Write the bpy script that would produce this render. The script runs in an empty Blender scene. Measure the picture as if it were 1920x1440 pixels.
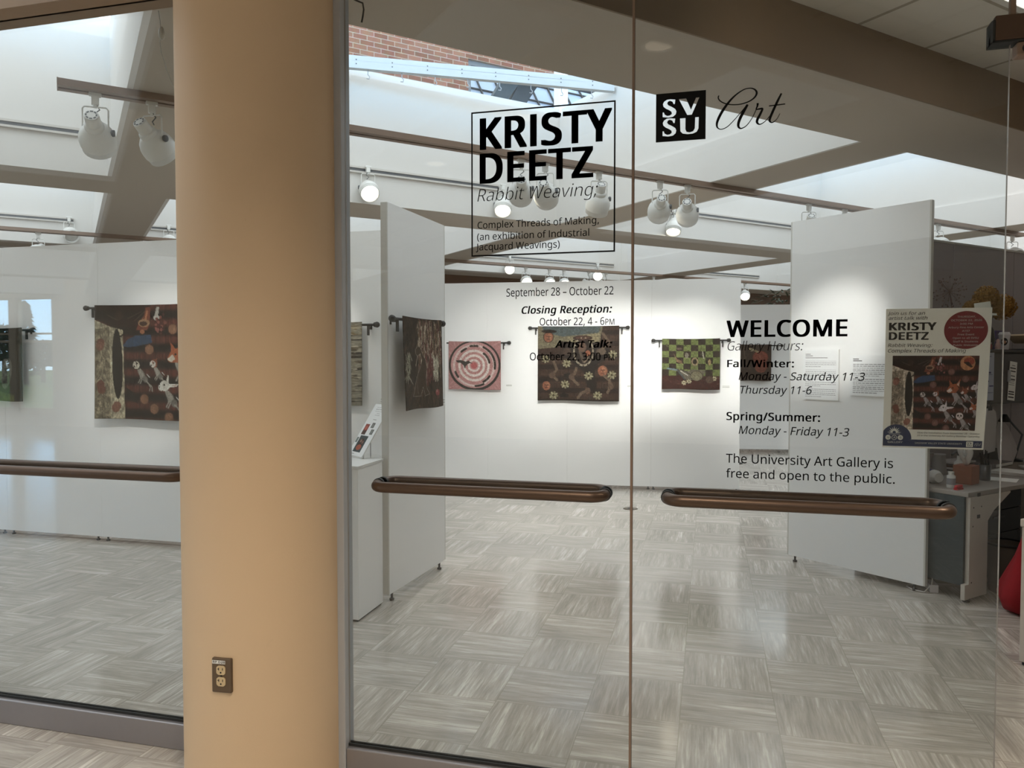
import bpy, math, random
import numpy as np
from mathutils import Vector, Matrix
from mathutils.geometry import tessellate_polygon

random.seed(7); rng = np.random.default_rng(7)
scene = bpy.context.scene
COL = scene.collection
PI = math.pi; R2 = math.sqrt(0.5)

# ------------------------------------------------------------------ camera
EYE = 1.55; FPX = 1420.0; YAW = math.radians(14.6); PITCH = math.radians(1.94)
cam_data = bpy.data.cameras.new('camera')
cam_data.sensor_fit = 'HORIZONTAL'; cam_data.sensor_width = 36.0
cam_data.lens = FPX / 1920.0 * 36.0
cam_data.clip_start = 0.05; cam_data.clip_end = 300
camera = bpy.data.objects.new('camera', cam_data); COL.objects.link(camera)
camera.location = (0, 0, EYE); camera.rotation_euler = (PI / 2 - PITCH, 0, YAW)
scene.camera = camera

# ------------------------------------------------------------------ world sky, exposure
world = bpy.data.worlds.new('sky'); scene.world = world; world.use_nodes = True
wt = world.node_tree; wt.nodes.clear()
w_out = wt.nodes.new('ShaderNodeOutputWorld'); w_bg = wt.nodes.new('ShaderNodeBackground')
w_tc = wt.nodes.new('ShaderNodeTexCoord'); w_sep = wt.nodes.new('ShaderNodeSeparateXYZ'); w_rmp = wt.nodes.new('ShaderNodeValToRGB')
wt.links.new(w_tc.outputs['Generated'], w_sep.inputs[0]); wt.links.new(w_sep.outputs['Z'], w_rmp.inputs[0])
wt.links.new(w_rmp.outputs[0], w_bg.inputs[0]); wt.links.new(w_bg.outputs[0], w_out.inputs[0])
els = w_rmp.color_ramp.elements
els[0].position = 0.0; els[0].color = (1.0, 1.35, 1.6, 1)
els[1].position = 0.5; els[1].color = (0.385, 0.40, 0.405, 1)
e = els.new(0.10); e.color = (0.55, 1.15, 1.8, 1)
e = els.new(0.19); e.color = (0.41, 0.43, 0.44, 1)
w_bg.inputs[1].default_value = 3.3
vs = scene.view_settings
scene.display_settings.display_device = 'sRGB'
vs.view_transform = 'Standard'; vs.look = 'None'; vs.gamma = 1.0; vs.use_curve_mapping = False
vs.exposure = 0.85
cy = scene.cycles
cy.max_bounces = 10; cy.diffuse_bounces = 6; cy.glossy_bounces = 5; cy.transparent_max_bounces = 24; cy.transmission_bounces = 6
cy.sample_clamp_indirect = 6.0
cy.use_denoising = True

def portal(loc, rot, sx, sy):
    l = bpy.data.lights.new('skylight_portal', 'AREA'); l.shape = 'RECTANGLE'; l.size = sx; l.size_y = sy
    l.cycles.is_portal = True
    o = bpy.data.objects.new('skylight_portal', l); COL.objects.link(o); o.location = loc; o.rotation_euler = rot
    return o

# ------------------------------------------------------------------ pixel -> point helpers (photo frame 1920 x 1440)
def ray(x, y):
    a = (x - 960) / FPX; b = (720 - y) / FPX
    fy = math.cos(PITCH) + b * math.sin(PITCH); uz = -math.sin(PITCH) + b * math.cos(PITCH)
    s, c = math.sin(YAW), math.cos(YAW)
    return (a * c - fy * s, a * s + fy * c, uz)
def at_z(x, y, z):
    r = ray(x, y); t = (z - EYE) / r[2]; return Vector((r[0] * t, r[1] * t, z))
def at_Y(x, y, Y):
    r = ray(x, y); t = Y / r[1]; return Vector((r[0] * t, Y, r[2] * t + EYE))
def at_X(x, y, X):
    r = ray(x, y); t = X / r[0]; return Vector((X, r[1] * t, r[2] * t + EYE))
def UV(u, v, z=0.0):
    return Vector(((u - v) * R2, (u + v) * R2, z))
def u_on_v(x, v):                       # u where pixel column x meets the vertical plane v
    r = ray(x, 600); t = v / ((r[1] - r[0]) * R2); return (r[0] + r[1]) * R2 * t

# ------------------------------------------------------------------ materials
def lin(c):
    return tuple(((v / 255) / 12.92 if v / 255 <= 0.04045 else ((v / 255 + 0.055) / 1.055) ** 2.4) for v in c)
MATS = {}
def mat(name, col, rough=0.5, metal=0.0, noise=0.04, nscale=40.0, bump=0.0, bscale=200.0, spec=0.5, emit=None, emit_s=0.0, alpha_attr=False):
    if name in MATS: return MATS[name]
    m = bpy.data.materials.new(name); m.use_nodes = True; nt = m.node_tree
    b = nt.nodes['Principled BSDF']; b.inputs['Roughness'].default_value = rough; b.inputs['Metallic'].default_value = metal
    b.inputs['Specular IOR Level'].default_value = spec
    if len(col) == 3: col = tuple(col) + (1,)
    tc = nt.nodes.new('ShaderNodeTexCoord')
    if noise > 0:
        n = nt.nodes.new('ShaderNodeTexNoise'); n.inputs['Scale'].default_value = nscale; n.inputs['Detail'].default_value = 3
        nt.links.new(tc.outputs['Object'], n.inputs['Vector'])
        mr = nt.nodes.new('ShaderNodeMapRange'); mr.inputs['To Min'].default_value = 1 - noise; mr.inputs['To Max'].default_value = 1 + noise
        nt.links.new(n.outputs['Fac'], mr.inputs['Value'])
        mx = nt.nodes.new('ShaderNodeVectorMath'); mx.operation = 'SCALE'; mx.inputs[0].default_value = col[:3]
        nt.links.new(mr.outputs[0], mx.inputs['Scale']); nt.links.new(mx.outputs[0], b.inputs['Base Color'])
    else:
        b.inputs['Base Color'].default_value = col
    if bump > 0:
        n2 = nt.nodes.new('ShaderNodeTexNoise'); n2.inputs['Scale'].default_value = bscale; n2.inputs['Detail'].default_value = 2
        nt.links.new(tc.outputs['Object'], n2.inputs['Vector'])
        bp = nt.nodes.new('ShaderNodeBump'); bp.inputs['Strength'].default_value = bump; bp.inputs['Distance'].default_value = 0.002
        nt.links.new(n2.outputs['Fac'], bp.inputs['Height']); nt.links.new(bp.outputs[0], b.inputs['Normal'])
    if emit:
        b.inputs['Emission Color'].default_value = tuple(emit) + (1,); b.inputs['Emission Strength'].default_value = emit_s
    MATS[name] = m
    return m

def glass_mat(name, tint, refl0=0.045):
    m = bpy.data.materials.new(name); m.use_nodes = True; nt = m.node_tree; nt.nodes.clear()
    out = nt.nodes.new('ShaderNodeOutputMaterial'); mix = nt.nodes.new('ShaderNodeMixShader')
    tr = nt.nodes.new('ShaderNodeBsdfTransparent'); tr.inputs[0].default_value = tuple(tint) + (1,)
    gl = nt.nodes.new('ShaderNodeBsdfGlossy'); gl.inputs['Roughness'].default_value = 0.0; gl.inputs[0].default_value = (1, 1, 1, 1)
    lw = nt.nodes.new('ShaderNodeLayerWeight'); lw.inputs[0].default_value = 0.5
    pw = nt.nodes.new('ShaderNodeMath'); pw.operation = 'POWER'; pw.inputs[1].default_value = 5
    ma = nt.nodes.new('ShaderNodeMath'); ma.operation = 'MULTIPLY_ADD'; ma.inputs[1].default_value = 1 - refl0; ma.inputs[2].default_value = refl0
    nt.links.new(lw.outputs['Facing'], pw.inputs[0]); nt.links.new(pw.outputs[0], ma.inputs[0])
    nt.links.new(ma.outputs[0], mix.inputs[0]); nt.links.new(tr.outputs[0], mix.inputs[1]); nt.links.new(gl.outputs[0], mix.inputs[2])
    nt.links.new(mix.outputs[0], out.inputs[0])
    MATS[name] = m
    return m

def attr_mat(name, rough=0.85, bump=0.0, bscale=400.0, spec=0.2):
    m = bpy.data.materials.new(name); m.use_nodes = True; nt = m.node_tree
    b = nt.nodes['Principled BSDF']; b.inputs['Roughness'].default_value = rough; b.inputs['Specular IOR Level'].default_value = spec
    a = nt.nodes.new('ShaderNodeAttribute'); a.attribute_name = 'pattern'
    nt.links.new(a.outputs['Color'], b.inputs['Base Color'])
    if bump:
        tc = nt.nodes.new('ShaderNodeTexCoord'); n2 = nt.nodes.new('ShaderNodeTexNoise'); n2.inputs['Scale'].default_value = bscale
        nt.links.new(tc.outputs['Object'], n2.inputs['Vector'])
        bp = nt.nodes.new('ShaderNodeBump'); bp.inputs['Strength'].default_value = bump; bp.inputs['Distance'].default_value = 0.002
        nt.links.new(n2.outputs['Fac'], bp.inputs['Height']); nt.links.new(bp.outputs[0], b.inputs['Normal'])
    MATS[name] = m
    return m

def floor_mat():
    """travertine tiles 0.41 m, vein direction alternating like a basket weave"""
    m = bpy.data.materials.new('travertine'); m.use_nodes = True; nt = m.node_tree; L = nt.links.new
    b = nt.nodes['Principled BSDF']; b.inputs['Roughness'].default_value = 0.22; b.inputs['Specular IOR Level'].default_value = 0.6
    tc = nt.nodes.new('ShaderNodeTexCoord')
    def math_(op, a=None, bb=None, c=None):
        n = nt.nodes.new('ShaderNodeMath'); n.operation = op
        for i, q in enumerate((a, bb, c)):
            if q is None: continue
            if isinstance(q, (int, float)): n.inputs[i].default_value = q
            else: L(q, n.inputs[i])
        return n.outputs[0]
    sp = nt.nodes.new('ShaderNodeSeparateXYZ'); L(tc.outputs['Object'], sp.inputs[0])
    T = 0.4055
    tx = math_('DIVIDE', math_('SUBTRACT', sp.outputs[0], 0.295), T); ty = math_('DIVIDE', math_('SUBTRACT', sp.outputs[1], 4.06), T)
    ix = math_('FLOOR', tx); iy = math_('FLOOR', ty)
    fx = math_('SUBTRACT', tx, ix); fy = math_('SUBTRACT', ty, iy)
    par = math_('MODULO', math_('ABSOLUTE', math_('ADD', ix, iy)), 2.0)
    par = math_('GREATER_THAN', par, 0.5)                   # 1: veins along x
    def lerp(a, bb, f): return math_('ADD', math_('MULTIPLY', a, math_('SUBTRACT', 1.0, f)), math_('MULTIPLY', bb, f))
    along = lerp(sp.outputs[1], sp.outputs[0], par); across = lerp(sp.outputs[0], sp.outputs[1], par)
    wn = nt.nodes.new('ShaderNodeTexWhiteNoise'); wn.noise_dimensions = '2D'
    cmb = nt.nodes.new('ShaderNodeCombineXYZ'); L(ix, cmb.inputs[0]); L(iy, cmb.inputs[1]); L(cmb.outputs[0], wn.inputs['Vector'])
    seed = math_('MULTIPLY', wn.outputs['Value'], 37.0)
    def stripe(sa, sc, det, dist, zoff):
        c = nt.nodes.new('ShaderNodeCombineXYZ')
        L(math_('MULTIPLY', along, sa), c.inputs[0]); L(math_('MULTIPLY', across, sc), c.inputs[1]); L(math_('ADD', seed, zoff), c.inputs[2])
        n = nt.nodes.new('ShaderNodeTexNoise'); n.inputs['Scale'].default_value = 1.0; n.inputs['Detail'].default_value = det
        n.inputs['Roughness'].default_value = 0.62; n.inputs['Distortion'].default_value = dist
        L(c.outputs[0], n.inputs['Vector']); return n.outputs['Fac']
    s1 = stripe(2.2, 30.0, 6.0, 0.12, 0.0); s2 = stripe(6.0, 95.0, 4.0, 0.25, 11.0); s3 = stripe(1.0, 11.0, 2.0, 0.05, 23.0)
    v = math_('ADD', math_('ADD', math_('MULTIPLY', s1, 0.42), math_('MULTIPLY', s2, 0.38)), math_('MULTIPLY', s3, 0.20))
    v = math_('ADD', v, math_('MULTIPLY', math_('SUBTRACT', wn.outputs['Value'], 0.5), 0.05))
    rp = nt.nodes.new('ShaderNodeValToRGB'); el = rp.color_ramp.elements
    el[0].position = 0.34; el[0].color = lin((142, 135, 127)) + (1,)
    el[1].position = 0.66; el[1].color = lin((226, 219, 210)) + (1,)
    q = el.new(0.46); q.color = lin((165, 158, 149)) + (1,)
    q = el.new(0.54); q.color = lin((183, 176, 166)) + (1,)
    L(v, rp.inputs[0])
    # joints
    def edge(f): return math_('LESS_THAN', math_('MINIMUM', f, math_('SUBTRACT', 1.0, f)), 0.0035)
    jt = math_('MAXIMUM', edge(fx), edge(fy))
    mx = nt.nodes.new('ShaderNodeMix'); mx.data_type = 'RGBA'; mx.inputs['B'].default_value = lin((140, 132, 120)) + (1,)
    L(rp.outputs[0], mx.inputs['A']); L(math_('MULTIPLY', jt, 0.7), mx.inputs['Factor'])
    L(mx.outputs['Result'], b.inputs['Base Color'])
    L(math_('ADD', 0.09, math_('MULTIPLY', s2, 0.10)), b.inputs['Roughness'])
    MATS['travertine'] = m
    return m

def brick_mat():
    m = bpy.data.materials.new('red_brick'); m.use_nodes = True; nt = m.node_tree; L = nt.links.new
    b = nt.nodes['Principled BSDF']; b.inputs['Roughness'].default_value = 0.9
    tc = nt.nodes.new('ShaderNodeTexCoord'); sx_ = nt.nodes.new('ShaderNodeSeparateXYZ'); mp = nt.nodes.new('ShaderNodeCombineXYZ')
    L(tc.outputs['Object'], sx_.inputs[0]); L(sx_.outputs[0], mp.inputs[0]); L(sx_.outputs[2], mp.inputs[1])
    t = nt.nodes.new('ShaderNodeTexBrick'); t.inputs['Scale'].default_value = 1.0
    t.inputs['Brick Width'].default_value = 0.235; t.inputs['Row Height'].default_value = 0.08; t.inputs['Mortar Size'].default_value = 0.006
    t.inputs['Color1'].default_value = lin((132, 88, 70)) + (1,); t.inputs['Color2'].default_value = lin((158, 112, 92)) + (1,)
    t.inputs['Mortar'].default_value = lin((178, 160, 146)) + (1,); t.inputs['Bias'].default_value = -0.1
    L(mp.outputs[0], t.inputs['Vector'])
    n = nt.nodes.new('ShaderNodeTexNoise'); n.inputs['Scale'].default_value = 9; L(tc.outputs['Object'], n.inputs['Vector'])
    mx = nt.nodes.new('ShaderNodeMix'); mx.data_type = 'RGBA'; mx.blend_type = 'MULTIPLY'; mx.inputs['Factor'].default_value = 0.35
    L(t.outputs['Color'], mx.inputs['A']); L(n.outputs['Color'], mx.inputs['B']); L(mx.outputs['Result'], b.inputs['Base Color'])
    MATS['red_brick'] = m
    return m

def wood_mat():
    m = bpy.data.materials.new('dark_wood'); m.use_nodes = True; nt = m.node_tree; L = nt.links.new
    b = nt.nodes['Principled BSDF']; b.inputs['Roughness'].default_value = 0.45
    tc = nt.nodes.new('ShaderNodeTexCoord'); mp = nt.nodes.new('ShaderNodeMapping'); mp.inputs['Scale'].default_value = (2.0, 2.0, 14)
    n = nt.nodes.new('ShaderNodeTexNoise'); n.inputs['Scale'].default_value = 2; n.inputs['Detail'].default_value = 5; n.inputs['Distortion'].default_value = 1
    r = nt.nodes.new('ShaderNodeValToRGB'); r.color_ramp.elements[0].color = lin((58, 34, 20)) + (1,); r.color_ramp.elements[1].color = lin((104, 66, 42)) + (1,)
    L(tc.outputs['Object'], mp.inputs[0]); L(mp.outputs[0], n.inputs['Vector']); L(n.outputs['Fac'], r.inputs[0]); L(r.outputs[0], b.inputs['Base Color'])
    MATS['dark_wood'] = m
    return m

def tile_mat():
    """acoustic lay-in ceiling: 0.6 m grid lines"""
    m = bpy.data.materials.new('ceiling_tile'); m.use_nodes = True; nt = m.node_tree; L = nt.links.new
    b = nt.nodes['Principled BSDF']; b.inputs['Roughness'].default_value = 0.9
    tc = nt.nodes.new('ShaderNodeTexCoord'); mp = nt.nodes.new('ShaderNodeMapping'); mp.inputs['Location'].default_value = (-0.01, -0.27, 0.0)
    L(tc.outputs['Object'], mp.inputs[0])
    t = nt.nodes.new('ShaderNodeTexBrick'); t.offset = 0.0; t.inputs['Scale'].default_value = 1.0
    t.inputs['Brick Width'].default_value = 0.6; t.inputs['Row Height'].default_value = 0.6; t.inputs['Mortar Size'].default_value = 0.013; t.inputs['Mortar Smooth'].default_value = 0
    t.inputs['Color1'].default_value = lin((205, 200, 190)) + (1,); t.inputs['Color2'].default_value = lin((209, 204, 195)) + (1,)
    t.inputs['Mortar'].default_value = lin((158, 150, 136)) + (1,)
    L(mp.outputs[0], t.inputs['Vector']); L(t.outputs['Color'], b.inputs['Base Color'])
    n2 = nt.nodes.new('ShaderNodeTexNoise'); n2.inputs['Scale'].default_value = 120; L(tc.outputs['Object'], n2.inputs['Vector'])
    bp = nt.nodes.new('ShaderNodeBump'); bp.inputs['Strength'].default_value = 0.15; L(n2.outputs['Fac'], bp.inputs['Height']); L(bp.outputs[0], b.inputs['Normal'])
    MATS['ceiling_tile'] = m
    return m

def column_mat():
    """tan painted column with a few old scuffs"""
    m = mat('tan_paint', lin((218, 191, 157)), 0.55, noise=0.015, nscale=6, bump=0.12, bscale=260)
    nt = m.node_tree; L = nt.links.new; b = nt.nodes['Principled BSDF']
    src = b.inputs['Base Color'].links[0].from_socket
    tc = nt.nodes.new('ShaderNodeTexCoord'); mp = nt.nodes.new('ShaderNodeMapping'); mp.inputs['Scale'].default_value = (7, 7, 3.2)
    n = nt.nodes.new('ShaderNodeTexNoise'); n.inputs['Scale'].default_value = 1.0; n.inputs['Detail'].default_value = 5; n.inputs['Distortion'].default_value = 1.4
    L(tc.outputs['Object'], mp.inputs[0]); L(mp.outputs[0], n.inputs['Vector'])
    r = nt.nodes.new('ShaderNodeValToRGB'); r.color_ramp.elements[0].position = 0.70; r.color_ramp.elements[0].color = (1, 1, 1, 1)
    r.color_ramp.elements[1].position = 0.78; r.color_ramp.elements[1].color = (0.82, 0.78, 0.74, 1)
    mx = nt.nodes.new('ShaderNodeMix'); mx.data_type = 'RGBA'; mx.blend_type = 'MULTIPLY'; mx.inputs['Factor'].default_value = 0.6
    L(n.outputs['Fac'], r.inputs[0]); L(src, mx.inputs['A']); L(r.outputs[0], mx.inputs['B']); L(mx.outputs['Result'], b.inputs['Base Color'])
    return m

white = mat('white_paint', lin((214, 212, 208)), 0.7, noise=0.012, nscale=5)
underside_shade = mat('underside_shade', lin((178, 168, 155)), 0.75, noise=0.012, nscale=5)  # darker beige standing in for shade on the ceiling undersides
panel_paint = mat('panel_paint', lin((238, 237, 235)), 0.65, noise=0.012, nscale=30, bump=0.05, bscale=500)
panel_edge = mat('panel_edge', lin((206, 203, 196)), 0.5)
grey_fabric = mat('grey_fabric', lin((168, 161, 162)), 0.9, noise=0.06, nscale=120, bump=0.1, bscale=700)
black_plastic = mat('black_plastic', lin((22, 22, 23)), 0.5)
black_iron = mat('black_iron', lin((15, 15, 15)), 0.5, metal=0.1)
vinyl = mat('black_vinyl', lin((9, 8, 8)), 0.6, noise=0.0, spec=0.2)
bronze = mat('bronze_metal', lin((92, 74, 62)), 0.38, metal=0.65, noise=0.03)
bronze_paint = mat('bronze_paint', lin((132, 110, 94)), 0.5, noise=0.02)
alu = mat('aluminium', lin((158, 154, 156)), 0.38, metal=0.7, noise=0.03)
alu_light = mat('pale_aluminium', lin((176, 178, 182)), 0.4, metal=0.1, noise=0.02)
rubber = mat('dark_rubber', lin((34, 36, 36)), 0.6)
spot_white = mat('lamp_white', lin((226, 226, 222)), 0.35, noise=0.01)
vent_grey = mat('vent_grey', lin((92, 96, 100)), 0.6)
lamp_on = mat('lit_lamp', (1, 0.9, 0.75), 0.4, noise=0, emit=(1.0, 0.86, 0.66), emit_s=9.0)
lamp_off = mat('lamp_glass', lin((180, 178, 172)), 0.3, noise=0)
troffer_on = mat('troffer_diffuser', (0.9, 0.9, 0.88), 0.5, noise=0, emit=(1.0, 0.95, 0.88), emit_s=1.6)
paper = mat('paper', lin((238, 238, 234)), 0.7, noise=0.01)
ink = mat('ink', lin((40, 40, 42)), 0.7, noise=0)
glass = glass_mat('clear_glass', (0.895, 0.922, 0.932))
pale_edge = mat('glass_edge', lin((150, 140, 132)), 0.25, noise=0.0)
travertine = floor_mat(); brick = brick_mat(); wood = wood_mat(); tile = tile_mat(); tan = column_mat()
weave = attr_mat('woven_cloth', 0.9, 0.25, 600.0)
print_mat = attr_mat('printed_paper', 0.6)

# ------------------------------------------------------------------ mesh builder
class MB:
    def __init__(s): s.v = []; s.f = []; s.mi = []; s.sm = []; s.col = None; s.M = None
    def _add(s, vs_, fs, mi=0, smooth=False):
        o = len(s.v)
        if s.M is not None: vs_ = [tuple(s.M @ Vector(p)) for p in vs_]
        s.v += [tuple(p) for p in vs_]
        for f in fs: s.f.append(tuple(o + i for i in f)); s.mi.append(mi); s.sm.append(smooth)
    def box(s, x0, x1, y0, y1, z0, z1, mi=0):
        if x0 > x1: x0, x1 = x1, x0
        if y0 > y1: y0, y1 = y1, y0
        if z0 > z1: z0, z1 = z1, z0
        s._add([(x0, y0, z0), (x1, y0, z0), (x1, y1, z0), (x0, y1, z0), (x0, y0, z1), (x1, y0, z1), (x1, y1, z1), (x0, y1, z1)],
               [(3, 2, 1, 0), (4, 5, 6, 7), (0, 1, 5, 4), (1, 2, 6, 5), (2, 3, 7, 6), (3, 0, 4, 7)], mi); return s
    def prism(s, pts, y0, y1, mi=0):       # polygon in x,z extruded along y
        n = len(pts); a = [(p[0], y0, p[1]) for p in pts] + [(p[0], y1, p[1]) for p in pts]
        s._add(a, [tuple(range(n)), tuple(range(2 * n - 1, n - 1, -1))] + [(i, i + n, (i + 1) % n + n, (i + 1) % n) for i in range(n)], mi); return s
    def slab(s, pts, z0, z1, mi=0):        # polygon in x,y extruded along z
        n = len(pts); a = [(p[0], p[1], z0) for p in pts] + [(p[0], p[1], z1) for p in pts]
        s._add(a, [tuple(range(n - 1, -1, -1)), tuple(range(n, 2 * n))] + [(i, (i + 1) % n, (i + 1) % n + n, i + n) for i in range(n)], mi); return s
    def lathe(s, prof, n=24, mi=0, smooth=True, c=(0, 0, 0), cap=True):
        vs_ = []; fs = []
        for (r, z) in prof:
            for k in range(n):
                a = 2 * PI * k / n; vs_.append((c[0] + r * math.cos(a), c[1] + r * math.sin(a), c[2] + z))
        for i in range(len(prof) - 1):
            for k in range(n):
                k2 = (k + 1) % n; fs.append((i * n + k, i * n + k2, (i + 1) * n + k2, (i + 1) * n + k))
        s._add(vs_, fs, mi, smooth)
        if cap:
            m_ = len(prof) - 1
            ring0 = vs_[:n]; ring1 = vs_[m_ * n:]
            if prof[0][0] > 1e-6: s._add(ring0, [tuple(range(n - 1, -1, -1))], mi)
            if prof[-1][0] > 1e-6: s._add(ring1, [tuple(range(n))], mi)
        return s
    def tube(s, pts, r, n=10, mi=0, smooth=True):
        pts = [Vector(p) for p in pts]; rs = r if isinstance(r, (list, tuple)) else [r] * len(pts)
        vs_ = []; fs = []; up = None
        for i, p in enumerate(pts):
            t = (pts[min(i + 1, len(pts) - 1)] - pts[max(i - 1, 0)]).normalized()
            if up is None:
                up = Vector((0, 0, 1)) if abs(t.z) < 0.9 else Vector((1, 0, 0))
            a = t.cross(up); a = a.normalized() if a.length > 1e-6 else t.orthogonal().normalized()
            up = a.cross(t).normalized()
            for k in range(n):
                q = 2 * PI * k / n; w = p + (a * math.cos(q) + up * math.sin(q)) * rs[i]; vs_.append(tuple(w))
        for i in range(len(pts) - 1):
            for k in range(n):
                k2 = (k + 1) % n; fs.append((i * n + k, (i + 1) * n + k, (i + 1) * n + k2, i * n + k2))
        s._add(vs_, fs, mi, smooth)
        s._add(vs_[:n], [tuple(range(n))], mi); s._add(vs_[-n:], [tuple(range(n - 1, -1, -1))], mi)
        return s
    def ball(s, c, r, n=14, mi=0, sz=None):
        sz = sz or (1, 1, 1); vs_ = []; fs = []; m_ = max(6, n // 2)
        for i in range(1, m_):
            th = PI * i / m_
            for k in range(n):
                a = 2 * PI * k / n; vs_.append((c[0] + r * sz[0] * math.sin(th) * math.cos(a), c[1] + r * sz[1] * math.sin(th) * math.sin(a), c[2] + r * sz[2] * math.cos(th)))
        top = len(vs_); vs_ += [(c[0], c[1], c[2] + r * sz[2]), (c[0], c[1], c[2] - r * sz[2])]
        for i in range(m_ - 2):
            for k in range(n):
                k2 = (k + 1) % n; fs.append((i * n + k, (i + 1) * n + k, (i + 1) * n + k2, i * n + k2))
        for k in range(n):
            k2 = (k + 1) % n; fs.append((top, k, k2)); fs.append((top + 1, (m_ - 2) * n + k2, (m_ - 2) * n + k))
        s._add(vs_, fs, mi, True); return s
    def disc(s, c, r, n=24, axis='y', mi=0, rx=None):
        rx = rx or r
        vs_ = [(c[0] + rx * math.cos(2 * PI * k / n), c[1], c[2] + r * math.sin(2 * PI * k / n)) if axis == 'y' else (c[0] + rx * math.cos(2 * PI * k / n), c[1] + r * math.sin(2 * PI * k / n), c[2]) for k in range(n)]
        s._add(vs_, [tuple(range(n))], mi); return s
    def poly(s, pts, mi=0): s._add(pts, [tuple(range(len(pts)))], mi); return s
    def build(s, name, mats, parent=None, loc=None, rot=None, bev=0.0, bseg=2, solid=0.0):
        me = bpy.data.meshes.new(name); me.from_pydata(s.v, [], s.f)
        for m in (mats if isinstance(mats, (list, tuple)) else [mats]): me.materials.append(m)
        me.polygons.foreach_set('material_index', s.mi); me.polygons.foreach_set('use_smooth', s.sm)
        if s.col is not None:
            at = me.attributes.new('pattern', 'FLOAT_COLOR', 'POINT')
            c = np.ones((len(s.v), 4), dtype=np.float32); c[s.col[0]:s.col[0] + len(s.col[1]), :3] = s.col[1]
            at.data.foreach_set('color', c.ravel())
        me.update()
        o = bpy.data.objects.new(name, me); COL.objects.link(o)
        if parent is not None: o.parent = parent
        if loc is not None: o.location = loc
        if rot is not None: o.rotation_euler = rot
        if solid:
            md = o.modifiers.new('thickness', 'SOLIDIFY'); md.thickness = solid; md.offset = -1
        if bev:
            md = o.modifiers.new('bevel', 'BEVEL'); md.width = bev; md.segments = bseg; md.limit_method = 'ANGLE'; md.angle_limit = math.radians(40)
        return o

def thing(name, label, cat, loc=(0, 0, 0), rotz=0.0, group=None):
    o = bpy.data.objects.new(name, None); COL.objects.link(o); o.empty_display_size = 0.05
    o.location = loc; o.rotation_euler = (0, 0, rotz); o['label'] = label; o['category'] = cat
    if group: o['group'] = group
    return o
def tag(o, label, cat, group=None):
    o['label'] = label; o['category'] = cat
    if group: o['group'] = group
    return o
def struct(o, label=None):
    o['kind'] = 'structure'
    if label: o['label'] = label
    return o
def dup(o, parent=None):
    c = o.copy(); COL.objects.link(c)
    if parent is not None: c.parent = parent
    for ch in list(o.children): dup(ch, c)
    return c

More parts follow.
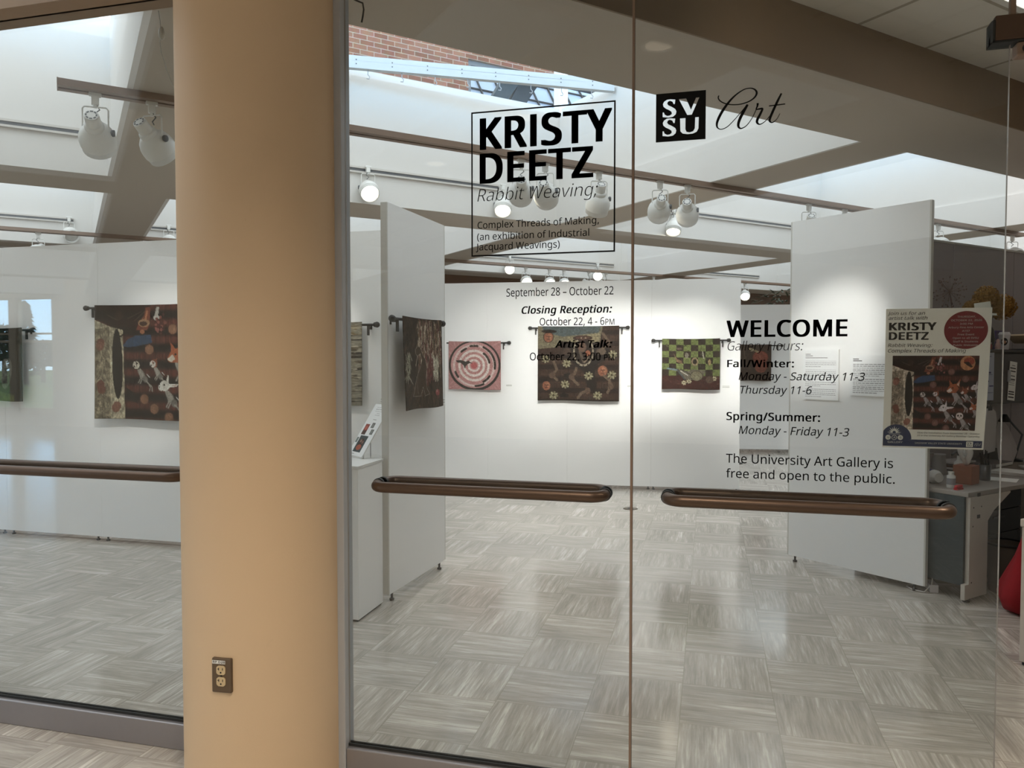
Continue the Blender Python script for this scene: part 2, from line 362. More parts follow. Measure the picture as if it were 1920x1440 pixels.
GLYPH_DATA = r'''
 	209	
&	587	244 581 271 580 296 575 318 567 337 555 353 541 366 524 375 505 381 483 383 458 379 426 368 397 350 372 326 349 299 328 268 308 423 159 436 176 447 195 457 216 479 286 550 286 541 253 530 221 518 191 504 163 487 137 468 114 585 0 490 0 420 67 403 53 385 40 366 28 347 18 325 9 303 2 278 -4 252 -7 223 -8 188 -6 156 0 127 10 102 24 81 42 65 63 52 89 45 117 43 149 44 175 49 199 57 220 69 239 83 256 100 273 120 288 142 303 166 318 133 358 123 372 114 387 107 403 101 420 97 438 96 456 98 481 104 504 114 524 127 541 144 555 165 567 188 575 215 580|209 273 159 239 147 227 136 215 128 201 121 186 118 170 116 152 120 124 129 101 146 81 168 66 194 57 225 55 258 56 287 62 314 71 337 83 357 97 375 111|241 524 220 522 202 516 186 506 175 493 168 476 165 457 167 438 172 421 180 404 192 387 207 369 225 350 253 368 276 385 292 401 304 419 310 437 313 458 311 476 304 492 294 505 279 515 262 522
(	241	32 220 33 252 35 285 39 317 45 348 52 379 60 409 71 439 83 468 97 495 113 522 131 548 150 573 217 573 190 534 167 493 148 451 132 407 119 361 111 315 105 268 103 221 104 190 107 159 111 128 116 98 123 68 132 38 142 9 154 -20 167 -48 182 -75 198 -101 216 -127 150 -127 131 -103 113 -77 97 -51 83 -24 71 5 60 34 52 63 45 94 39 125 35 156 33 188
)	241	209 220 208 188 205 156 202 125 196 94 189 63 180 34 170 5 158 -24 144 -51 128 -77 110 -103 91 -127 25 -127 43 -101 59 -75 73 -48 87 -20 98 9 108 38 117 68 124 98 130 128 134 159 136 190 137 221 136 252 134 283 130 315 124 346 117 376 108 406 98 436 87 465 73 493 59 521 42 547 24 573 91 573 110 548 128 522 144 495 158 468 170 439 180 409 189 379 196 348 202 317 205 285 208 252
,	215	154 84 136 23 111 -42 85 -103 33 -103 49 -38 63 31 73 93 148 93
-	258	32 184 32 246 226 246 226 184
.	215	58 43 59 61 64 75 72 85 82 92 94 96 107 97 120 96 132 92 142 85 151 75 156 61 157 43 156 26 151 12 142 2 132 -6 120 -10 107 -11 94 -10 82 -6 72 2 64 12 59 26
/	298	290 573 77 0 8 0 221 573
0	459	419 287 419 253 417 221 414 191 409 163 401 128 390 97 376 70 359 47 339 27 316 12 290 1 261 -6 229 -8 188 -4 153 8 122 27 97 54 76 88 60 129 51 163 44 201 41 243 39 287 40 332 44 373 50 411 58 446 73 486 93 520 119 547 149 566 186 578 229 581 269 578 304 566 335 547 361 520 382 486 399 446 408 411 414 373 418 332|110 287 111 249 113 215 116 184 121 156 131 125 143 98 159 78 178 64 202 55 229 52 256 55 279 64 298 78 314 98 326 124 336 156 341 184 345 215 347 249 348 287 347 325 345 359 341 390 336 417 326 449 314 475 298 495 279 510 256 518 229 521 202 518 178 510 159 495 143 475 131 449 121 417 116 390 113 359 111 325
1	459	285 0 216 0 216 400 216 439 217 470 219 499 196 477 169 455 108 405 71 452 226 573 285 573
2	459	417 0 38 0 38 59 188 210 261 287 280 309 295 331 306 353 315 376 320 399 322 424 318 453 309 477 294 496 273 510 249 518 221 520 194 519 169 514 147 506 126 495 104 482 83 466 45 513 94 548 113 557 132 565 153 572 174 577 197 580 221 581 255 579 285 572 313 562 336 548 356 531 372 510 384 485 391 458 394 428 392 399 386 371 375 344 361 318 344 292 324 267 247 185 128 67 128 64 417 64
3	459	395 439 394 414 389 392 381 372 370 355 356 339 340 326 321 316 300 307 277 302 277 298 319 290 353 276 379 255 398 229 409 198 413 163 410 131 403 101 390 74 371 50 348 30 318 14 292 4 263 -3 230 -7 193 -8 164 -7 136 -5 110 -1 85 5 60 13 36 23 36 89 61 78 87 69 114 61 141 56 168 52 194 51 241 55 278 65 305 81 324 104 335 132 339 164 337 187 331 206 320 223 306 236 288 247 265 255 240 261 211 264 179 265 123 265 123 326 180 326 209 327 236 332 259 339 278 350 294 362 307 377 316 394 321 413 323 434 320 460 311 481 295 498 274 511 249 519 219 521 199 521 181 519 164 515 117 498 75 473 39 521 61 537 87 550 115 563 147 573 181 579 218 581 260 578 296 571 327 558 352 540 376 511 390 477
4	459	443 130 359 130 359 0 291 0 291 130 17 130 17 190 286 576 359 576 359 193 443 193|291 374 291 412 293 444 294 474 295 500 292 500 276 468 257 438 86 193 291 193
5	459	221 351 258 349 292 342 322 331 349 316 371 297 389 274 402 247 410 217 413 183 410 145 402 111 387 81 368 54 343 32 314 15 280 2 242 -5 199 -8 170 -7 142 -4 116 0 91 6 70 14 51 23 51 90 71 79 95 70 121 62 148 57 174 53 200 52 227 54 252 58 274 65 293 76 310 89 323 106 333 126 339 149 341 176 337 210 325 239 306 262 279 279 243 289 197 292 146 288 99 280 64 302 86 573 373 573 373 508 146 508 132 342 169 348
6	459	44 245 45 278 47 310 51 342 57 374 64 404 75 433 87 461 103 486 121 510 143 530 168 548 196 562 228 572 265 578 306 581 344 579 377 573 377 513 344 520 308 523 273 521 242 515 216 504 193 491 173 474 158 454 145 431 134 407 127 380 121 352 117 322 115 291 119 291 128 303 138 315 150 326 163 335 178 343 194 350 213 355 233 357 255 358 287 356 316 349 342 338 365 322 384 303 400 279 412 251 419 220 421 184 419 147 411 112 399 82 382 55 361 33 336 15 307 2 275 -5 239 -8 212 -6 187 -1 163 7 140 19 119 35 101 54 84 76 70 103 59 133 51 166 46 204|238 51 270 55 297 66 320 84 337 109 348 143 351 184 348 218 339 247 324 271 302 289 274 300 241 303 217 301 195 296 175 287 157 276 143 263 131 248 122 232 117 215 115 198 116 181 119 163 123 146 129 129 137 114 146 99 158 85 170 74 185 64 201 57 219 53
7	459	109 0 344 508 35 508 35 573 419 573 419 518 187 0
8	459	229 581 261 579 291 574 318 565 341 553 362 538 378 519 390 497 398 472 400 443 399 421 394 401 385 383 374 367 361 352 346 338 329 325 310 314 291 303 314 291 335 279 355 265 373 250 389 234 401 216 411 196 417 173 419 148 416 118 408 90 395 65 378 44 356 26 330 11 300 1 267 -6 231 -8 192 -6 157 0 126 10 100 24 78 42 61 63 49 87 42 115 39 146 41 171 47 194 56 214 68 232 82 249 99 264 118 277 138 289 158 299 140 310 123 322 107 336 93 350 81 366 71 383 64 401 59 422 58 444 60 472 68 497 80 518 97 537 117 552 141 565 168 573 197 579|108 145 112 119 121 96 138 76 161 60 192 51 229 48 265 51 295 60 319 76 336 96 346 120 350 148 348 166 343 182 335 197 324 211 310 223 293 235 274 246 253 256 229 265 217 270 194 260 174 249 157 237 142 225 130 212 121 197 114 182 110 164|228 524 200 521 176 514 155 502 139 486 130 466 127 441 128 422 133 406 141 391 151 379 164 367 179 357 232 330 282 357 296 367 307 379 317 392 325 406 329 423 330 441 327 466 318 486 302 502 282 514 257 521
9	459	417 328 416 295 414 263 410 231 405 199 397 168 387 139 374 112 358 86 340 63 318 42 293 25 265 11 232 0 195 -6 154 -8 117 -6 82 0 82 60 115 53 152 50 188 52 218 58 245 68 268 82 287 99 303 118 316 141 327 165 334 192 340 221 344 250 346 281 341 281 332 269 322 258 310 247 297 238 282 230 266 223 247 218 227 215 204 214 173 216 144 223 118 235 95 250 76 270 61 294 49 321 42 352 40 387 43 426 50 460 63 491 80 517 101 540 127 557 156 570 188 578 223 581 250 579 275 574 299 565 322 553 342 537 361 518 377 495 391 469 402 439 410 406 415 369|223 521 192 518 165 507 142 488 124 463 113 429 110 388 113 354 122 325 137 301 158 284 186 273 220 269 244 271 266 276 286 285 304 296 318 310 330 325 339 341 344 358 346 374 345 392 342 409 338 426 332 443 324 459 315 474 304 487 291 499 277 508 260 516 242 520
:	215	58 43 59 61 64 75 72 85 82 92 94 96 107 97 120 96 132 92 142 85 151 75 156 61 157 43 156 26 151 12 142 2 132 -6 120 -10 107 -11 94 -10 82 -6 72 2 64 12 59 26|58 387 59 405 64 419 72 429 82 436 94 440 107 441 120 440 132 436 142 429 151 419 156 405 157 387 156 369 151 355 142 345 132 338 120 333 107 332 94 333 82 338 72 345 64 355 59 369
;	215	147 84 128 23 104 -42 78 -103 25 -103 36 -55 48 -4 58 47 66 93 141 93|56 387 58 405 63 419 71 429 81 436 92 440 105 441 118 440 130 436 141 429 149 419 154 405 156 387 154 369 149 355 141 345 130 338 118 333 105 332 92 333 81 338 71 345 63 355 58 369
A	512	437 0 368 177 141 177 73 0 0 0 224 575 289 575 512 0|282 415 274 438 263 473 255 500 247 468 238 438 230 415 165 241 346 241
B	521	241 573 292 571 336 565 373 555 404 541 428 522 445 497 455 467 459 431 457 409 453 389 446 371 437 354 424 340 409 328 392 317 372 309 350 304 350 300 373 295 395 288 415 279 433 267 448 253 461 236 470 215 476 191 478 163 475 130 467 100 454 74 436 52 413 33 385 19 354 8 318 2 279 0 78 0 78 573|256 329 300 331 334 339 357 352 372 371 381 394 384 423 380 451 369 474 351 490 324 502 289 509 245 511 150 511 150 329|150 269 150 61 265 61 311 64 346 74 371 91 388 112 398 138 401 168 399 188 395 205 388 221 377 235 362 247 344 256 321 263 293 267 260 269
C	507	323 517 294 516 266 510 241 502 217 490 196 474 178 456 162 434 149 410 139 383 131 353 127 321 125 286 126 252 131 220 138 191 147 164 164 132 186 105 213 83 244 68 281 58 322 55 347 56 371 58 394 62 460 78 460 15 438 8 416 2 393 -2 369 -6 342 -7 312 -8 270 -6 232 1 197 12 166 28 139 48 115 72 95 99 78 131 65 165 56 203 51 244 49 287 50 319 53 349 59 378 67 406 81 440 99 471 120 499 145 523 174 543 206 559 242 571 281 578 324 581 353 580 381 577 409 572 435 565 460 557 482 547 453 486 394 508 372 513 348 516
D	585	536 292 534 246 528 203 516 165 501 131 481 100 457 74 430 51 399 33 364 18 325 8 283 2 237 0 78 0 78 573 254 573 296 571 335 565 371 555 404 540 434 523 460 501 483 475 502 446 517 413 528 377 534 336|460 289 459 326 454 359 446 388 435 415 416 444 391 469 361 487 327 500 287 508 244 511 150 511 150 62 228 62 282 65 329 76 369 94 402 119 428 151 446 190 457 236
E	446	398 0 78 0 78 573 398 573 398 509 150 509 150 330 383 330 383 268 150 268 150 63 398 63
F	416	150 0 78 0 78 573 398 573 398 509 150 509 150 306 383 306 383 243 150 243
G	584	326 302 524 302 524 22 493 12 462 5 431 -1 398 -5 362 -7 323 -8 280 -6 241 1 205 12 173 28 145 47 120 71 98 98 81 130 67 164 57 202 51 243 49 286 51 330 58 370 69 407 84 442 104 473 127 500 154 524 186 544 220 560 259 571 300 578 346 581 377 580 407 577 437 572 465 565 491 557 516 547 489 484 468 493 445 501 421 508 395 513 369 516 342 517 309 515 278 510 250 501 225 489 195 468 170 441 150 409 139 382 131 353 126 321 124 286 126 253 130 222 137 193 146 166 164 133 187 106 216 84 241 71 270 62 303 56 340 55 404 59 452 68 452 238 326 238
H	594	516 0 443 0 443 267 150 267 150 0 78 0 78 573 150 573 150 330 443 330 443 573 516 573
I	272	239 0 32 0 32 42 99 57 99 515 32 531 32 573 239 573 239 531 172 515 172 57 239 42
J	219	-3 -152 -37 -150 -63 -142 -63 -81 -35 -87 -5 -89 8 -88 21 -85 33 -81 45 -74 54 -65 63 -53 69 -38 73 -19 74 3 74 573 146 573 146 9 144 -26 138 -56 128 -82 114 -104 96 -122 75 -135 52 -145 25 -150
K	496	496 0 411 0 209 273 150 222 150 0 78 0 78 573 150 573 150 290 199 345 249 399 403 573 488 573 261 323
L	420	78 0 78 573 150 573 150 64 400 64 400 0
M	727	330 0 142 502 139 502 142 461 144 407 144 347 144 0 78 0 78 573 184 573 361 103 364 103 544 573 650 573 650 0 578 0 578 352 579 408 581 460 584 501 581 501 390 0
N	609	532 0 447 0 141 476 138 476 141 432 143 378 144 320 144 0 78 0 78 573 161 573 467 99 470 99 468 137 466 193 464 249 464 573 532 573
O	626	577 287 576 255 573 224 568 194 561 166 547 132 531 101 510 73 486 49 459 29 428 13 393 1 355 -6 314 -8 271 -6 232 1 196 13 165 29 138 49 114 73 94 101 78 132 65 167 58 195 53 224 50 255 49 288 51 331 56 370 65 408 78 442 94 473 114 500 138 524 166 545 197 561 232 572 271 579 314 581 356 579 393 572 428 561 459 545 486 525 510 501 530 473 547 442 560 408 570 370 576 330|125 287 126 252 130 220 136 190 145 163 161 131 182 104 207 83 238 67 273 58 314 55 354 58 390 67 420 83 445 104 465 131 481 163 490 190 496 220 500 252 501 287 498 338 490 384 476 423 456 457 431 484 398 503 360 514 314 518 274 515 238 506 207 490 182 469 161 443 145 411 136 384 130 354 126 322
P	485	229 573 282 570 326 562 363 548 393 528 415 504 431 475 441 442 444 404 443 381 439 358 433 336 423 316 411 296 395 278 375 262 351 249 324 238 292 230 256 225 216 223 150 223 150 0 78 0 78 573|223 511 150 511 150 285 208 285 242 286 272 290 298 296 320 306 338 318 352 334 362 352 368 375 370 401 366 435 354 462 334 484 306 499 269 508
Q	626	577 287 576 253 573 221 567 190 559 160 544 124 525 92 503 64 476 40 445 21 411 6 548 -136 444 -136 334 -7 324 -8 314 -8 271 -6 232 1 196 13 165 29 138 49 114 73 94 101 78 132 65 167 58 195 53 224 50 255 49 288 51 331 56 370 65 408 78 442 94 473 114 500 138 524 166 545 197 561 232 572 271 579 314 581 356 579 393 572 428 561 459 545 486 525 510 501 530 473 547 442 560 408 570 370 576 330|125 287 126 252 130 220 136 190 145 163 161 131 182 104 207 83 238 67 273 58 314 55 354 58 390 67 420 83 445 104 465 131 481 163 490 190 496 220 500 252 501 287 498 338 490 384 476 423 456 457 431 484 398 503 360 514 314 518 274 515 238 506 207 490 182 469 161 443 145 411 136 384 130 354 126 322
R	499	236 573 281 571 320 565 353 555 381 540 404 522 422 500 434 474 442 444 444 410 442 381 437 356 427 334 415 315 401 298 385 285 367 274 349 264 330 257 487 0 403 0 264 237 150 237 150 0 78 0 78 573|232 510 150 510 150 298 236 298 278 301 312 310 338 325 355 347 366 374 370 407 368 430 363 450 355 467 343 480 328 491 310 500 287 505 261 509
S	440	403 153 400 121 392 92 378 66 359 44 335 26 307 11 274 1 238 -6 198 -8 137 -5 83 4 41 19 41 88 62 80 86 72 113 65 142 59 171 56 201 55 228 56 252 60 273 66 290 74 305 85 316 98 324 113 329 129 330 147 329 164 325 180 318 194 308 207 295 218 277 230 255 241 228 252 196 265 131 294 114 305 98 317 85 330 74 344 65 359 57 375 52 393 49 413 48 435 51 464 58 490 71 513 89 533 110 550 136 563 165 573 197 579 231 581 262 580 290 577 318 572 343 565 367 558 389 549 366 487 302 508 278 513 254 516 229 517 207 516 187 513 169 507 155 499 142 489 133 478 126 464 122 450 121 434 122 416 126 400 133 386 143 373 156 362 172 351 193 341 217 330 246 318 278 306 307 293 332 279 353 264 371 247 385 228 395 206 401 181
T	446	259 0 187 0 187 509 8 509 8 573 437 573 437 509 259 509
U	586	513 202 511 164 503 128 489 95 470 65 446 40 416 20 389 8 360 -1 327 -6 290 -8 240 -4 196 7 159 25 128 50 104 82 86 118 76 158 72 204 72 573 144 573 144 201 148 158 161 122 182 93 211 72 248 59 294 55 327 57 355 63 379 73 399 88 415 105 427 126 435 149 440 174 442 202 442 573 513 573
V	481	481 573 277 0 204 0 0 573 75 573 204 205 220 160 231 119 241 80 250 119 262 161 277 207 405 573
W	746	735 573 583 0 510 0 399 375 389 410 380 443 373 471 370 488 367 471 361 443 352 409 342 373 234 0 161 0 10 573 85 573 174 223 183 186 190 151 196 118 201 87 206 119 213 154 222 191 232 227 333 573 407 573 512 225 523 187 532 151 538 117 544 87 550 129 560 175 572 224 660 573
X	470	467 0 385 0 233 249 79 0 3 0 193 298 15 573 95 573 236 348 377 573 453 573 276 300
Y	454	227 291 376 573 454 573 263 222 263 0 191 0 191 219 0 573 79 573
Z	459	427 0 30 0 30 55 332 508 40 508 40 573 419 573 419 518 118 64 427 64
a	450	231 437 268 435 299 428 326 418 347 403 368 375 381 338 385 293 385 0 334 0 320 61 317 61 304 46 292 33 279 22 265 13 250 5 234 -1 216 -5 195 -7 172 -8 148 -7 124 -2 103 6 84 16 68 30 55 48 45 68 39 92 37 119 43 159 59 192 87 219 116 234 152 245 194 253 243 257 316 259 316 285 313 317 306 342 293 359 275 371 253 378 227 380 205 379 183 376 163 370 106 347 84 400 104 410 126 419 151 426 177 432 204 436|252 208 204 203 167 195 141 182 124 165 113 144 110 119 112 97 120 79 132 66 148 56 167 51 188 49 223 52 253 62 279 79 299 103 311 134 315 172 315 210
b	493	139 461 138 410 135 373 139 373 153 390 169 405 189 419 213 429 240 435 272 437 310 434 344 423 374 406 401 381 422 350 437 312 446 267 449 215 448 180 444 147 437 118 427 91 410 61 390 36 365 17 337 3 306 -5 272 -8 240 -6 213 0 189 10 169 24 153 38 139 55 133 55 119 0 68 0 68 609 139 609|260 379 231 377 207 371 188 361 172 348 159 330 150 308 144 282 140 252 139 217 139 214 140 177 145 144 153 116 165 93 187 69 219 55 261 51 297 55 325 69 348 93 360 117 369 145 374 178 376 216 374 254 369 287 360 315 348 338 325 360 296 374
c	385	241 -8 204 -5 170 2 139 15 112 34 88 58 69 87 58 114 50 143 46 176 44 213 46 250 51 284 59 315 71 342 90 372 114 396 142 415 174 428 208 435 245 438 267 437 288 435 309 431 328 426 344 421 358 415 337 356 292 370 244 376 217 374 193 368 172 358 155 343 141 325 131 303 123 277 119 247 117 213 119 181 123 152 131 126 141 104 155 86 172 71 191 61 214 55 240 53 262 54 283 56 302 60 351 78 351 15 336 8 320 3 304 -2 285 -5 264 -7
d	493	221 -8 182 -5 148 6 118 23 92 48 71 79 56 117 47 162 44 214 47 266 56 311 71 350 93 381 119 406 149 424 183 434 221 438 243 437 262 434 280 429 296 423 310 416 323 407 335 397 345 386 354 374 359 374 356 405 354 438 354 609 425 609 425 0 368 0 358 58 354 58 345 46 335 35 323 24 310 15 296 7 279 1 262 -4 242 -7|232 51 273 55 305 67 328 88 343 117 352 154 355 200 355 213 354 251 349 284 340 313 329 336 306 360 274 375 231 379 196 374 168 359 146 334 133 309 124 281 119 249 117 213 119 176 124 144 133 116 146 93 168 69 197 55
e	452	234 438 269 435 301 427 329 414 354 396 374 373 390 346 402 315 409 281 411 244 411 201 117 201 122 157 134 119 154 90 181 69 215 56 254 52 280 53 305 56 327 60 392 82 392 20 370 11 349 4 327 -1 304 -5 279 -7 251 -8 212 -5 176 3 143 17 114 36 90 61 70 91 59 117 51 146 46 177 44 212 46 246 50 277 57 306 68 333 86 364 108 390 134 411 164 426 198 435|233 380 202 377 175 366 154 348 137 323 125 293 119 257 338 257 336 281 333 302 326 322 318 338 306 353 292 364 276 373 256 378
f	276	266 375 158 375 158 0 87 0 87 375 12 375 12 408 87 432 87 457 89 492 95 522 104 547 116 568 132 585 152 597 174 606 199 612 227 613 274 609 310 599 292 544 262 552 228 556 206 553 189 545 175 532 166 513 160 489 158 458 158 430 266 430
g	493	221 438 248 436 273 431 297 422 319 409 338 393 355 373 359 373 369 430 425 430 425 -7 423 -46 416 -80 404 -109 388 -135 367 -155 341 -172 310 -183 274 -190 233 -192 202 -192 174 -189 147 -186 122 -180 99 -174 78 -165 78 -100 99 -110 123 -118 149 -125 177 -130 206 -133 237 -134 271 -130 300 -119 324 -101 341 -77 352 -48 355 -13 355 4 356 32 358 57 354 57 338 37 320 21 299 8 275 -1 250 -6 221 -8 182 -4 147 7 117 25 91 51 70 83 56 121 47 164 44 214 47 263 56 306 70 344 91 377 117 404 147 423 181 434|230 379 207 376 187 370 169 359 153 344 140 326 130 303 123 277 119 247 117 213 119 176 124 143 134 115 146 92 169 68 197 54 232 50 253 51 271 53 288 58 303 65 315 74 326 85 336 98 343 113 349 131 353 151 355 173 356 197 356 214 355 251 350 282 343 309 332 331 319 348 302 362 281 371 257 377
h	496	139 431 138 399 135 370 140 370 149 385 161 397 174 407 188 416 204 424 221 429 238 434 255 436 273 437 306 435 335 430 360 421 382 408 399 391 413 370 423 344 429 314 431 280 431 0 361 0 361 275 358 307 351 333 338 353 319 367 295 376 265 379 235 377 210 370 189 360 173 347 160 329 150 308 144 283 140 254 139 222 139 0 68 0 68 609 139 609
i	207	139 430 139 0 68 0 68 430|104 591 115 590 124 586 133 580 140 572 144 560 145 546 144 532 140 521 133 512 124 506 115 502 104 501 93 502 83 506 75 512 68 521 64 532 63 546 64 560 68 572 75 580 83 586 93 590
k	428	138 291 137 257 135 221 138 221 152 240 172 264 189 285 326 430 409 430 235 246 421 0 336 0 187 200 138 158 138 0 68 0 68 609 138 609
l	207	139 0 68 0 68 609 139 609
m	750	540 438 584 434 621 421 649 401 665 379 676 352 683 319 685 280 685 0 615 0 615 277 613 308 606 333 594 353 577 367 555 376 528 379 490 374 460 362 438 342 423 315 414 280 411 237 411 0 342 0 342 277 341 298 337 317 332 333 325 347 315 359 303 367 289 374 272 377 253 379 227 377 204 370 185 360 170 347 158 329 150 308 144 283 140 255 139 223 139 0 68 0 68 430 125 430 136 371 140 371 149 385 160 398 173 409 186 418 201 425 217 431 233 435 249 437 266 438 298 436 325 430 349 420 369 406 386 388 398 366 402 366 418 388 438 406 461 420 486 430 512 436
n	496	275 438 311 436 343 429 369 417 391 401 409 379 421 352 428 319 431 280 431 0 361 0 361 275 358 307 351 333 338 353 319 367 295 376 265 379 222 374 189 361 166 338 151 308 142 269 139 223 139 0 68 0 68 430 125 430 136 371 140 371 150 385 162 398 175 409 190 418 206 425 222 431 239 435 257 437
o	485	442 216 440 181 436 150 428 121 417 95 404 71 388 51 369 33 348 18 324 7 299 -1 271 -6 241 -8 214 -6 188 -1 163 7 140 18 119 33 100 51 84 71 70 95 59 121 51 150 46 181 44 216 46 250 50 282 58 310 68 336 87 367 110 392 137 412 169 426 204 435 244 438 281 435 316 426 347 412 374 392 398 367 417 336 428 310 436 282 440 250|117 216 119 184 123 154 130 128 141 105 155 86 172 71 192 59 216 53 243 51 270 53 294 59 314 71 331 86 345 105 356 128 363 154 367 184 369 216 367 248 363 277 355 303 345 325 331 344 314 359 294 370 270 376 242 379 202 374 171 359 147 335 134 311 124 284 119 252
p	493	273 438 310 434 344 424 374 407 401 383 422 351 437 313 446 268 449 216 448 181 444 148 437 119 427 93 410 62 390 37 365 17 337 3 306 -5 272 -8 251 -7 231 -4 213 1 197 7 182 15 170 24 139 55 134 55 137 20 139 -16 139 -192 68 -192 68 430 126 430 136 371 139 371 148 383 158 394 170 405 182 414 197 422 213 429 231 434 251 437|260 379 233 377 210 371 190 362 174 349 161 333 152 313 145 289 141 261 139 229 139 216 140 182 144 152 150 126 159 103 172 85 188 70 208 59 233 53 261 51 286 53 308 60 326 72 341 88 354 108 364 131 371 157 375 186 376 217 374 252 369 283 360 310 348 334 325 359 296 374
q	493	354 -9 355 25 358 58 354 58 340 40 323 25 303 11 279 1 251 -6 219 -8 182 -5 148 6 119 23 93 48 71 79 56 117 47 162 44 214 46 249 50 282 57 311 67 338 83 368 104 393 129 413 157 427 188 435 221 438 253 436 280 429 304 419 324 405 341 389 355 371 358 371 369 430 425 430 425 -192 354 -192|233 51 260 52 284 58 304 67 320 79 333 96 342 116 349 140 353 168 355 199 355 213 354 252 348 285 340 314 328 337 305 361 273 375 231 379 196 374 167 359 145 334 133 309 124 281 119 249 117 213 119 176 124 145 133 117 146 93 168 70 197 55
r	331	269 438 295 437 319 433 310 368 287 372 264 374 248 373 232 369 217 363 202 355 189 346 176 334 166 321 156 305 149 289 143 270 140 251 139 229 139 0 68 0 68 430 126 430 134 351 137 351 147 367 158 381 170 395 183 407 198 418 214 426 231 433 249 437
s	384	348 119 346 92 339 69 327 49 311 32 292 18 268 6 241 -2 210 -6 176 -8 148 -7 122 -5 99 -1 78 5 59 11 42 19 42 83 104 60 128 54 153 50 178 49 211 51 236 57 256 66 269 79 277 94 280 112 279 123 276 132 271 141 264 150 253 158 239 167 174 196 103 228 84 239 69 252 57 266 48 283 43 302 41 324 46 358 61 386 85 408 109 421 137 430 168 436 202 438 228 437 252 434 275 430 298 424 319 417 339 409 315 353 258 372 238 377 218 379 197 380 171 379 149 374 131 366 118 356 111 343 108 328 109 317 113 307 119 298 127 290 139 282 154 274 219 246 289 215 306 203 321 191 333 176 341 159 346 140
t	289	212 50 245 53 272 59 272 5 240 -4 200 -8 178 -7 157 -3 138 4 120 13 104 27 91 44 82 66 76 93 74 125 74 375 13 375 13 409 75 437 103 528 144 528 144 430 269 430 269 375 144 375 144 127 146 103 153 83 163 69 177 58 193 52
u	496	427 430 427 0 370 0 359 57 356 57 346 43 334 31 321 20 306 11 290 4 273 -1 256 -5 238 -7 220 -8 187 -6 159 -1 134 8 112 21 95 38 81 59 71 85 65 114 63 148 63 430 135 430 135 153 137 122 145 96 158 76 176 62 200 53 230 51 260 53 285 59 306 69 323 82 336 100 345 121 352 146 356 175 357 206 357 430
v	407	163 0 0 430 75 430 167 176 180 137 193 96 201 63 204 63 214 96 227 138 241 176 332 430 407 430 244 0
w	630	346 243 336 276 328 308 321 335 316 357 313 357 308 335 302 307 294 275 284 242 207 1 127 1 9 431 82 431 141 201 153 154 163 109 169 73 172 73 178 97 185 128 193 160 201 188 277 431 354 431 428 188 440 149 451 109 457 74 460 74 466 108 477 153 489 201 549 431 621 431 502 1 419 1
x	424	170 220 22 430 102 430 213 268 322 430 402 430 253 220 410 0 330 0 213 172 94 0 14 0
y	409	1 430 76 430 169 185 184 144 196 105 205 68 209 68 224 121 245 186 333 430 409 430 224 -59 213 -85 201 -108 188 -130 173 -148 157 -164 138 -176 117 -185 94 -191 67 -192 34 -190 9 -186 9 -130 30 -133 56 -135 72 -134 86 -131 99 -126 110 -118 121 -110 130 -99 138 -87 145 -73 152 -59 174 -2
–	401	32 184 32 246 369 246 369 184
'''
# ------------------------------------------------------------------ lettering (outlines of a plain humanist sans, units 1/1000 em)
GLYPHS = {}
for line in GLYPH_DATA.strip('\n').split('\n'):
    k, adv, body = line.split('\t')
    loops = []
    for lp in body.split('|'):
        q = [int(t) for t in lp.split()]
        if q: loops.append([(q[i] / 1000, q[i + 1] / 1000) for i in range(0, len(q), 2)])
    GLYPHS[k] = (int(adv) / 1000, loops)
GLYPHS['I'] = (0.228, [[(0.078, 0.0), (0.078, 0.573), (0.150, 0.573), (0.150, 0.0)]])
def offset_loop(lp, dx, dy):
    n = len(lp); out = []
    for i in range(n):
        p0, p1, p2 = Vector(lp[i - 1]), Vector(lp[i]), Vector(lp[(i + 1) % n])
        a = (p1 - p0).normalized(); b = (p2 - p1).normalized()
        na = Vector((-a.y, a.x)); nb = Vector((-b.y, b.x)); m = na + nb
        if m.length < 1e-3: m = na
        m.normalize(); k = 1 / max(0.45, m.dot(na))
        out.append((p1.x + m.x * k * dx, p1.y + m.y * k * dy))
    return out
_tess = {}
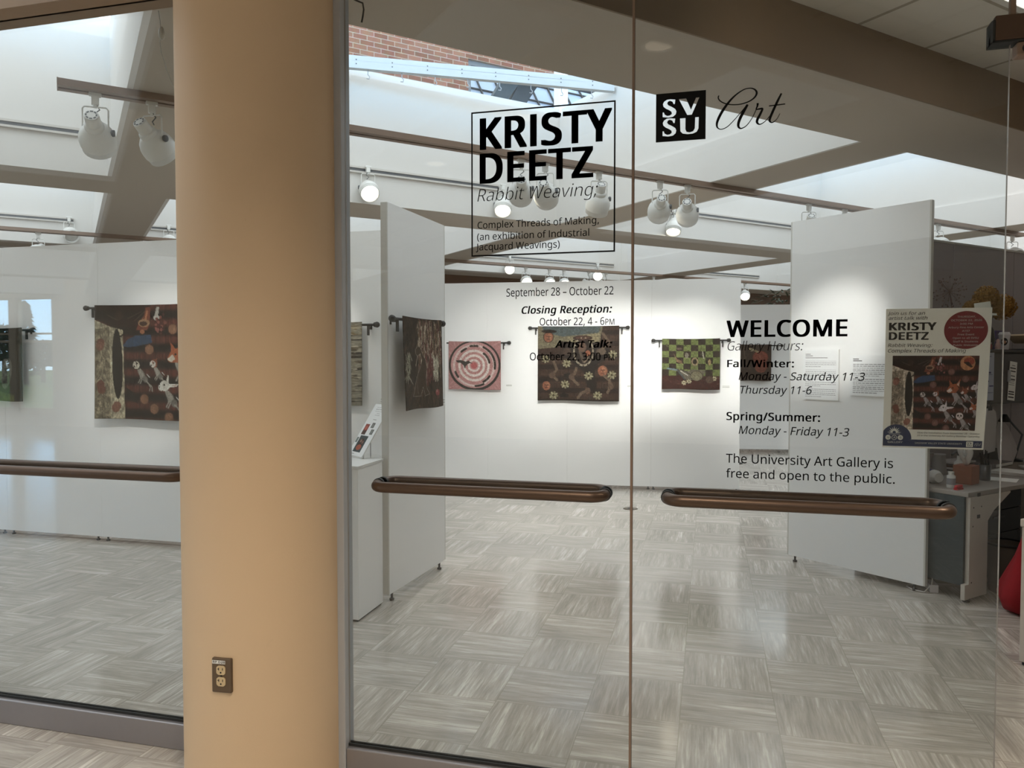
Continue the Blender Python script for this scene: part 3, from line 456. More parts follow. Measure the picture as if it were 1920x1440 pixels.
def glyph_tris(ch, dx, dy):
    key = (ch, round(dx, 4), round(dy, 4))
    if key not in _tess:
        loops = GLYPHS[ch][1]
        if loops:
            # orientation: outer loops so that the left normal points outward after sign test
            sg = 0
            big = max(loops, key=lambda l: abs(sum(l[i - 1][0] * l[i][1] - l[i][0] * l[i - 1][1] for i in range(len(l)))))
            ar = sum(big[i - 1][0] * big[i][1] - big[i][0] * big[i - 1][1] for i in range(len(big)))
            sg = -1 if ar > 0 else 1          # counter-clockwise: left normal points inward
            if dx < 0 or dy < 0: loops = [offset_loop(l, sg * dx, sg * dy) for l in loops]
            area = lambda l: sum(l[i - 1][0] * l[i][1] - l[i][0] * l[i - 1][1] for i in range(len(l)))
            outer = [l for l in loops if (area(l) > 0) == (ar > 0)]; holes = [l for l in loops if l not in outer]
            def inside(p, l):
                r = False
                for i in range(len(l)):
                    a, b = l[i - 1], l[i]
                    if (a[1] > p[1]) != (b[1] > p[1]) and p[0] < (b[0] - a[0]) * (p[1] - a[1]) / (b[1] - a[1]) + a[0]: r = not r
                return r
            flat = []; tr = []
            shifts = [(0, 0)]
            if dx > 0 or dy > 0: shifts = [(-dx, -dy), (dx, -dy), (dx, dy), (-dx, dy), (0, dy), (0, -dy)]   # heavier weight: overlapping copies of the stroke
            for l in outer:
                grp = [l] + [h for h in holes if inside(h[0], l)]
                pts = [p for q in grp for p in q]
                t_ = tessellate_polygon([[Vector((p[0], p[1], 0)) for p in q] for q in grp])
                for sx, sy in shifts:
                    o_ = len(flat); flat += [(p[0] + sx, p[1] + sy) for p in pts]; tr += [tuple(i + o_ for i in t) for t in t_]
            _tess[key] = (flat, tr)
        else: _tess[key] = ([], [])
    return _tess[key]
def text_width(s, track=0.0, bold=0.0): return sum(GLYPHS[c][0] + track + bold * 1.2 for c in s)
def text_mesh(mb, s, o, ax, ay, x_scale, y_scale, bold=(0, 0), shear=0.0, track=0.0, mi=0, small=()):
    """write s from origin o along unit vectors ax, ay; scales are metres per em"""
    x = 0.0
    for i, c in enumerate(s):
        k = 0.78 if i in small else 1.0
        pts, tr = glyph_tris(c, *bold)
        if pts:
            vs_ = []
            for p in pts:
                px = (x + (p[0] * k + shear * p[1] * k) + bold[0] * 0.6) * x_scale; py = p[1] * k * y_scale
                vs_.append(tuple(o + ax * px + ay * py))
            mb._add(vs_, tr, mi)
        x += GLYPHS[c][0] * k + track + bold[0] * 1.2
def ribbon(mb, pts, o, ax, ay, sc, mi=0, sub=8, lift=None):
    """brush stroke through (x, y, width) points"""
    P = [Vector((p[0], p[1], p[2])) for p in pts]; Q = []
    for i in range(len(P) - 1):
        p0 = P[max(i - 1, 0)]; p1 = P[i]; p2 = P[i + 1]; p3 = P[min(i + 2, len(P) - 1)]
        for j in range(sub):
            t = j / sub
            Q.append(0.5 * ((2 * p1) + (p2 - p0) * t + (2 * p0 - 5 * p1 + 4 * p2 - p3) * t * t + (3 * p1 - p0 - 3 * p2 + p3) * t ** 3))
    Q.append(P[-1]); vs_ = []
    for i, q in enumerate(Q):
        d = Q[min(i + 1, len(Q) - 1)] - Q[max(i - 1, 0)]; d = Vector((d.x, d.y)); d = d.normalized() if d.length > 1e-9 else Vector((1, 0))
        nrm = Vector((-d.y, d.x)) * q.z * 0.5
        for sg in (1, -1):
            vs_.append(tuple(o + ax * ((q.x + sg * nrm.x) * sc) + ay * ((q.y + sg * nrm.y) * sc)))
    mb._add(vs_, [(2 * i, 2 * i + 1, 2 * i + 3, 2 * i + 2) for i in range(len(Q) - 1)], mi)

# ------------------------------------------------------------------ woven / printed pictures: a small raster painter
class Canvas:
    def __init__(s, w, h, col):
        s.w = w; s.h = h; s.a = np.zeros((h, w, 3), dtype=np.float32); s.a[:] = col
        s.tone = 0.5
        s.Y, s.X = np.mgrid[0:h, 0:w].astype(np.float32)
        s.X = (s.X + 0.5) / w; s.Y = (s.Y + 0.5) / h                 # 0..1, y downward
    def put(s, mask, col, k=1.0):
        s.a[mask] = s.a[mask] * (1 - k) + np.array(col, dtype=np.float32) * k
    def ell(s, cx, cy_, rx, ry, col, rot=0.0, k=1.0, ring=None):
        c, q = math.cos(rot), math.sin(rot); asp = s.h / s.w
        dx = (s.X - cx); dy = (s.Y - cy_) * asp
        u = (dx * c + dy * q) / rx; v = (-dx * q + dy * c) / ry
        d = u * u + v * v; m = d <= 1
        if ring: m &= d >= ring * ring
        s.put(m, col, k)
    def poly(s, pts, col, k=1.0):
        m = np.zeros(s.X.shape, bool); n = len(pts)
        for i in range(n):
            x0, y0 = pts[i - 1]; x1, y1 = pts[i]
            if y0 == y1: continue
            cond = ((y0 > s.Y) != (y1 > s.Y)) & (s.X < (x1 - x0) * (s.Y - y0) / (y1 - y0) + x0); m ^= cond
        s.put(m, col, k)
    def line(s, pts, w, col, k=1.0):
        asp = s.h / s.w
        for (x0, y0), (x1, y1) in zip(pts[:-1], pts[1:]):
            ax, ay = x0, y0 * asp; bx, by = x1, y1 * asp; L2 = max((bx - ax) ** 2 + (by - ay) ** 2, 1e-9)
            t = np.clip(((s.X - ax) * (bx - ax) + (s.Y * asp - ay) * (by - ay)) / L2, 0, 1)
            d = np.hypot(s.X - ax - t * (bx - ax), s.Y * asp - ay - t * (by - ay)); s.put(d < w, col, k)
    def noise(s, amp, sx=1, sy=1):
        hh, ww = max(2, int(s.h / sy)), max(2, int(s.w / sx))
        n = rng.random((hh, ww)).astype(np.float32)
        yi = np.linspace(0, hh - 1, s.h); xi = np.linspace(0, ww - 1, s.w)
        y0 = np.floor(yi).astype(int); x0 = np.floor(xi).astype(int); y1 = np.minimum(y0 + 1, hh - 1); x1 = np.minimum(x0 + 1, ww - 1)
        fy = (yi - y0)[:, None]; fx = (xi - x0)[None, :]
        return (n[y0][:, x0] * (1 - fy) * (1 - fx) + n[y1][:, x0] * fy * (1 - fx) + n[y0][:, x1] * (1 - fy) * fx + n[y1][:, x1] * fy * fx - 0.5) * 2 * amp
    def speckle(s, amp, sx=1, sy=1, mask=None):
        f = (1 + s.noise(amp, sx, sy))[..., None]
        if mask is None: s.a *= f
        else: s.a = np.where(mask[..., None], s.a * f, s.a)
    def linear(s):
        c = np.clip(s.a, 0, 255) / 255.0
        r = np.where(c <= 0.04045, c / 12.92, ((c + 0.055) / 1.055) ** 2.4)
        g = r.mean(axis=2, keepdims=True)
        return ((r * 0.88 + g * 0.12) * s.tone).astype(np.float32)
def picture_grid(mb, cv, o, ax, ay, an, w, h, mi=0, wave=None):
    """grid of cv.w x cv.h points from the top-left corner o; wave(x, y) pushes points along an"""
    W, Hh = cv.w, cv.h; vs_ = []
    for j in range(Hh):
        for i in range(W):
            fx = i / (W - 1); fy = j / (Hh - 1); d = wave(fx, fy) if wave else 0
            dx = dz = 0
            if isinstance(d, tuple): d, dx, dz = d
            vs_.append(tuple(o + ax * (fx * w + dx) - ay * (fy * h + dz) + an * d))
    start = len(mb.v)
    mb._add(vs_, [(j * W + i, (j + 1) * W + i, (j + 1) * W + i + 1, j * W + i + 1) for j in range(Hh - 1) for i in range(W - 1)], mi, True)
    mb.col = (start, cv.linear().reshape(-1, 3))

# ================================================================== THE SETTING
GY = 2.55                      # plane of the glass front
ZB = 3.0; ZT = 4.17            # beam undersides, top of the skylight wells
UB = [(-16.83, -16.37), (-12.53, -12.07), (-8.24, -7.78), (-3.95, -3.49), (0.33, 0.80), (4.62, 5.10), (8.93, 9.40), (13.2, 13.7), (17.5, 17.98)]
VB = [(-14.6, -13.9), (-10.3, -9.6), (-6.0, -5.32), (-1.72, -1.04), (2.57, 3.24), (6.87, 7.58), (11.2, 11.9)]
HALL_Y = -9.0; XL = -20.0; XR = 8.2

# floor (gallery and hall share the same travertine)
mb = MB(); mb.slab([(XL, HALL_Y), (XR, HALL_Y), (XR, 20.0), (XL, 20.0)], -0.12, 0.0); struct(mb.build('floor', travertine))
# lawn outside
mb = MB(); mb.slab([(-90, -90), (60, -90), (60, HALL_Y - 0.3), (-90, HALL_Y - 0.3)], -0.3, -0.1); mb.slab([(-90, HALL_Y - 0.3), (XL - 0.3, HALL_Y - 0.3), (XL - 0.3, 60), (-90, 60)], -0.3, -0.1)
lawn = mb.build('ground', mat('lawn_green', lin((140, 164, 100)), 0.95, noise=0.25, nscale=3)); struct(lawn)

# column
mb = MB(); mb.lathe([(0.29, 0), (0.29, 4.0)], 96)
col = mb.build('column', tan, loc=(-1.61, 2.50, 0)); struct(col, 'round tan painted column in front of the glass')

# ceiling: coffer grid turned 45 degrees (local x = u, local y = v)
def clip_to_room(o):
    import bmesh
    bm = bmesh.new(); bm.from_mesh(o.data)
    iM = o.matrix_basis.inverted()
    for co, no in (((0, HALL_Y - 0.25, 0), (0, -1, 0)), ((XL - 0.25, 0, 0), (-1, 0, 0)), ((XR + 0.3, 0, 0), (1, 0, 0)), ((0, 20.1, 0), (0, 1, 0))):
        bmesh.ops.bisect_plane(bm, geom=bm.verts[:] + bm.edges[:] + bm.faces[:], plane_co=iM @ Vector(co), plane_no=(iM.to_3x3() @ Vector(no)), clear_outer=True)
    bm.to_mesh(o.data); bm.free()
mb = MB()
U0, U1 = -16.83, 17.98
for (a, b) in VB: mb.box(U0, U1, a, b, ZB, ZT)
for (a, b) in UB:
    for k in range(len(VB) - 1):
        if k == 3 and 0.3 < a < 9.2: continue          # flat tiled bay over the entrance
        mb.box(a, b, VB[k][1], VB[k + 1][0], ZB, ZT)
# hall bay left of the entrance: two shallow trays, each with a narrow daylight slot along one edge
v0, v1 = cells_v3 = (VB[3][1], VB[4][0]); ua = UB[3][1]
mb.box(0.90, 0.98, v0, v1, ZB, ZT); mb.box(ua, 0.90, v0, -0.25, ZB, ZT); mb.box(ua, 0.90, 1.42, 1.68, ZB, ZT)
mb.box(ua, 0.90, 0.12, 1.42, 3.28, ZT); mb.box(ua, 0.90, 1.95, v1, 3.28, ZT)
ceil = mb.build('ceiling', [underside_shade, white], rot=(0, 0, PI / 4))
for p in ceil.data.polygons: p.material_index = 0 if p.normal.z < -0.5 else 1  # faces turned down get the darker tone, shade put into the colour
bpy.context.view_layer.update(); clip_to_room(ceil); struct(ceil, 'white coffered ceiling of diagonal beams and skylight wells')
# lay-in tile ceiling over the entrance bay and part of the hall
cells = [(VB[k][1], VB[k + 1][0]) for k in range(len(VB) - 1)]
ucells = [(UB[k][1], UB[k + 1][0]) for k in range(len(UB) - 1)]
mb = MB(); tiled = {(4, 3), (5, 3), (6, 3), (2, 3)} | {(a, b) for a in range(8) for b in (0, 1, 2)} - {(3, 2), (2, 2)}
mb.box(0.98, 13.2, cells[3][0], cells[3][1], 3.30, 3.36)
for (iu, iv) in sorted(tiled - {(4, 3), (5, 3), (6, 3)}): mb.box(ucells[iu][0], ucells[iu][1], cells[iv][0], cells[iv][1], 3.30, 3.36)
tl = mb.build('ceiling', tile, rot=(0, 0, PI / 4)); bpy.context.view_layer.update(); clip_to_room(tl); struct(tl, 'grey lay-in tile ceiling over the entrance')
# thin ledge inside the wells (u walls) where the skylight frames start
mb = MB()
for iu, (a, b) in enumerate(ucells):
    for iv in (4, 5):
        v0, v1 = cells[iv]
        if iu < 2 or iu > 6: continue
        mb.box(b - 0.03, b, v0, v1, ZB, 3.33); mb.box(a, a + 0.03, v0, v1, ZB, 3.33)
ld = mb.build('trim_1', white, rot=(0, 0, PI / 4)); bpy.context.view_layer.update(); clip_to_room(ld); struct(ld, 'thin white ledge along the skylight wells')
# white curb round the skylights on the roof
for iu, (a, b) in enumerate(ucells):
    for iv, (c, d) in enumerate(cells):
        if (iu, iv) in tiled: continue
        q = UV((a + b) / 2, (c + d) / 2, ZT + 0.02)
        if q.y < HALL_Y - 0.5 or q.x < XL or q.x > XR + 1 or q.y > 20: continue
        if (iu, iv) == (3, 3):
            for s0, s1 in ((-0.25, 0.12), (1.68, 1.95)): portal(UV((a + 0.9) / 2, (s0 + s1) / 2, ZT + 0.02), (0, 0, PI / 4), 0.9 - a, s1 - s0)
            continue
        portal(q, (0, 0, PI / 4), b - a, d - c)

mb = MB()
for iu in range(2, 8):
    for iv in (4, 5):
        (a, b), (c, d) = ucells[iu], cells[iv]
        mb.box(a - .02, b + .02, d + 0.03, d + 0.10, ZT + .001, ZT + .075); mb.box(b + .03, b + .10, c, d, ZT + .001, ZT + .075)
cb_ = mb.build('trim_7', white, rot=(0, 0, PI / 4)); struct(cb_, 'white curb round the skylights')
mb = MB(); mb.box(0.98, 8.9, VB[4][0] - 0.012, VB[4][0] - 0.0005, ZB, 3.30); struct(mb.build('trim_8', mat('fascia_brown', lin((126, 106, 84)), .7, noise=.01), rot=(0, 0, PI / 4)), 'brown fascia board above the entrance')
# room walls
wall_paint = white
mb = MB(); mb.box(-14, 18, 11.9, 12.05, 0, ZB); o = mb.build('wall_back', wood, rot=(0, 0, PI / 4)); bpy.context.view_layer.update(); clip_to_room(o); struct(o, 'dark wood panelled wall at the far end of the gallery')
mb = MB(); mb.box(XR, XR + 0.2, HALL_Y, 20.0, 0, 4.17); struct(mb.build('wall_right', wall_paint))
mb = MB(); mb.box(XL - 0.2, XL, HALL_Y, 20.0, 0, 4.17); struct(mb.build('wall_left', wall_paint))
mb = MB(); mb.box(XL, XR, 20.0, 20.2, 0, 4.17); struct(mb.build('wall_rear', wall_paint))
# hall wall behind the camera with tall windows
mb = MB(); wins = [(-19.6, -18.5), (-18.3, -17.1), (-16.92, -15.75), (-15.56, -14.52)]; wz0, wz1 = 0.35, 2.96
segs = [(XL - 0.2, wins[0][0])] + [(wins[i][1], wins[i + 1][0]) for i in range(3)] + [(wins[3][1], XR + 0.2)]
for a, b in segs: mb.box(a, b, HALL_Y - 0.2, HALL_Y, 0, 4.17)
for a, b in wins: mb.box(a, b, HALL_Y - 0.2, HALL_Y, 0, wz0); mb.box(a, b, HALL_Y - 0.2, HALL_Y, wz1, 4.17)
struct(mb.build('wall_front', mat('hall_paint', lin((214, 200, 180)), 0.8, noise=0.01)))
for n, (a, b) in enumerate(wins):
    t = bpy.data.objects.new('window_%d' % (n + 1), None); COL.objects.link(t); t.location = ((a + b) / 2, HALL_Y - 0.1, wz0); struct(t, 'tall white framed window of the hall')
    w = (b - a) / 2; h = wz1 - wz0
    f = MB()
    for x0, x1, z0, z1 in ((-w, -w + 0.05, 0, h), (w - 0.05, w, 0, h), (-w, w, 0, 0.05), (-w, w, h - 0.05, h), (-w, w, h * 0.60, h * 0.60 + 0.05), (-w, w, h * 0.67, h * 0.67 + 0.04)):
        f.box(x0, x1, -0.05, 0.05, z0, z1)
    f.build('window_frame', mat('hall_paint', None) if 'hall_paint' in MATS else white, t)
    g = MB(); g.box(-w + 0.05, w - 0.05, -0.006, 0.006, 0.05, h - 0.05); g.build('pane', glass, t)
    portal(((a + b) / 2, HALL_Y - 0.25, wz0 + h / 2), (PI / 2, 0, PI), b - a, h)

# wall above the glass front (left bay, out of frame on the right)
mb = MB(); mb.box(XL, -1.95, 2.46, 2.62, 2.945, 3.06)
hd = mb.build('trim_2', mat('header_bronze', lin((138, 112, 84)), 0.5, metal=0.0)); struct(hd, 'brown metal header over the left pane')
mb = MB(); mb.box(-1.28, XR, 2.50, 2.60, 3.0, 3.30); struct(mb.build('trim_3', bronze_paint), 'bronze header over the glass doors')
mb = MB(); mb.box(XL, -1.95, 2.49, 2.59, 3.06, 4.1); struct(mb.build('wall_entrance', white))
# vertical channel beside the column
mb = MB(); mb.box(-1.338, -1.2925, 2.515, 2.585, 0.0, 3.0); struct(mb.build('trim_4', alu_light, bev=0.003), 'aluminium channel between column and glass')

# ------------------------------------------------------------------ glass doors
def push_bar(parent, x0, x1, z):
    for side, dy in (('outer', -0.075), ('inner', 0.075)):
        y0 = -0.012 if dy < 0 else 0.012
        m = MB(); r = 0.0195; k = 0.05; pts = [(x0 + r, y0, z)]
        for i in range(9):
            a = i / 8 * PI / 2; pts.append((x0 + r + k * (1 - math.cos(a)), dy * 0.34 + (dy * 0.66) * math.sin(a), z))
        for i in range(9):
            a = PI / 2 - i / 8 * PI / 2; pts.append((x1 - r - k * (1 - math.cos(a)), dy * 0.34 + (dy * 0.66) * math.sin(a), z))
        pts.append((x1 - r, y0, z)); m.tube(pts, r, 16)
        b = m.build('push_bar', bronze, parent)
        for x in (x0 + r, x1 - r):
            c = MB(); c.M = Matrix.Translation((x, y0 - (0.006 if dy < 0 else -0.006), z)) @ Matrix.Rotation(PI / 2, 4, 'X'); c.lathe([(0.0225, -0.006), (0.0225, 0.006)], 20)
            c.build('collar', rubber, b)
def glass_door(name, label, x0, x1, z1, hx0, hx1):
    t = bpy.data.objects.new(name, None); COL.objects.link(t); t.location = (x0, GY, 0); struct(t, label); t['category'] = 'door'
    w = x1 - x0
    m = MB(); m.box(0.0, w, -0.006, 0.006, 0.092, z1, 0); g = m.build('glass_pane', [glass, pale_edge], t)
    for p in g.data.polygons:
        if abs(p.normal.y) < 0.5: p.material_index = 1
    r = MB(); r.box(0, w, -0.032, 0.032, 0.0, 0.104); r.build('bottom_rail', [alu], t, bev=0.004)
    k = MB(); k.box(0, w, -0.0115, -0.0065, 0.104, 0.114); k.box(0, w, 0.0065, 0.0115, 0.104, 0.114); k.build('gasket', rubber, t)
    push_bar(t, hx0 - x0, hx1 - x0, 1.092)
    return t
door1 = glass_door('door_1', 'glass pane left of the tan column with bronze push bar', -3.95, -1.93, 2.945, -3.05, -1.955)
door2 = glass_door('door_2', 'glass door beside the column with exhibition title lettering and push bar', -1.292, -0.2535, 2.99, -1.180, -0.318)
door3 = glass_door('door_3', 'glass door with welcome and opening hours lettering and push bar', -0.2455, 0.845, 2.99, -0.148, 0.722)
m = MB(); m.box(-0.2535, -0.2455, -0.008, 0.008, 0.104, 2.99); o = m.build('trim_5', bronze_paint, loc=(0, GY, 0)); struct(o, 'thin brown seal between the two glass doors')
# transom glass right of the doors with its patch fitting
m = MB(); m.box(0.853, 2.2, -0.006, 0.006, 2.50, 3.0); o = m.build('window_5', glass, loc=(0, GY, 0)); struct(o, 'transom glass above the open doorway')
m = MB(); m.box(0.843, 0.857, -0.009, 0.009, 2.53, 3.0); o = m.build('trim_6', bronze_paint, loc=(0, GY, 0)); struct(o, 'dark seal between transom and glass door')

# ------------------------------------------------------------------ lettering on the doors
AX = Vector((1, 0, 0)); AZ = Vector((0, 0, 1))
def door_text(mb, s, L, xr, top, Y=GY - 0.0075, bold=(0.003, 0.003), shear=0.0, small=()):
    """s with baseline-left at photo pixel L, right end at column xr, cap top at row top"""
    p = at_Y(L[0], L[1], Y); q = at_Y(xr, L[1], Y); c = at_Y(L[0], top, Y)
    ys = (c.z - p.z) / 0.573
    wem = sum(GLYPHS[ch][0] * (0.78 if i in small else 1) + bold[0] * 1.2 for i, ch in enumerate(s))
    xs = (q.x - p.x) / (wem - (0.05 if bold[0] < 0.01 else 0.0) + shear * 0.35)
    text_mesh(mb, s, p, AX, AZ, xs, ys, bold, shear, 0.0, 0, small)
def child_text(mb, name, parent, label, m=None):
    mb.v = [(v[0] - parent.location.x, v[1] - parent.location.y, v[2] - parent.location.z) for v in mb.v]
    o = mb.build(name, m or vinyl, parent); o['label'] = label; return o
B = (0.032, 0.014)
mb = MB()
Yl = GY - 0.0075
c = [at_Y(883.5, 211, Yl), at_Y(1154.5, 187.5, Yl), at_Y(883.8, 481.5, Yl)]
x0, x1, z1, z0 = c[0].x, c[1].x, c[0].z, c[2].z; lw = 0.0052
for a, b, d, e_ in ((x0, x1, z1 - lw, z1), (x0, x1, z0, z0 + lw), (x0, x0 + lw, z0 + lw, z1 - lw), (x1 - lw, x1, z0 + lw, z1 - lw)):
    mb.poly([(a, Yl, d), (b, Yl, d), (b, Yl, e_), (a, Yl, e_)])
door_text(mb, 'KRISTY', (894, 281), 1146.5, 224, bold=(0.034, 0.011))
door_text(mb, 'DEETZ', (894, 344.3), 1114, 290, bold=(0.034, 0.011))
door_text(mb, 'Rabbit Weaving;', (892, 378.5), 1121, 355, bold=(-0.010, -0.010), shear=0.21)
door_text(mb, 'Complex Threads of Making,', (894.5, 429), 1123, 416.3)
door_text(mb, '(an exhibition of Industrial', (894, 450.6), 1105, 438)
door_text(mb, 'Jacquard Weavings)', (893.5, 469.8), 1049, 457)
child_text(mb, 'title_lettering', door2, 'black framed exhibition title on the glass')
mb = MB()
door_text(mb, 'September 28 – October 22', (948.7, 556.2), 1150, 541.5)
door_text(mb, 'Closing Reception:', (976, 588.3), 1148.5, 575, bold=(0.028, 0.011), shear=0.2)
door_text(mb, 'October 22, 4 - 6PM', (1011, 610.3), 1152, 596.5, small=(17, 18))
door_text(mb, 'Artist Talk:', (1041, 651.7), 1148.5, 638.5, bold=(0.028, 0.011), shear=0.2)
door_text(mb, 'October 22, 3:00 PM', (992.5, 675.5), 1151, 661.5, small=(17, 18))
child_text(mb, 'date_lettering', door2, 'black lettering of exhibition dates')
mb = MB()
door_text(mb, 'WELCOME', (1362, 631.7), 1591, 601.7, bold=(0.028, 0.010))
door_text(mb, 'Gallery Hours:', (1361.5, 657.3), 1506, 640, bold=(-0.008, -0.008), shear=0.21)
door_text(mb, 'Fall/Winter:', (1361.5, 688.3), 1490, 675, bold=(0.021, 0.008))
door_text(mb, 'Monday - Saturday 11-3', (1383, 712.3), 1621.5, 698, shear=0.21)
door_text(mb, 'Thursday 11-6', (1385, 737.7), 1522, 723.5, shear=0.21)
door_text(mb, 'Spring/Summer:', (1361, 787.3), 1539, 772.7, bold=(0.021, 0.008))
door_text(mb, 'Monday - Friday 11-3', (1383, 813.3), 1592, 798.5, shear=0.21)
door_text(mb, 'The University Art Gallery is', (1361, 867.3), 1674, 850.7)
door_text(mb, 'free and open to the public.', (1361, 895), 1678, 879)
child_text(mb, 'welcome_lettering', door3, 'black lettering of welcome and gallery hours')

# square emblem: black block with four cut-out capitals (block minus letters, tessellated as one sheet)
def capital_S(x0, y0, w, h):
    pts = [(0.02, 0.04), (0.02, 0.30), (0.10, 0.30), (0.16, 0.17), (0.34, 0.09), (0.52, 0.10), (0.66, 0.18), (0.64, 0.30), (0.50, 0.39), (0.24, 0.50), (0.07, 0.62), (0.03, 0.76), (0.12, 0.90), (0.32, 0.99), (0.56, 1.0), (0.90, 0.96), (0.86, 0.72), (0.78, 0.72), (0.70, 0.86), (0.52, 0.92), (0.38, 0.88), (0.33, 0.77), (0.42, 0.67), (0.66, 0.57), (0.90, 0.44), (0.98, 0.30), (0.93, 0.14), (0.74, 0.02), (0.42, -0.01), (0.20, 0.02)]
    return [(x0 + p[0] * w, y0 + p[1] * h) for p in pts]
def capital_V(x0, y0, w, h):
    pts = [(0, 1), (0.36, 1), (0.60, 0.30), (0.84, 1), (1.0, 1), (0.64, 0), (0.42, 0)]
    return [(x0 + p[0] * w, y0 + p[1] * h) for p in pts]
def capital_U(x0, y0, w, h):
    pts = [(0.02, 1), (0.30, 1), (0.30, 0.30), (0.36, 0.14), (0.52, 0.09), (0.70, 0.15), (0.78, 0.32), (0.80, 1), (0.98, 1), (0.97, 0.30), (0.88, 0.10), (0.68, 0.0), (0.42, -0.01), (0.16, 0.05), (0.04, 0.20)]
    return [(x0 + p[0] * w, y0 + p[1] * h) for p in pts]
EMBLEM = [capital_S(0.13, 0.50, 0.29, 0.37), capital_V(0.46, 0.52, 0.41, 0.34), capital_S(0.13, 0.11, 0.29, 0.37), capital_U(0.48, 0.13, 0.39, 0.33)]
def emblem_sheet(mb, o, ax, ay, w, h, mi=0, positive=False):
    groups = [[l] for l in EMBLEM] if positive else [[[(0, 0), (1, 0), (1, 1), (0, 1)]] + EMBLEM]
    for loops in groups:
        flat = [p for l in loops for p in l]
        tr = tessellate_polygon([[Vector((p[0], p[1], 0)) for p in l] for l in loops])
        mb._add([tuple(o + ax * (p[0] * w) + ay * (p[1] * h)) for p in flat], [tuple(t) for t in tr], mi)
ART = [  # brush strokes in units of 1/1920 of a 280 px wide detail, y down
    [(945, 268, 14), (938, 300, 16), (965, 340, 16), (1030, 372, 15), (1120, 386, 14), (1230, 378, 15), (1340, 340, 17), (1410, 285, 22), (1432, 230, 26), (1405, 190, 20), (1350, 174, 14), (1270, 190, 14), (1170, 255, 20), (1080, 345, 28), (990, 470, 36), (930, 590, 34), (920, 660, 24), (945, 695, 14), (990, 700, 12), (1060, 665, 12), (1150, 575, 11), (1240, 470, 10), (1310, 385, 12)],
    [(1316, 384, 28), (1270, 460, 38), (1215, 570, 38), (1195, 640, 34), (1205, 680, 26), (1240, 690, 16), (1300, 655, 12), (1365, 570, 10), (1420, 460, 10), (1450, 372, 12)],
    [(1446, 366, 30), (1440, 405, 22), (1425, 445, 14), (1470, 440, 22), (1505, 440, 26), (1480, 500, 30), (1440, 580, 34), (1440, 620, 28), (1475, 638, 16), (1540, 600, 10), (1600, 530, 8)],
    [(1750, 240, 22), (1700, 340, 30), (1635, 480, 32), (1600, 570, 30), (1605, 605, 22), (1640, 612, 14), (1690, 570, 10), (1730, 500, 8)],
    [(1590, 402, 14), (1690, 390, 16), (1798, 376, 14)]]
def art_script(mb, o, ax, ay, sc, mi=0):
    for st in ART: ribbon(mb, [((p[0] - 905), -(p[1] - 700), p[2]) for p in st], o, ax, ay, sc, mi, 6)
mb = MB(); bl = at_Y(1229.7, 267.3, Yl); br = at_Y(1322.8, 267.3, Yl); tl_ = at_Y(1230.4, 176.7, Yl)
emblem_sheet(mb, bl, AX, AZ, br.x - bl.x, tl_.z - bl.z)
# undo perspective: the script was measured on the photo, its base rises to the right like the glass
ao = at_Y(1210 + 905 / 6.857, 140 + 700 / 6.857, Yl); ar = at_Y(1210 + 1798 / 6.857, 140 + 700 / 6.857, Yl)
sc_art = (ar.x - ao.x) / (1798 - 905)
ax_art = (AX + AZ * (at_Y(1210 + 1798 / 6.857, 140 + 640 / 6.857, Yl).z - ao.z) / (ar.x - ao.x) * 0.0)
art_mb = MB(); 
for st in ART:
    pts = []
    for p in st:
        q = at_Y(1210 + p[0] / 6.857, 140 + p[1] / 6.857, Yl); pts.append((q.x - ao.x, q.z - ao.z, p[2] * sc_art))
    ribbon(mb, pts, ao, AX, AZ, 1.0, 0, 8)
child_text(mb, 'emblem_lettering', door3, 'black square emblem and handwritten script word')

# ================================================================== GALLERY FURNITURE
def panel(name, label, p0, p1, z0, z1, thick, group=None, feet=((0.08, 1), (0.92, 1)), side=1, edges=(True, True)):
    """movable wall panel from p0 to p1 (plan); the face lies on the line, the body behind it"""
    d = Vector((p1[0] - p0[0], p1[1] - p0[1])); w = d.length; a = math.atan2(d.y, d.x)
    t = thing(name, label, 'display panel', (p0[0], p0[1], 0), a, group)
    y0, y1 = (0, thick) if side > 0 else (-thick, 0)
    e = 0.012
    m = MB(); m.box(e, w - e, y0, y1, z0, z1); m.build('board', panel_paint, t)
    for x in (0, w - e):
        m = MB(); m.box(x + (0.0006 if x == 0 else 0), x + e - (0 if x == 0 else 0.0006), y0 + 0.0003, y1 - 0.0003, z0, z1 - 0.001); m.build('edge_strip', panel_paint if group else panel_edge, t)
    for fx, _ in feet:
        m = MB(); c = ((fx * w), (y0 + y1) / 2)
        m.lathe([(0.014, 0.0), (0.016, 0.004), (0.016, 0.012), (0.008, 0.014), (0.008, z0 + 0.002)], 14, c=(c[0], c[1] - side * (thick / 2 - 0.012), 0))
        m.build('foot', black_plastic, t)
    return t
# left wall of panels parallel to the glass
lx = [-7.95, -6.97, -5.985, -4.985, -3.98, -2.97, -1.955]
lab = ['pale panel at the far left edge, behind the dark tapestry', 'pale panel left of the large brown animal tapestry behind the left pane', 'pale panel carrying the large brown animal tapestry',
       'pale panel behind the tan column', None, None]
names = ['grey white wall panel at far left reflected with hall windows', 'grey white wall panel behind the dark narrow tapestry at left', 'grey white wall panel between dark tapestry and brown animal tapestry', 'grey white wall panel behind the large brown animal tapestry',
         'grey white wall panel hidden by the tan column', 'grey white wall panel behind the white pedestal and cream black tapestry']
for i in range(6):
    panel('wall_panel', names[i], (lx[i], 5.31 - 0.0 * i), (lx[i + 1], 5.31), 0.035, 2.515, 0.06, 'panels of the left gallery wall', feet=((0.05, 1), (0.95, 1)))
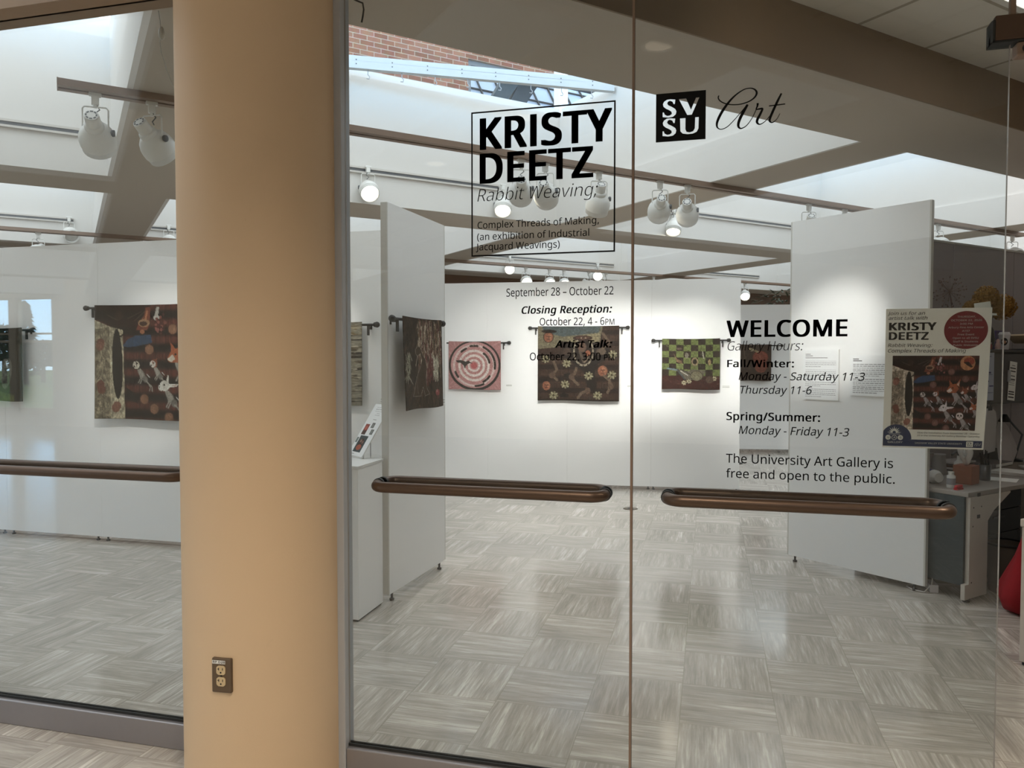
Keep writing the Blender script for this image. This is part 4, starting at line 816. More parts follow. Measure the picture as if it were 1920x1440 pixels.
# back wall of panels
def by(x): return 8.85 + 0.077 * (x + 3.12)
bx = [-3.62, -2.625, -1.65, -0.66, 0.345]
names = ['white wall panel behind the pink circle tapestry', 'white wall panel between pink circle tapestry and dark brown tapestry', 'white wall panel behind the dark brown tapestry with orange faces', 'white wall panel behind the green checkered tapestry']
for i in range(4):
    panel('wall_panel', names[i], (bx[i], by(bx[i])), (bx[i + 1], by(bx[i + 1])), 0.035, 2.47, 0.07, 'panels of the far gallery wall', feet=((0.03, 1), (0.97, 1)))
panel('wall_panel', 'white wall panel beyond the gap, carrying the small orange figure tapestry', (0.30, 13.0), (1.6, 13.22), 0.05, 2.43, 0.07, None)
# panel standing at right angles left of the passage, and the one with text sheets on the right
LP0, LP1 = (-1.952, 4.40), (-1.893, 5.30)
lp = panel('wall_panel', 'grey panel standing edge-on with the dark hare tapestry', LP1, LP0, 0.05, 2.525, 0.045, None, feet=((0.10, 1), (0.93, 1)), side=-1)
RP0, RP1 = (0.59, 6.12), (1.388, 5.472)
rp = panel('wall_panel', 'tall grey panel with two text sheets right of the passage', RP0, RP1, 0.045, 2.58, 0.035, None, feet=((0.06, 1), (0.93, 1)))
# office partitions behind the right panel (along the u direction)
def upanel(u0, u1, v, label):
    a, b = UV(u0, v), UV(u1, v)
    d = (b - a); w = d.length
    t = thing('office_partition', label, 'partition', (a.x, a.y, 0), PI / 4, 'dim office partitions')
    m = MB(); m.box(0.004, w - 0.004, 0, 0.06, 0.03, 2.47); m.build('board', grey_fabric, t, bev=0.004)
    m = MB(); m.box(0.002, w - 0.002, -0.004, 0.064, 2.47, 2.485); m.build('top_trim', panel_edge, t)
    m = MB(); m.box(0.03, 0.09, 0.01, 0.05, 0, 0.03); m.box(w - 0.09, w - 0.03, 0.01, 0.05, 0, 0.03); m.build('foot', black_plastic, t)
PV = 3.49
upanel(5.05, 6.18, PV, 'dim grey office partition nearest the right text panel')
upanel(6.18, 7.10, PV, 'dim grey office partition behind the yellow dried flowers')
upanel(7.10, 8.3, PV, 'dim grey office partition at the right edge')

# ------------------------------------------------------------------ pedestal with slanted sign
t = thing('pedestal', 'white pedestal plinth carrying a slanted sign, beside the column', 'pedestal', (-2.02, 4.03, 0))
m = MB(); m.box(-0.36, 0.04, 0.0, 0.345, 0.012, 0.905); m.build('plinth', panel_paint, t, bev=0.003)
m = MB(); m.box(-0.365, 0.045, -0.004, 0.35, 0.9055, 0.92); m.build('top_board', white, t)
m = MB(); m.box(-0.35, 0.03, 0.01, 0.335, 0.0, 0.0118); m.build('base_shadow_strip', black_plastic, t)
# slanted acrylic sign: local frame, sheet leaning back
sg = thing('sign_holder', 'slanted white exhibition checklist sign on the pedestal', 'sign', at_z(670, 857, 0.921), math.radians(-38))
cv = Canvas(100, 170, (240, 240, 239)); cv.tone = 1.0
for y, a, b in ((0.06, .25, .80), (0.10, .22, .78), (0.14, .20, .82), (0.18, .42, .60), (0.215, .35, .66), (0.30, .40, .62)):
    for k in range(26):
        x = a + (b - a) * k / 26
        if rng.random() > 0.15: cv.line([(x, y), (x + 0.012, y)], 0.006, (150, 150, 150))
cv.poly([(0.10, .38), (0.42, .38), (0.42, .62), (0.10, .62)], (245, 245, 245)); cv.poly([(0.13, .395), (0.40, .395), (0.40, .60), (0.13, .60)], (150, 60, 50)); cv.poly([(0.13, .52), (0.40, .52), (0.40, .60), (0.13, .60)], (70, 40, 36))
cv.ell(.26, .47, .07, .07, (196, 90, 70))
for x0, y0 in ((.52, .36), (.66, .48)):
    cv.poly([(x0, y0), (x0 + .19, y0), (x0 + .19, y0 + .10), (x0, y0 + .10)], (88, 92, 92)); cv.ell(x0 + .09, y0 + .05, .05, .07, (132, 136, 134))
cv.poly([(0.03, .66), (0.16, .66), (0.16, .76), (0.03, .76)], (110, 120, 118))
cv.poly([(0.20, .62), (0.72, .62), (0.72, .93), (0.20, .93)], (52, 70, 74)); cv.ell(.46, .77, .17, .17, (60, 36, 30)); cv.ell(.46, .84, .16, .09, (170, 76, 44)); cv.ell(.40, .72, .05, .05, (150, 110, 90)); cv.ell(.54, .74, .05, .05, (130, 90, 76))
cv.line([(.1, .965), (.4, .965)], .006, (150, 150, 150))
W_, H_ = 0.20, 0.375; lean = math.radians(33)
axs = Vector((1, 0, 0)); ays = Vector((0, math.sin(lean), math.cos(lean))); ans = axs.cross(ays)
m = MB(); picture_grid(m, cv, Vector((-W_ / 2, -0.02, 0.012)) + ays * H_, axs, ays, Vector((0, 0, 0)), W_, H_); m.build('printed_sheet', print_mat, sg)
m = MB(); m.M = Matrix(((axs.x, ays.x, ans.x, -W_ / 2), (axs.y, ays.y, ans.y, -0.02), (axs.z, ays.z, ans.z, 0.012), (0, 0, 0, 1)))
m.box(-0.002, W_ + 0.002, -0.002, H_ + 0.002, -0.006, -0.0008); m.build('acrylic_back', paper, sg)
acr = glass_mat('acrylic', (0.96, 0.97, 0.97), 0.05)
for x in (0.03, W_ - 0.03 - 0.04):
    m = MB(); m.box(-W_ / 2 + x, -W_ / 2 + x + 0.004, 0.075, 0.079, 0.003, 0.13); m.build('rear_prop', alu, sg)
m = MB(); m.box(-W_ / 2, W_ / 2, -0.025, 0.15, 0.0, 0.003); m.build('acrylic_foot', acr, sg)

# ------------------------------------------------------------------ tapestries
def wave_fn(a, k, ph, bottom=0.0):
    return lambda x, y: (-(0.006 + a * y * (0.5 + 0.5 * math.sin(k * x + ph + 1.3 * y)) + bottom * y * y), 0.0, 0.006 * math.sin(PI * x) * (1 - y) - 0.004 * math.sin(6 * x) * y)
def tapestry(label, cat_group, pos, yaw, w, h, cv, wv, rod_ext, rod_label, hem=True, rods=(True, True)):
    """pos: top-left corner (world) on the wall face; yaw: direction of the wall's horizontal"""
    ax = Vector((1, 0, 0)); an = Vector((0, 1, 0)); ay = Vector((0, 0, 1))
    m = MB(); picture_grid(m, cv, Vector((0, -0.062, 0)), ax, ay, an, w, h, 0, wv)
    o = m.build('tapestry', weave, None, pos, (0, 0, yaw), solid=0.007); tag(o, label, 'tapestry', cat_group)
    r = thing('hanging_rod', rod_label, 'rod', pos, yaw, 'black hanging rods')
    xa, xb = -rod_ext[0], w + rod_ext[1]; zr = -0.022; yr = -0.048
    m = MB(); m.tube([(xa, yr, zr), (xb, yr, zr)], 0.0095, 12); m.build('rod', black_iron, r)
    for x, sgn, on in ((xa, -1, rods[0]), (xb, 1, rods[1])):
        if not on: continue
        m = MB(); m.ball((x + sgn * 0.016, yr, zr), 0.0225, 14); m.M = Matrix.Translation((x, yr, zr)) @ Matrix.Rotation(PI / 2, 4, 'Y'); m.lathe([(0.017, -0.008), (0.019, 0.0), (0.017, 0.008)], 14); m.build('finial', black_iron, r)
        m = MB(); xx = x - sgn * 0.055
        m.box(xx - 0.010, xx + 0.010, -0.004, 0.0, zr - 0.034, zr + 0.006); m.tube([(xx, 0, zr - 0.014), (xx, yr, zr - 0.014)], 0.006, 10); m.box(xx - 0.007, xx + 0.007, yr - 0.009, yr + 0.007, zr - 0.080, zr - 0.008)
        m.build('bracket', black_iron, r)
    return o
def stripes_ground(cv, n, red, dark):
    y = cv.Y; band = 0.5 + 0.5 * np.sin(y * n * 2 * PI + 0.8); band = np.clip(band * 1.35 - 0.15, 0, 1)[..., None]
    cols = rng.random(cv.w).astype(np.float32)[None, :, None] * 0.5 + 0.65
    cv.a = np.array(dark) * (1 - band) + np.array(red) * band * cols
    cv.a = cv.a.astype(np.float32)
def critter(cv, x, y, s, head=(210, 200, 180), mark=(40, 30, 26), body=(168, 160, 146), kind='round', flip=1):
    A = cv.w / cv.h
    def P(a, b): return (x + a * s * flip, y + b * s * A)
    shade = tuple(c * 0.72 for c in body)
    cv.ell(*P(0.55, 0.95), 0.30 * s, 0.72 * s, shade, rot=-0.62 * flip)
    cv.ell(*P(0.50, 0.88), 0.24 * s, 0.66 * s, body, rot=-0.62 * flip)
    cv.ell(*P(0.95, 1.45), 0.28 * s, 0.36 * s, shade, rot=-0.5 * flip)
    for pts in ([(0.25, 0.7), (0.42, 1.35), (0.18, 1.75)], [(0.4, 0.9), (0.56, 1.5), (0.36, 1.85)], [(1.1, 1.6), (1.55, 2.2), (1.42, 2.55)], [(1.0, 1.6), (1.7, 2.15), (1.75, 2.6)]):
        cv.line([P(*q) for q in pts], 0.055 * s, body)
    cv.line([P(1.15, 0.95), P(1.4, 1.2)], 0.05 * s, (220, 215, 205))
    if kind == 'fox':
        cv.poly([P(-0.55, 0.35), P(-0.15, -0.35), P(0.45, -0.45), P(0.75, 0.1), P(0.45, 0.55), P(-0.3, 0.55)], head)
        cv.poly([P(-0.2, -0.25), P(-0.28, -0.85), P(0.1, -0.4)], head); cv.poly([P(0.4, -0.35), P(0.85, -0.95), P(0.8, -0.1)], head); cv.poly([P(0.52, -0.35), P(0.78, -0.72), P(0.74, -0.2)], (225, 190, 150))
        cv.poly([P(-0.55, 0.35), P(-0.1, 0.0), P(0.1, 0.3), P(-0.2, 0.52)], (228, 214, 190)); cv.ell(*P(0.12, 0.0), 0.09 * s, 0.07 * s, (25, 18, 14)); cv.ell(*P(-0.54, 0.34), 0.07 * s, 0.06 * s, (25, 18, 14))
    elif kind == 'hare':
        cv.ell(*P(0, 0), 0.48 * s, 0.44 * s, head); cv.ell(*P(-0.35, 0.15), 0.28 * s, 0.26 * s, head)
        cv.poly([P(0.1, -0.3), P(0.35, -1.05), P(0.42, -0.2)], head); cv.poly([P(0.3, -0.15), P(1.35, -0.15), P(1.1, 0.05), P(0.35, 0.15)], head); cv.poly([P(0.5, -0.08), P(1.2, -0.1), P(1.0, 0.02)], (190, 150, 130))
        cv.ell(*P(-0.05, -0.08), 0.09 * s, 0.09 * s, mark); cv.ell(*P(-0.52, 0.12), 0.05 * s, 0.05 * s, mark)
    elif kind == 'owl':
        cv.ell(*P(0, 0), 0.55 * s, 0.55 * s, mark); cv.ell(*P(0, 0.06), 0.46 * s, 0.46 * s, head); cv.ell(*P(-0.2, 0.0), 0.12 * s, 0.12 * s, (20, 15, 12)); cv.ell(*P(0.2, 0.0), 0.12 * s, 0.12 * s, (20, 15, 12)); cv.poly([P(-0.06, 0.15), P(0.06, 0.15), P(0, 0.35)], (60, 40, 30))
    else:
        cv.ell(*P(0.05, 0), 0.50 * s, 0.48 * s, mark); cv.ell(*P(-0.08, 0.05), 0.38 * s, 0.38 * s, head)
        cv.poly([P(0.15, -0.4), P(0.5, -0.6), P(0.45, -0.15)], mark); cv.ell(*P(0.05, -0.08), 0.09 * s, 0.08 * s, (25, 18, 14)); cv.ell(*P(-0.3, 0.2), 0.10 * s, 0.09 * s, (60, 40, 34)); cv.line([P(-0.1, -0.3), P(-0.02, 0.15)], 0.05 * s, mark)
def animal_scene(W, H, warm=1.0):
    cv = Canvas(W, H, (30, 16, 14))
    stripes_ground(cv, 7, (104, 50, 38), (22, 13, 13))
    for (x, y) in ((.22, .095), (.69, .215), (.485, .39), (.855, .31), (.44, .82), (.53, .90), (.66, .97)):
        cv.ell(x, y, .042, .042, (150, 104, 74) if warm else (126, 84, 72)); cv.ell(x, y, .042, .042, (90, 54, 40), ring=.86); cv.ell(x, y, .02, .02, (168, 122, 88), k=.4)
    cv.poly([(0, 0), (.50, 0), (.44, .30), (.32, .27), (.18, .20), (.05, .14), (0, .11)], (34, 20, 17), .75)
    cv.line([(.12, .09), (.2, .13)], .004, (120, 100, 84), .6); cv.line([(.30, .12), (.42, .06)], .004, (120, 100, 84), .6); cv.line([(.36, .14), (.46, .05)], .004, (120, 100, 84), .6); cv.line([(.76, .06), (.83, .14)], .004, (100, 80, 70), .6)
    # crumpled pale block at left
    shelf = np.zeros(cv.X.shape, bool)
    cv.poly([(0, .13), (.14, .19), (.255, .22), (.27, 1), (0, 1)], (150, 136, 108)); cv.poly([(0, .13), (.14, .19), (0, .215)], (206, 192, 158))
    cv.poly([(.135, .19), (.255, .22), (.27, 1), (.145, 1)], (198, 184, 150))
    shelf = (cv.X < .27) & (cv.Y > .13 + cv.X * .35)
    cv.speckle(.26, 4, 5, shelf); cv.speckle(.22, 2, 3, shelf)
    for k in range(60):
        x = rng.random() * .13; y = .22 + rng.random() * .76; cv.line([(x, y), (x + rng.normal() * .025, y + rng.normal() * .03)], .0022, (86, 74, 56), .7)
    for (x, y) in ((.055, .335), (.05, .36), (.055, .70), (.065, .74), (.19, .90), (.20, .885)): cv.ell(x, y, .036, .036, (126, 74, 56) if (int(x * 1000) % 2) else (150, 98, 76))
    cv.ell(.205, .515, .046, .270, (26, 21, 19), rot=-.02)
    cv.line([(.23, .28), (.28, .24)], .006, (26, 21, 19)); cv.poly([(.25, .36), (.30, .30), (.36, .27), (.50, .26), (.51, .33), (.38, .36), (.30, .37)], (46, 74, 104)); cv.speckle(.1, 3, 3, (cv.X > .26) & (cv.X < .51) & (cv.Y > .26) & (cv.Y < .37))
    cv.poly([(.46, .02), (.50, .02), (.49, .16), (.47, .22), (.37, .22), (.40, .15), (.44, .10)], (126, 62, 42)); cv.ell(.44, .16, .05, .03, (170, 130, 92)); cv.ell(.435, .165, .035, .018, (70, 40, 30)); cv.line([(.455, .12), (.47, .06)], .008, (186, 120, 80)); cv.ell(.425, .235, .02, .016, (176, 110, 70))
    cv.poly([(.55, .02), (.575, .02), (.565, .10), (.545, .12), (.535, .09)], (196, 190, 176)); cv.ell(.55, .115, .025, .02, (210, 204, 190))
    for k in range(26): cv.ell(.56 + rng.normal() * .028, .175 + rng.normal() * .045, .011, .012, (150, 84, 74) if k % 2 else (84, 40, 36))
    cv.ell(.87, .10, .085, .085, (206, 140, 84)); cv.ell(.885, .075, .06, .045, (168, 70, 44)); cv.poly([(.82, .09), (.88, .08), (.93, .15), (.91, .16), (.86, .125)], (44, 26, 22))
    critter(cv, .375, .52, .078, (226, 214, 190), (34, 26, 24)); critter(cv, .52, .51, .068, (230, 222, 206), (150, 80, 50))
    critter(cv, .70, .43, .112, (176, 92, 48), kind='fox'); critter(cv, .84, .47, .068, (150, 80, 50), kind='fox'); critter(cv, .965, .42, .07, (222, 212, 196), kind='hare')
    critter(cv, .62, .70, .09, (228, 222, 206), kind='hare'); critter(cv, .81, .80, .092, (226, 214, 194), (70, 44, 34), kind='owl'); critter(cv, .95, .68, .068, (176, 92, 48), kind='fox')
    cv.poly([(.27, .72), (.34, .76), (.39, .86), (.33, .84), (.28, .79)], (30, 24, 22)); cv.line([(.26, .78), (.30, .80)], .004, (30, 24, 22))
    cv.speckle(.14, 1, 1); cv.speckle(.10, 2, 6)
    return cv
BW = 'tapestries on the gallery panels'
cv = animal_scene(200, 176)
tapestry('large brown tapestry of small animals and pale crumpled block, half behind column', BW, (-4.957, 5.31, 1.992), 0, 1.10, 0.945, cv, wave_fn(.012, 9, .5, .01), (0.09, 0.09), 'black rod of the large brown animal tapestry', rods=(True, True))
# narrow dark one at the left edge
cv = Canvas(70, 100, (24, 24, 22)); cv.poly([(0, .1), (.35, .1), (.3, 1), (0, 1)], (46, 62, 40)); cv.poly([(.4, 0), (1, 0), (1, 1), (.55, 1)], (30, 34, 30))
cv.ell(.62, .62, .12, .30, (118, 116, 104), rot=.2); cv.ell(.60, .48, .09, .09, (150, 146, 132)); cv.line([(.5, .55), (.35, .9)], .03, (96, 96, 86)); cv.poly([(.2, .85), (.8, .9), (.8, 1), (.2, 1)], (86, 96, 44)); cv.speckle(.35, 3, 5); cv.speckle(.2)
tapestry('narrow dark tapestry with pale figure at the left edge of the photo', BW, (-6.16, 5.31, 1.815), 0, 0.44, 0.635, cv, wave_fn(.006, 7, .5), (0.09, 0.09), 'black rod of the narrow dark tapestry at left edge')
# cream and black striped one beside the column
cv = Canvas(60, 130, (168, 160, 138))
for k in range(220):
    y = rng.random(); x = rng.random(); L = .05 + rng.random() * .3; c = [(40, 36, 32), (206, 196, 170), (120, 108, 84), (70, 62, 50)][rng.integers(4)]
    if y < .15: c = [(150, 124, 80), (210, 196, 160)][k % 2]
    cv.line([(x, y), (x + L, y + rng.normal() * .01)], .008 + .012 * rng.random(), c, .85)
cv.speckle(.2, 2, 1)
tapestry('cream and black striped tapestry above the pedestal', BW, (-3.20, 5.31, 1.825), 0, 0.665, 0.63, cv, wave_fn(.012, 11, .5), (0.09, 0.10), 'black rod of the cream and black striped tapestry')
# hare tapestry on the edge-on panel
cv = Canvas(170, 220, (42, 30, 23)); cv.tone = 1.0; cv.poly([(0, .72), (1, .72), (1, 1), (0, 1)], (52, 38, 28)); cv.speckle(.5, 2, 7); cv.speckle(.4, 4, 12)
for k in range(420):
    x = .34 + rng.random() * .62; y = rng.random() * .55; c = [(150, 132, 108), (186, 170, 146), (92, 40, 40), (110, 92, 56), (60, 44, 34), (132, 96, 84)][rng.integers(6)]
    cv.line([(x, y), (x + rng.normal() * .03, y + .04 + rng.random() * .14)], .004 + .009 * rng.random(), c, .75)
for k in range(90):
    x = .72 + rng.random() * .14; y = .40 + rng.random() * .24; cv.line([(x, y), (x + rng.normal() * .02, y + .07)], .006, (184, 176, 152), .8)
for k in range(60):
    x = .02 + rng.random() * .13; y = .38 + rng.random() * .30; cv.line([(x, y), (x + rng.normal() * .03, y + .06)], .006, (142, 138, 116), .8)
for k in range(40):
    x = .52 + rng.random() * .2; y = .36 + rng.random() * .34; cv.line([(x, y), (x + rng.normal() * .02, y + .06)], .012, (98, 40, 42), .7)
hb = [(.20, .86), (.24, .80), (.30, .66), (.40, .55), (.45, .46), (.41, .39), (.33, .42), (.29, .40), (.28, .35), (.34, .31), (.41, .32), (.47, .40), (.54, .46), (.56, .55), (.53, .66), (.55, .78), (.60, .84), (.50, .86), (.46, .76), (.40, .86)]
cv.poly(hb, (62, 46, 34)); cv.line(hb + [hb[0]], .0035, (140, 128, 110)); cv.line([(.36, .55), (.31, .72), (.34, .84)], .005, (104, 90, 74)); cv.ell(.82, .83, .06, .05, (140, 64, 60)); cv.ell(.82, .88, .03, .03, (92, 52, 44)); cv.ell(.80, .81, .025, .02, (176, 110, 104))
cv.speckle(.22, 2, 2); cv.speckle(.18)
lpd = Vector((LP0[0] - LP1[0], LP0[1] - LP1[1])); lyaw = math.atan2(-lpd.y, -lpd.x)
a_ = Vector((LP0[0], LP0[1])) - lpd.normalized() * 0.085
tapestry('dark brown hare tapestry on the edge-on grey panel', BW, (a_.x, a_.y, 1.82), lyaw, 0.60, 0.605, cv, wave_fn(.014, 8, .9, .01), (0.10, 0.05), 'black rod of the dark hare tapestry')
# pink rings
byaw = math.atan(0.077)
cv = Canvas(180, 164, (178, 124, 120)); cv.tone = .85
for k in range(90):
    a = rng.random() * 2 * PI; r0 = .45 + rng.random() * .3; cv.line([(.5 + r0 * math.cos(a), .5 + r0 * math.sin(a)), (.5 + (r0 + .2) * math.cos(a + .1), .5 + (r0 + .2) * math.sin(a + .1))], .004, (206, 160, 156), .6)
cx0, cy0 = .49, .50
cv.ell(.50, .50, .495, .475, (48, 45, 42)); cv.ell(.50, .49, .455, .435, (190, 138, 134))
for r_, c, g in ((.40, (206, 182, 172), .88), (.36, (182, 126, 122), .80), (.30, (212, 198, 186), .84), (.255, (184, 128, 124), .82), (.21, (214, 202, 190), .80), (.165, (182, 124, 120), .75), (.12, (212, 200, 188), .7), (.06, (186, 92, 90), 0)):
    cv.ell(cx0, cy0, r_, r_, c, ring=g)
for a0, a1, r_ in ((-1.1, .15, .40), (-.9, -.2, .30), (-2.3, -2.0, .36), (-1.75, -1.4, .385), (.6, 1.05, .36), (1.1, 1.5, .40), (2.5, 2.8, .38)):
    pts = [(cx0 + r_ * math.cos(a0 + (a1 - a0) * i / 10), cy0 + r_ * math.sin(a0 + (a1 - a0) * i / 10) * 1.06) for i in range(11)]; cv.line(pts, .020, (44, 42, 38))
for k in range(200):
    a = rng.random() * 2 * PI; r_ = .08 + rng.random() * .33; cv.line([(cx0 + r_ * math.cos(a), cy0 + r_ * math.sin(a)), (cx0 + (r_ + .02) * math.cos(a + .03), cy0 + (r_ + .02) * math.sin(a + .03))], .004, (222, 206, 196) if k % 2 else (160, 92, 92), .5)
cv.poly([(.14, .40), (.24, .39), (.33, .42), (.39, .40), (.42, .43), (.47, .46), (.41, .45), (.36, .48), (.33, .52), (.32, .58), (.29, .50), (.24, .45), (.17, .44)], (52, 49, 45))
cv.speckle(.10, 2, 2); cv.speckle(.08)
tapestry('pink tapestry of concentric rings with a small dark bird', BW, (-3.095, by(-3.095), 1.76), byaw, 0.65, 0.59, cv, wave_fn(.004, 7, .3), (0.03, 0.085), 'black rod of the pink ring tapestry', rods=(False, True))
# dark tapestry with orange faces
cv = Canvas(220, 202, (40, 24, 20)); cv.tone = .40
gx = (np.sin(cv.X * 2 * PI * 52) > .1) & (np.sin(cv.Y * 2 * PI * 48) > .0); band = (np.sin(cv.Y * 2 * PI * 6.5 + 1.2) > -.35)
cv.put(gx & band, (134, 94, 70)); cv.put(gx & ~band, (52, 30, 24))
cv.poly([(0, 0), (.80, 0), (.76, .22), (.52, .22), (.30, .20), (.24, .28), (0, .31)], (150, 138, 106)); cv.poly([(.05, 0), (.78, 0), (.75, .09), (.30, .14), (.08, .08)], (98, 112, 112)); cv.poly([(.36, .15), (.77, .10), (.75, .21), (.44, .22)], (172, 156, 116))
m_ = (cv.Y < .31) & (cv.X < .8) & (cv.a.sum(2) > 280); cv.speckle(.16, 3, 2, m_)
for k in range(30):
    x = rng.random() * .75; y = rng.random() * .26; cv.line([(x, y), (x + rng.normal() * .06, y + rng.normal() * .03)], .003, (70, 66, 54), .5)
cv.poly([(.30, .30), (.42, .22), (.66, .22), (.88, .30), (.86, .42), (.72, .52), (.70, .62), (.74, .86), (.62, .84), (.56, .60), (.44, .50), (.33, .40)], (30, 18, 16))
for x, y in ((.075, .74), (.38, .66), (.33, .93)): cv.ell(x, y, .06, .03, (22, 14, 13))
def face(x, y, r):
    cv.ell(x, y, r * 1.2, r * 1.25, (70, 56, 46)); cv.ell(x, y, r, r * 1.1, (176, 106, 72)); cv.ell(x + r * .25, y - r * .1, r * .5, r * .7, (206, 142, 100), k=.7); cv.line([(x - r * .4, y - r * .2), (x - r * .1, y - r * .2)], .006, (96, 52, 38)); cv.line([(x + r * .15, y - r * .2), (x + r * .45, y - r * .2)], .006, (96, 52, 38)); cv.line([(x - r * .25, y + r * .5), (x + r * .25, y + r * .5)], .006, (110, 56, 42)); cv.line([(x, y - r * .1), (x + r * .05, y + r * .25)], .006, (130, 74, 52))
face(.135, .15, .055); cv.ell(.14, .07, .095, .022, (26, 20, 18)); face(.80, .595, .058); face(.11, .80, .050)
cv.ell(.565, .34, .125, .18, (186, 168, 140), ring=.86); cv.ell(.565, .34, .108, .155, (36, 22, 18)); cv.ell(.555, .16, .12, .035, (66, 40, 32)); cv.ell(.555, .155, .085, .02, (110, 74, 58)); cv.ell(.55, .28, .05, .06, (128, 96, 78)); cv.ell(.62, .36, .03, .035, (176, 100, 64)); cv.line([(.52, .34), (.57, .48)], .014, (110, 92, 76)); cv.line([(.62, .42), (.58, .48)], .01, (150, 130, 108))
for k in range(28):
    a = k / 28 * 2 * PI; cv.ell(.565 + .118 * math.cos(a), .34 + .172 * math.sin(a) * cv.w / cv.h, .008, .008, (60, 44, 34) if k % 2 else (206, 190, 160))
for x, y in ((.36, .50), (.63, .66), (.91, .65), (.34, .78), (.20, .93), (.74, .92), (.92, .38), (.10, .44)):
    for k in range(8):
        a = k / 8 * 2 * PI + x * 9; cv.line([(x, y), (x + .045 * math.cos(a), y + .045 * math.sin(a))], .011, (190, 180, 140) if k % 2 else (158, 146, 108))
    cv.ell(x, y, .014, .014, (92, 78, 44))
for pts in ([(.48, .56), (.46, .63), (.42, .68), (.46, .74), (.50, .78)], [(.20, .48), (.24, .58), (.18, .66), (.24, .72)], [(.82, .66), (.88, .72), (.90, .80), (.86, .88)], [(.50, .96), (.54, .89), (.62, .86)], [(.80, .10), (.84, .16), (.86, .22), (.80, .30)]):
    cv.line(pts, .016, (128, 104, 82)); cv.ell(pts[2][0], pts[2][1], .035, .04, (112, 86, 68))
cv.ell(.36, .34, .05, .045, (92, 70, 58)); cv.ell(.78, .34, .06, .04, (122, 102, 84))
cv.speckle(.16, 2, 2); cv.speckle(.14)
tapestry('dark brown tapestry with orange faces and pale flowers on far wall', BW, (-1.995, by(-1.995), 1.935), byaw, 0.965, 0.89, cv, wave_fn(.010, 10, .2, .006), (0.085, 0.085), 'black rod of the dark brown faces tapestry')
# green checker
cv = Canvas(136, 122, (50, 40, 30)); 
ix = np.floor(cv.X * 8).astype(int); iy = np.floor(cv.Y / .122).astype(int); chk = (ix + iy) % 2 == 0
cv.put(chk & (cv.Y < .74), (124, 136, 72)); cv.put(~chk & (cv.Y < .74), (58, 46, 36))
for k in range(120):
    x = rng.random(); y = rng.random() * .72; cv.line([(x, y), (x + rng.normal() * .03, y + rng.normal() * .015)], .004, [(150, 160, 96), (98, 110, 54), (40, 32, 26), (112, 90, 70)][rng.integers(4)], .6)
cv.poly([(0, .73), (1, .73), (1, 1), (0, 1)], (74, 34, 28))
for k in range(50):
    x = rng.random(); y = .74 + rng.random() * .25; cv.line([(x, y), (x + rng.normal() * .08, y + rng.normal() * .02)], .006, [(104, 50, 40), (48, 26, 22), (126, 92, 76)][rng.integers(3)], .6)
cv.poly([(.10, .58), (.28, .60), (.45, .64), (.55, .60), (.76, .62), (.70, .74), (.62, .80), (.44, .82), (.36, .76), (.27, .64), (.12, .62)], (120, 112, 94)); cv.ell(.60, .73, .11, .09, (138, 130, 100)); cv.ell(.60, .73, .11, .09, (70, 60, 46), ring=.9)
cv.line([(.10, .59), (.28, .62)], .014, (128, 150, 152)); cv.line([(.28, .62), (.40, .80)], .014, (92, 98, 96)); cv.line([(.33, .64), (.45, .72)], .006, (206, 200, 184)); cv.line([(.36, .62), (.50, .70)], .006, (60, 50, 40))
cv.ell(.57, .45, .06, .075, (164, 140, 104)); cv.ell(.57, .45, .035, .045, (44, 32, 24)); cv.poly([(.20, .28), (.26, .40), (.34, .44), (.36, .50), (.26, .46)], (150, 116, 84)); cv.ell(.43, .33, .03, .05, (150, 140, 120)); cv.line([(.70, .26), (.72, .38)], .012, (190, 180, 160)); cv.ell(.30, .20, .05, .02, (120, 98, 84)); cv.ell(.82, .46, .025, .05, (170, 140, 96))
for x, y in ((.385, .87), (.47, .84), (.90, .78)):
    for k in range(7):
        a = k / 7 * 2 * PI; cv.line([(x, y), (x + .035 * math.cos(a), y + .035 * math.sin(a))], .010, (204, 192, 152))
    cv.ell(x, y, .010, .010, (92, 70, 36))
cv.ell(.82, .80, .07, .06, (104, 82, 66)); cv.speckle(.2, 2, 2); cv.speckle(.14)
tapestry('green checkered tapestry with a grey bird above red ground', BW, (-0.54, by(-0.54), 1.78), byaw, 0.655, 0.59, cv, wave_fn(.006, 8, .7), (0.085, 0.085), 'black rod of the green checkered tapestry')
# orange figure
cv = Canvas(70, 86, (82, 62, 52)); cv.ell(.64, .35, .26, .22, (168, 84, 62)); cv.ell(.66, .60, .20, .20, (150, 78, 58)); cv.ell(.64, .35, .26, .22, (120, 58, 44), ring=.92); cv.line([(.30, .12), (.45, .16), (.55, .20)], .03, (200, 176, 130)); cv.ell(.36, .15, .10, .04, (206, 190, 150)); cv.line([(.1, .1), (.15, .4), (.1, .6)], .015, (120, 96, 76)); cv.line([(.62, .30), (.66, .45), (.60, .62)], .02, (190, 110, 84)); cv.speckle(.2, 2, 2); cv.speckle(.12)
tapestry('small brown tapestry with orange figure beyond the gap', BW, (0.485, 13.035, 1.78), math.atan(.169), 0.49, 0.60, cv, wave_fn(.006, 8, .7), (0.05, 0.16), 'black rod of the small orange figure tapestry')
# leaning spare rod against the edge of that panel
t = thing('spare_rod', 'thin black rod with ball end standing at the far panel gap', 'rod', (0.40, 11.6, 0)); m = MB(); m.tube([(0, 0, 0.0), (0.0, 0, 1.78)], 0.009, 10); m.build('rod', black_iron, t); m = MB(); m.ball((0, 0, 1.80), 0.03); m.build('finial', black_iron, t); m = MB(); m.lathe([(0.09, 0.0), (0.09, 0.012), (0.012, 0.02)], 20); m.build('base', black_iron, t)

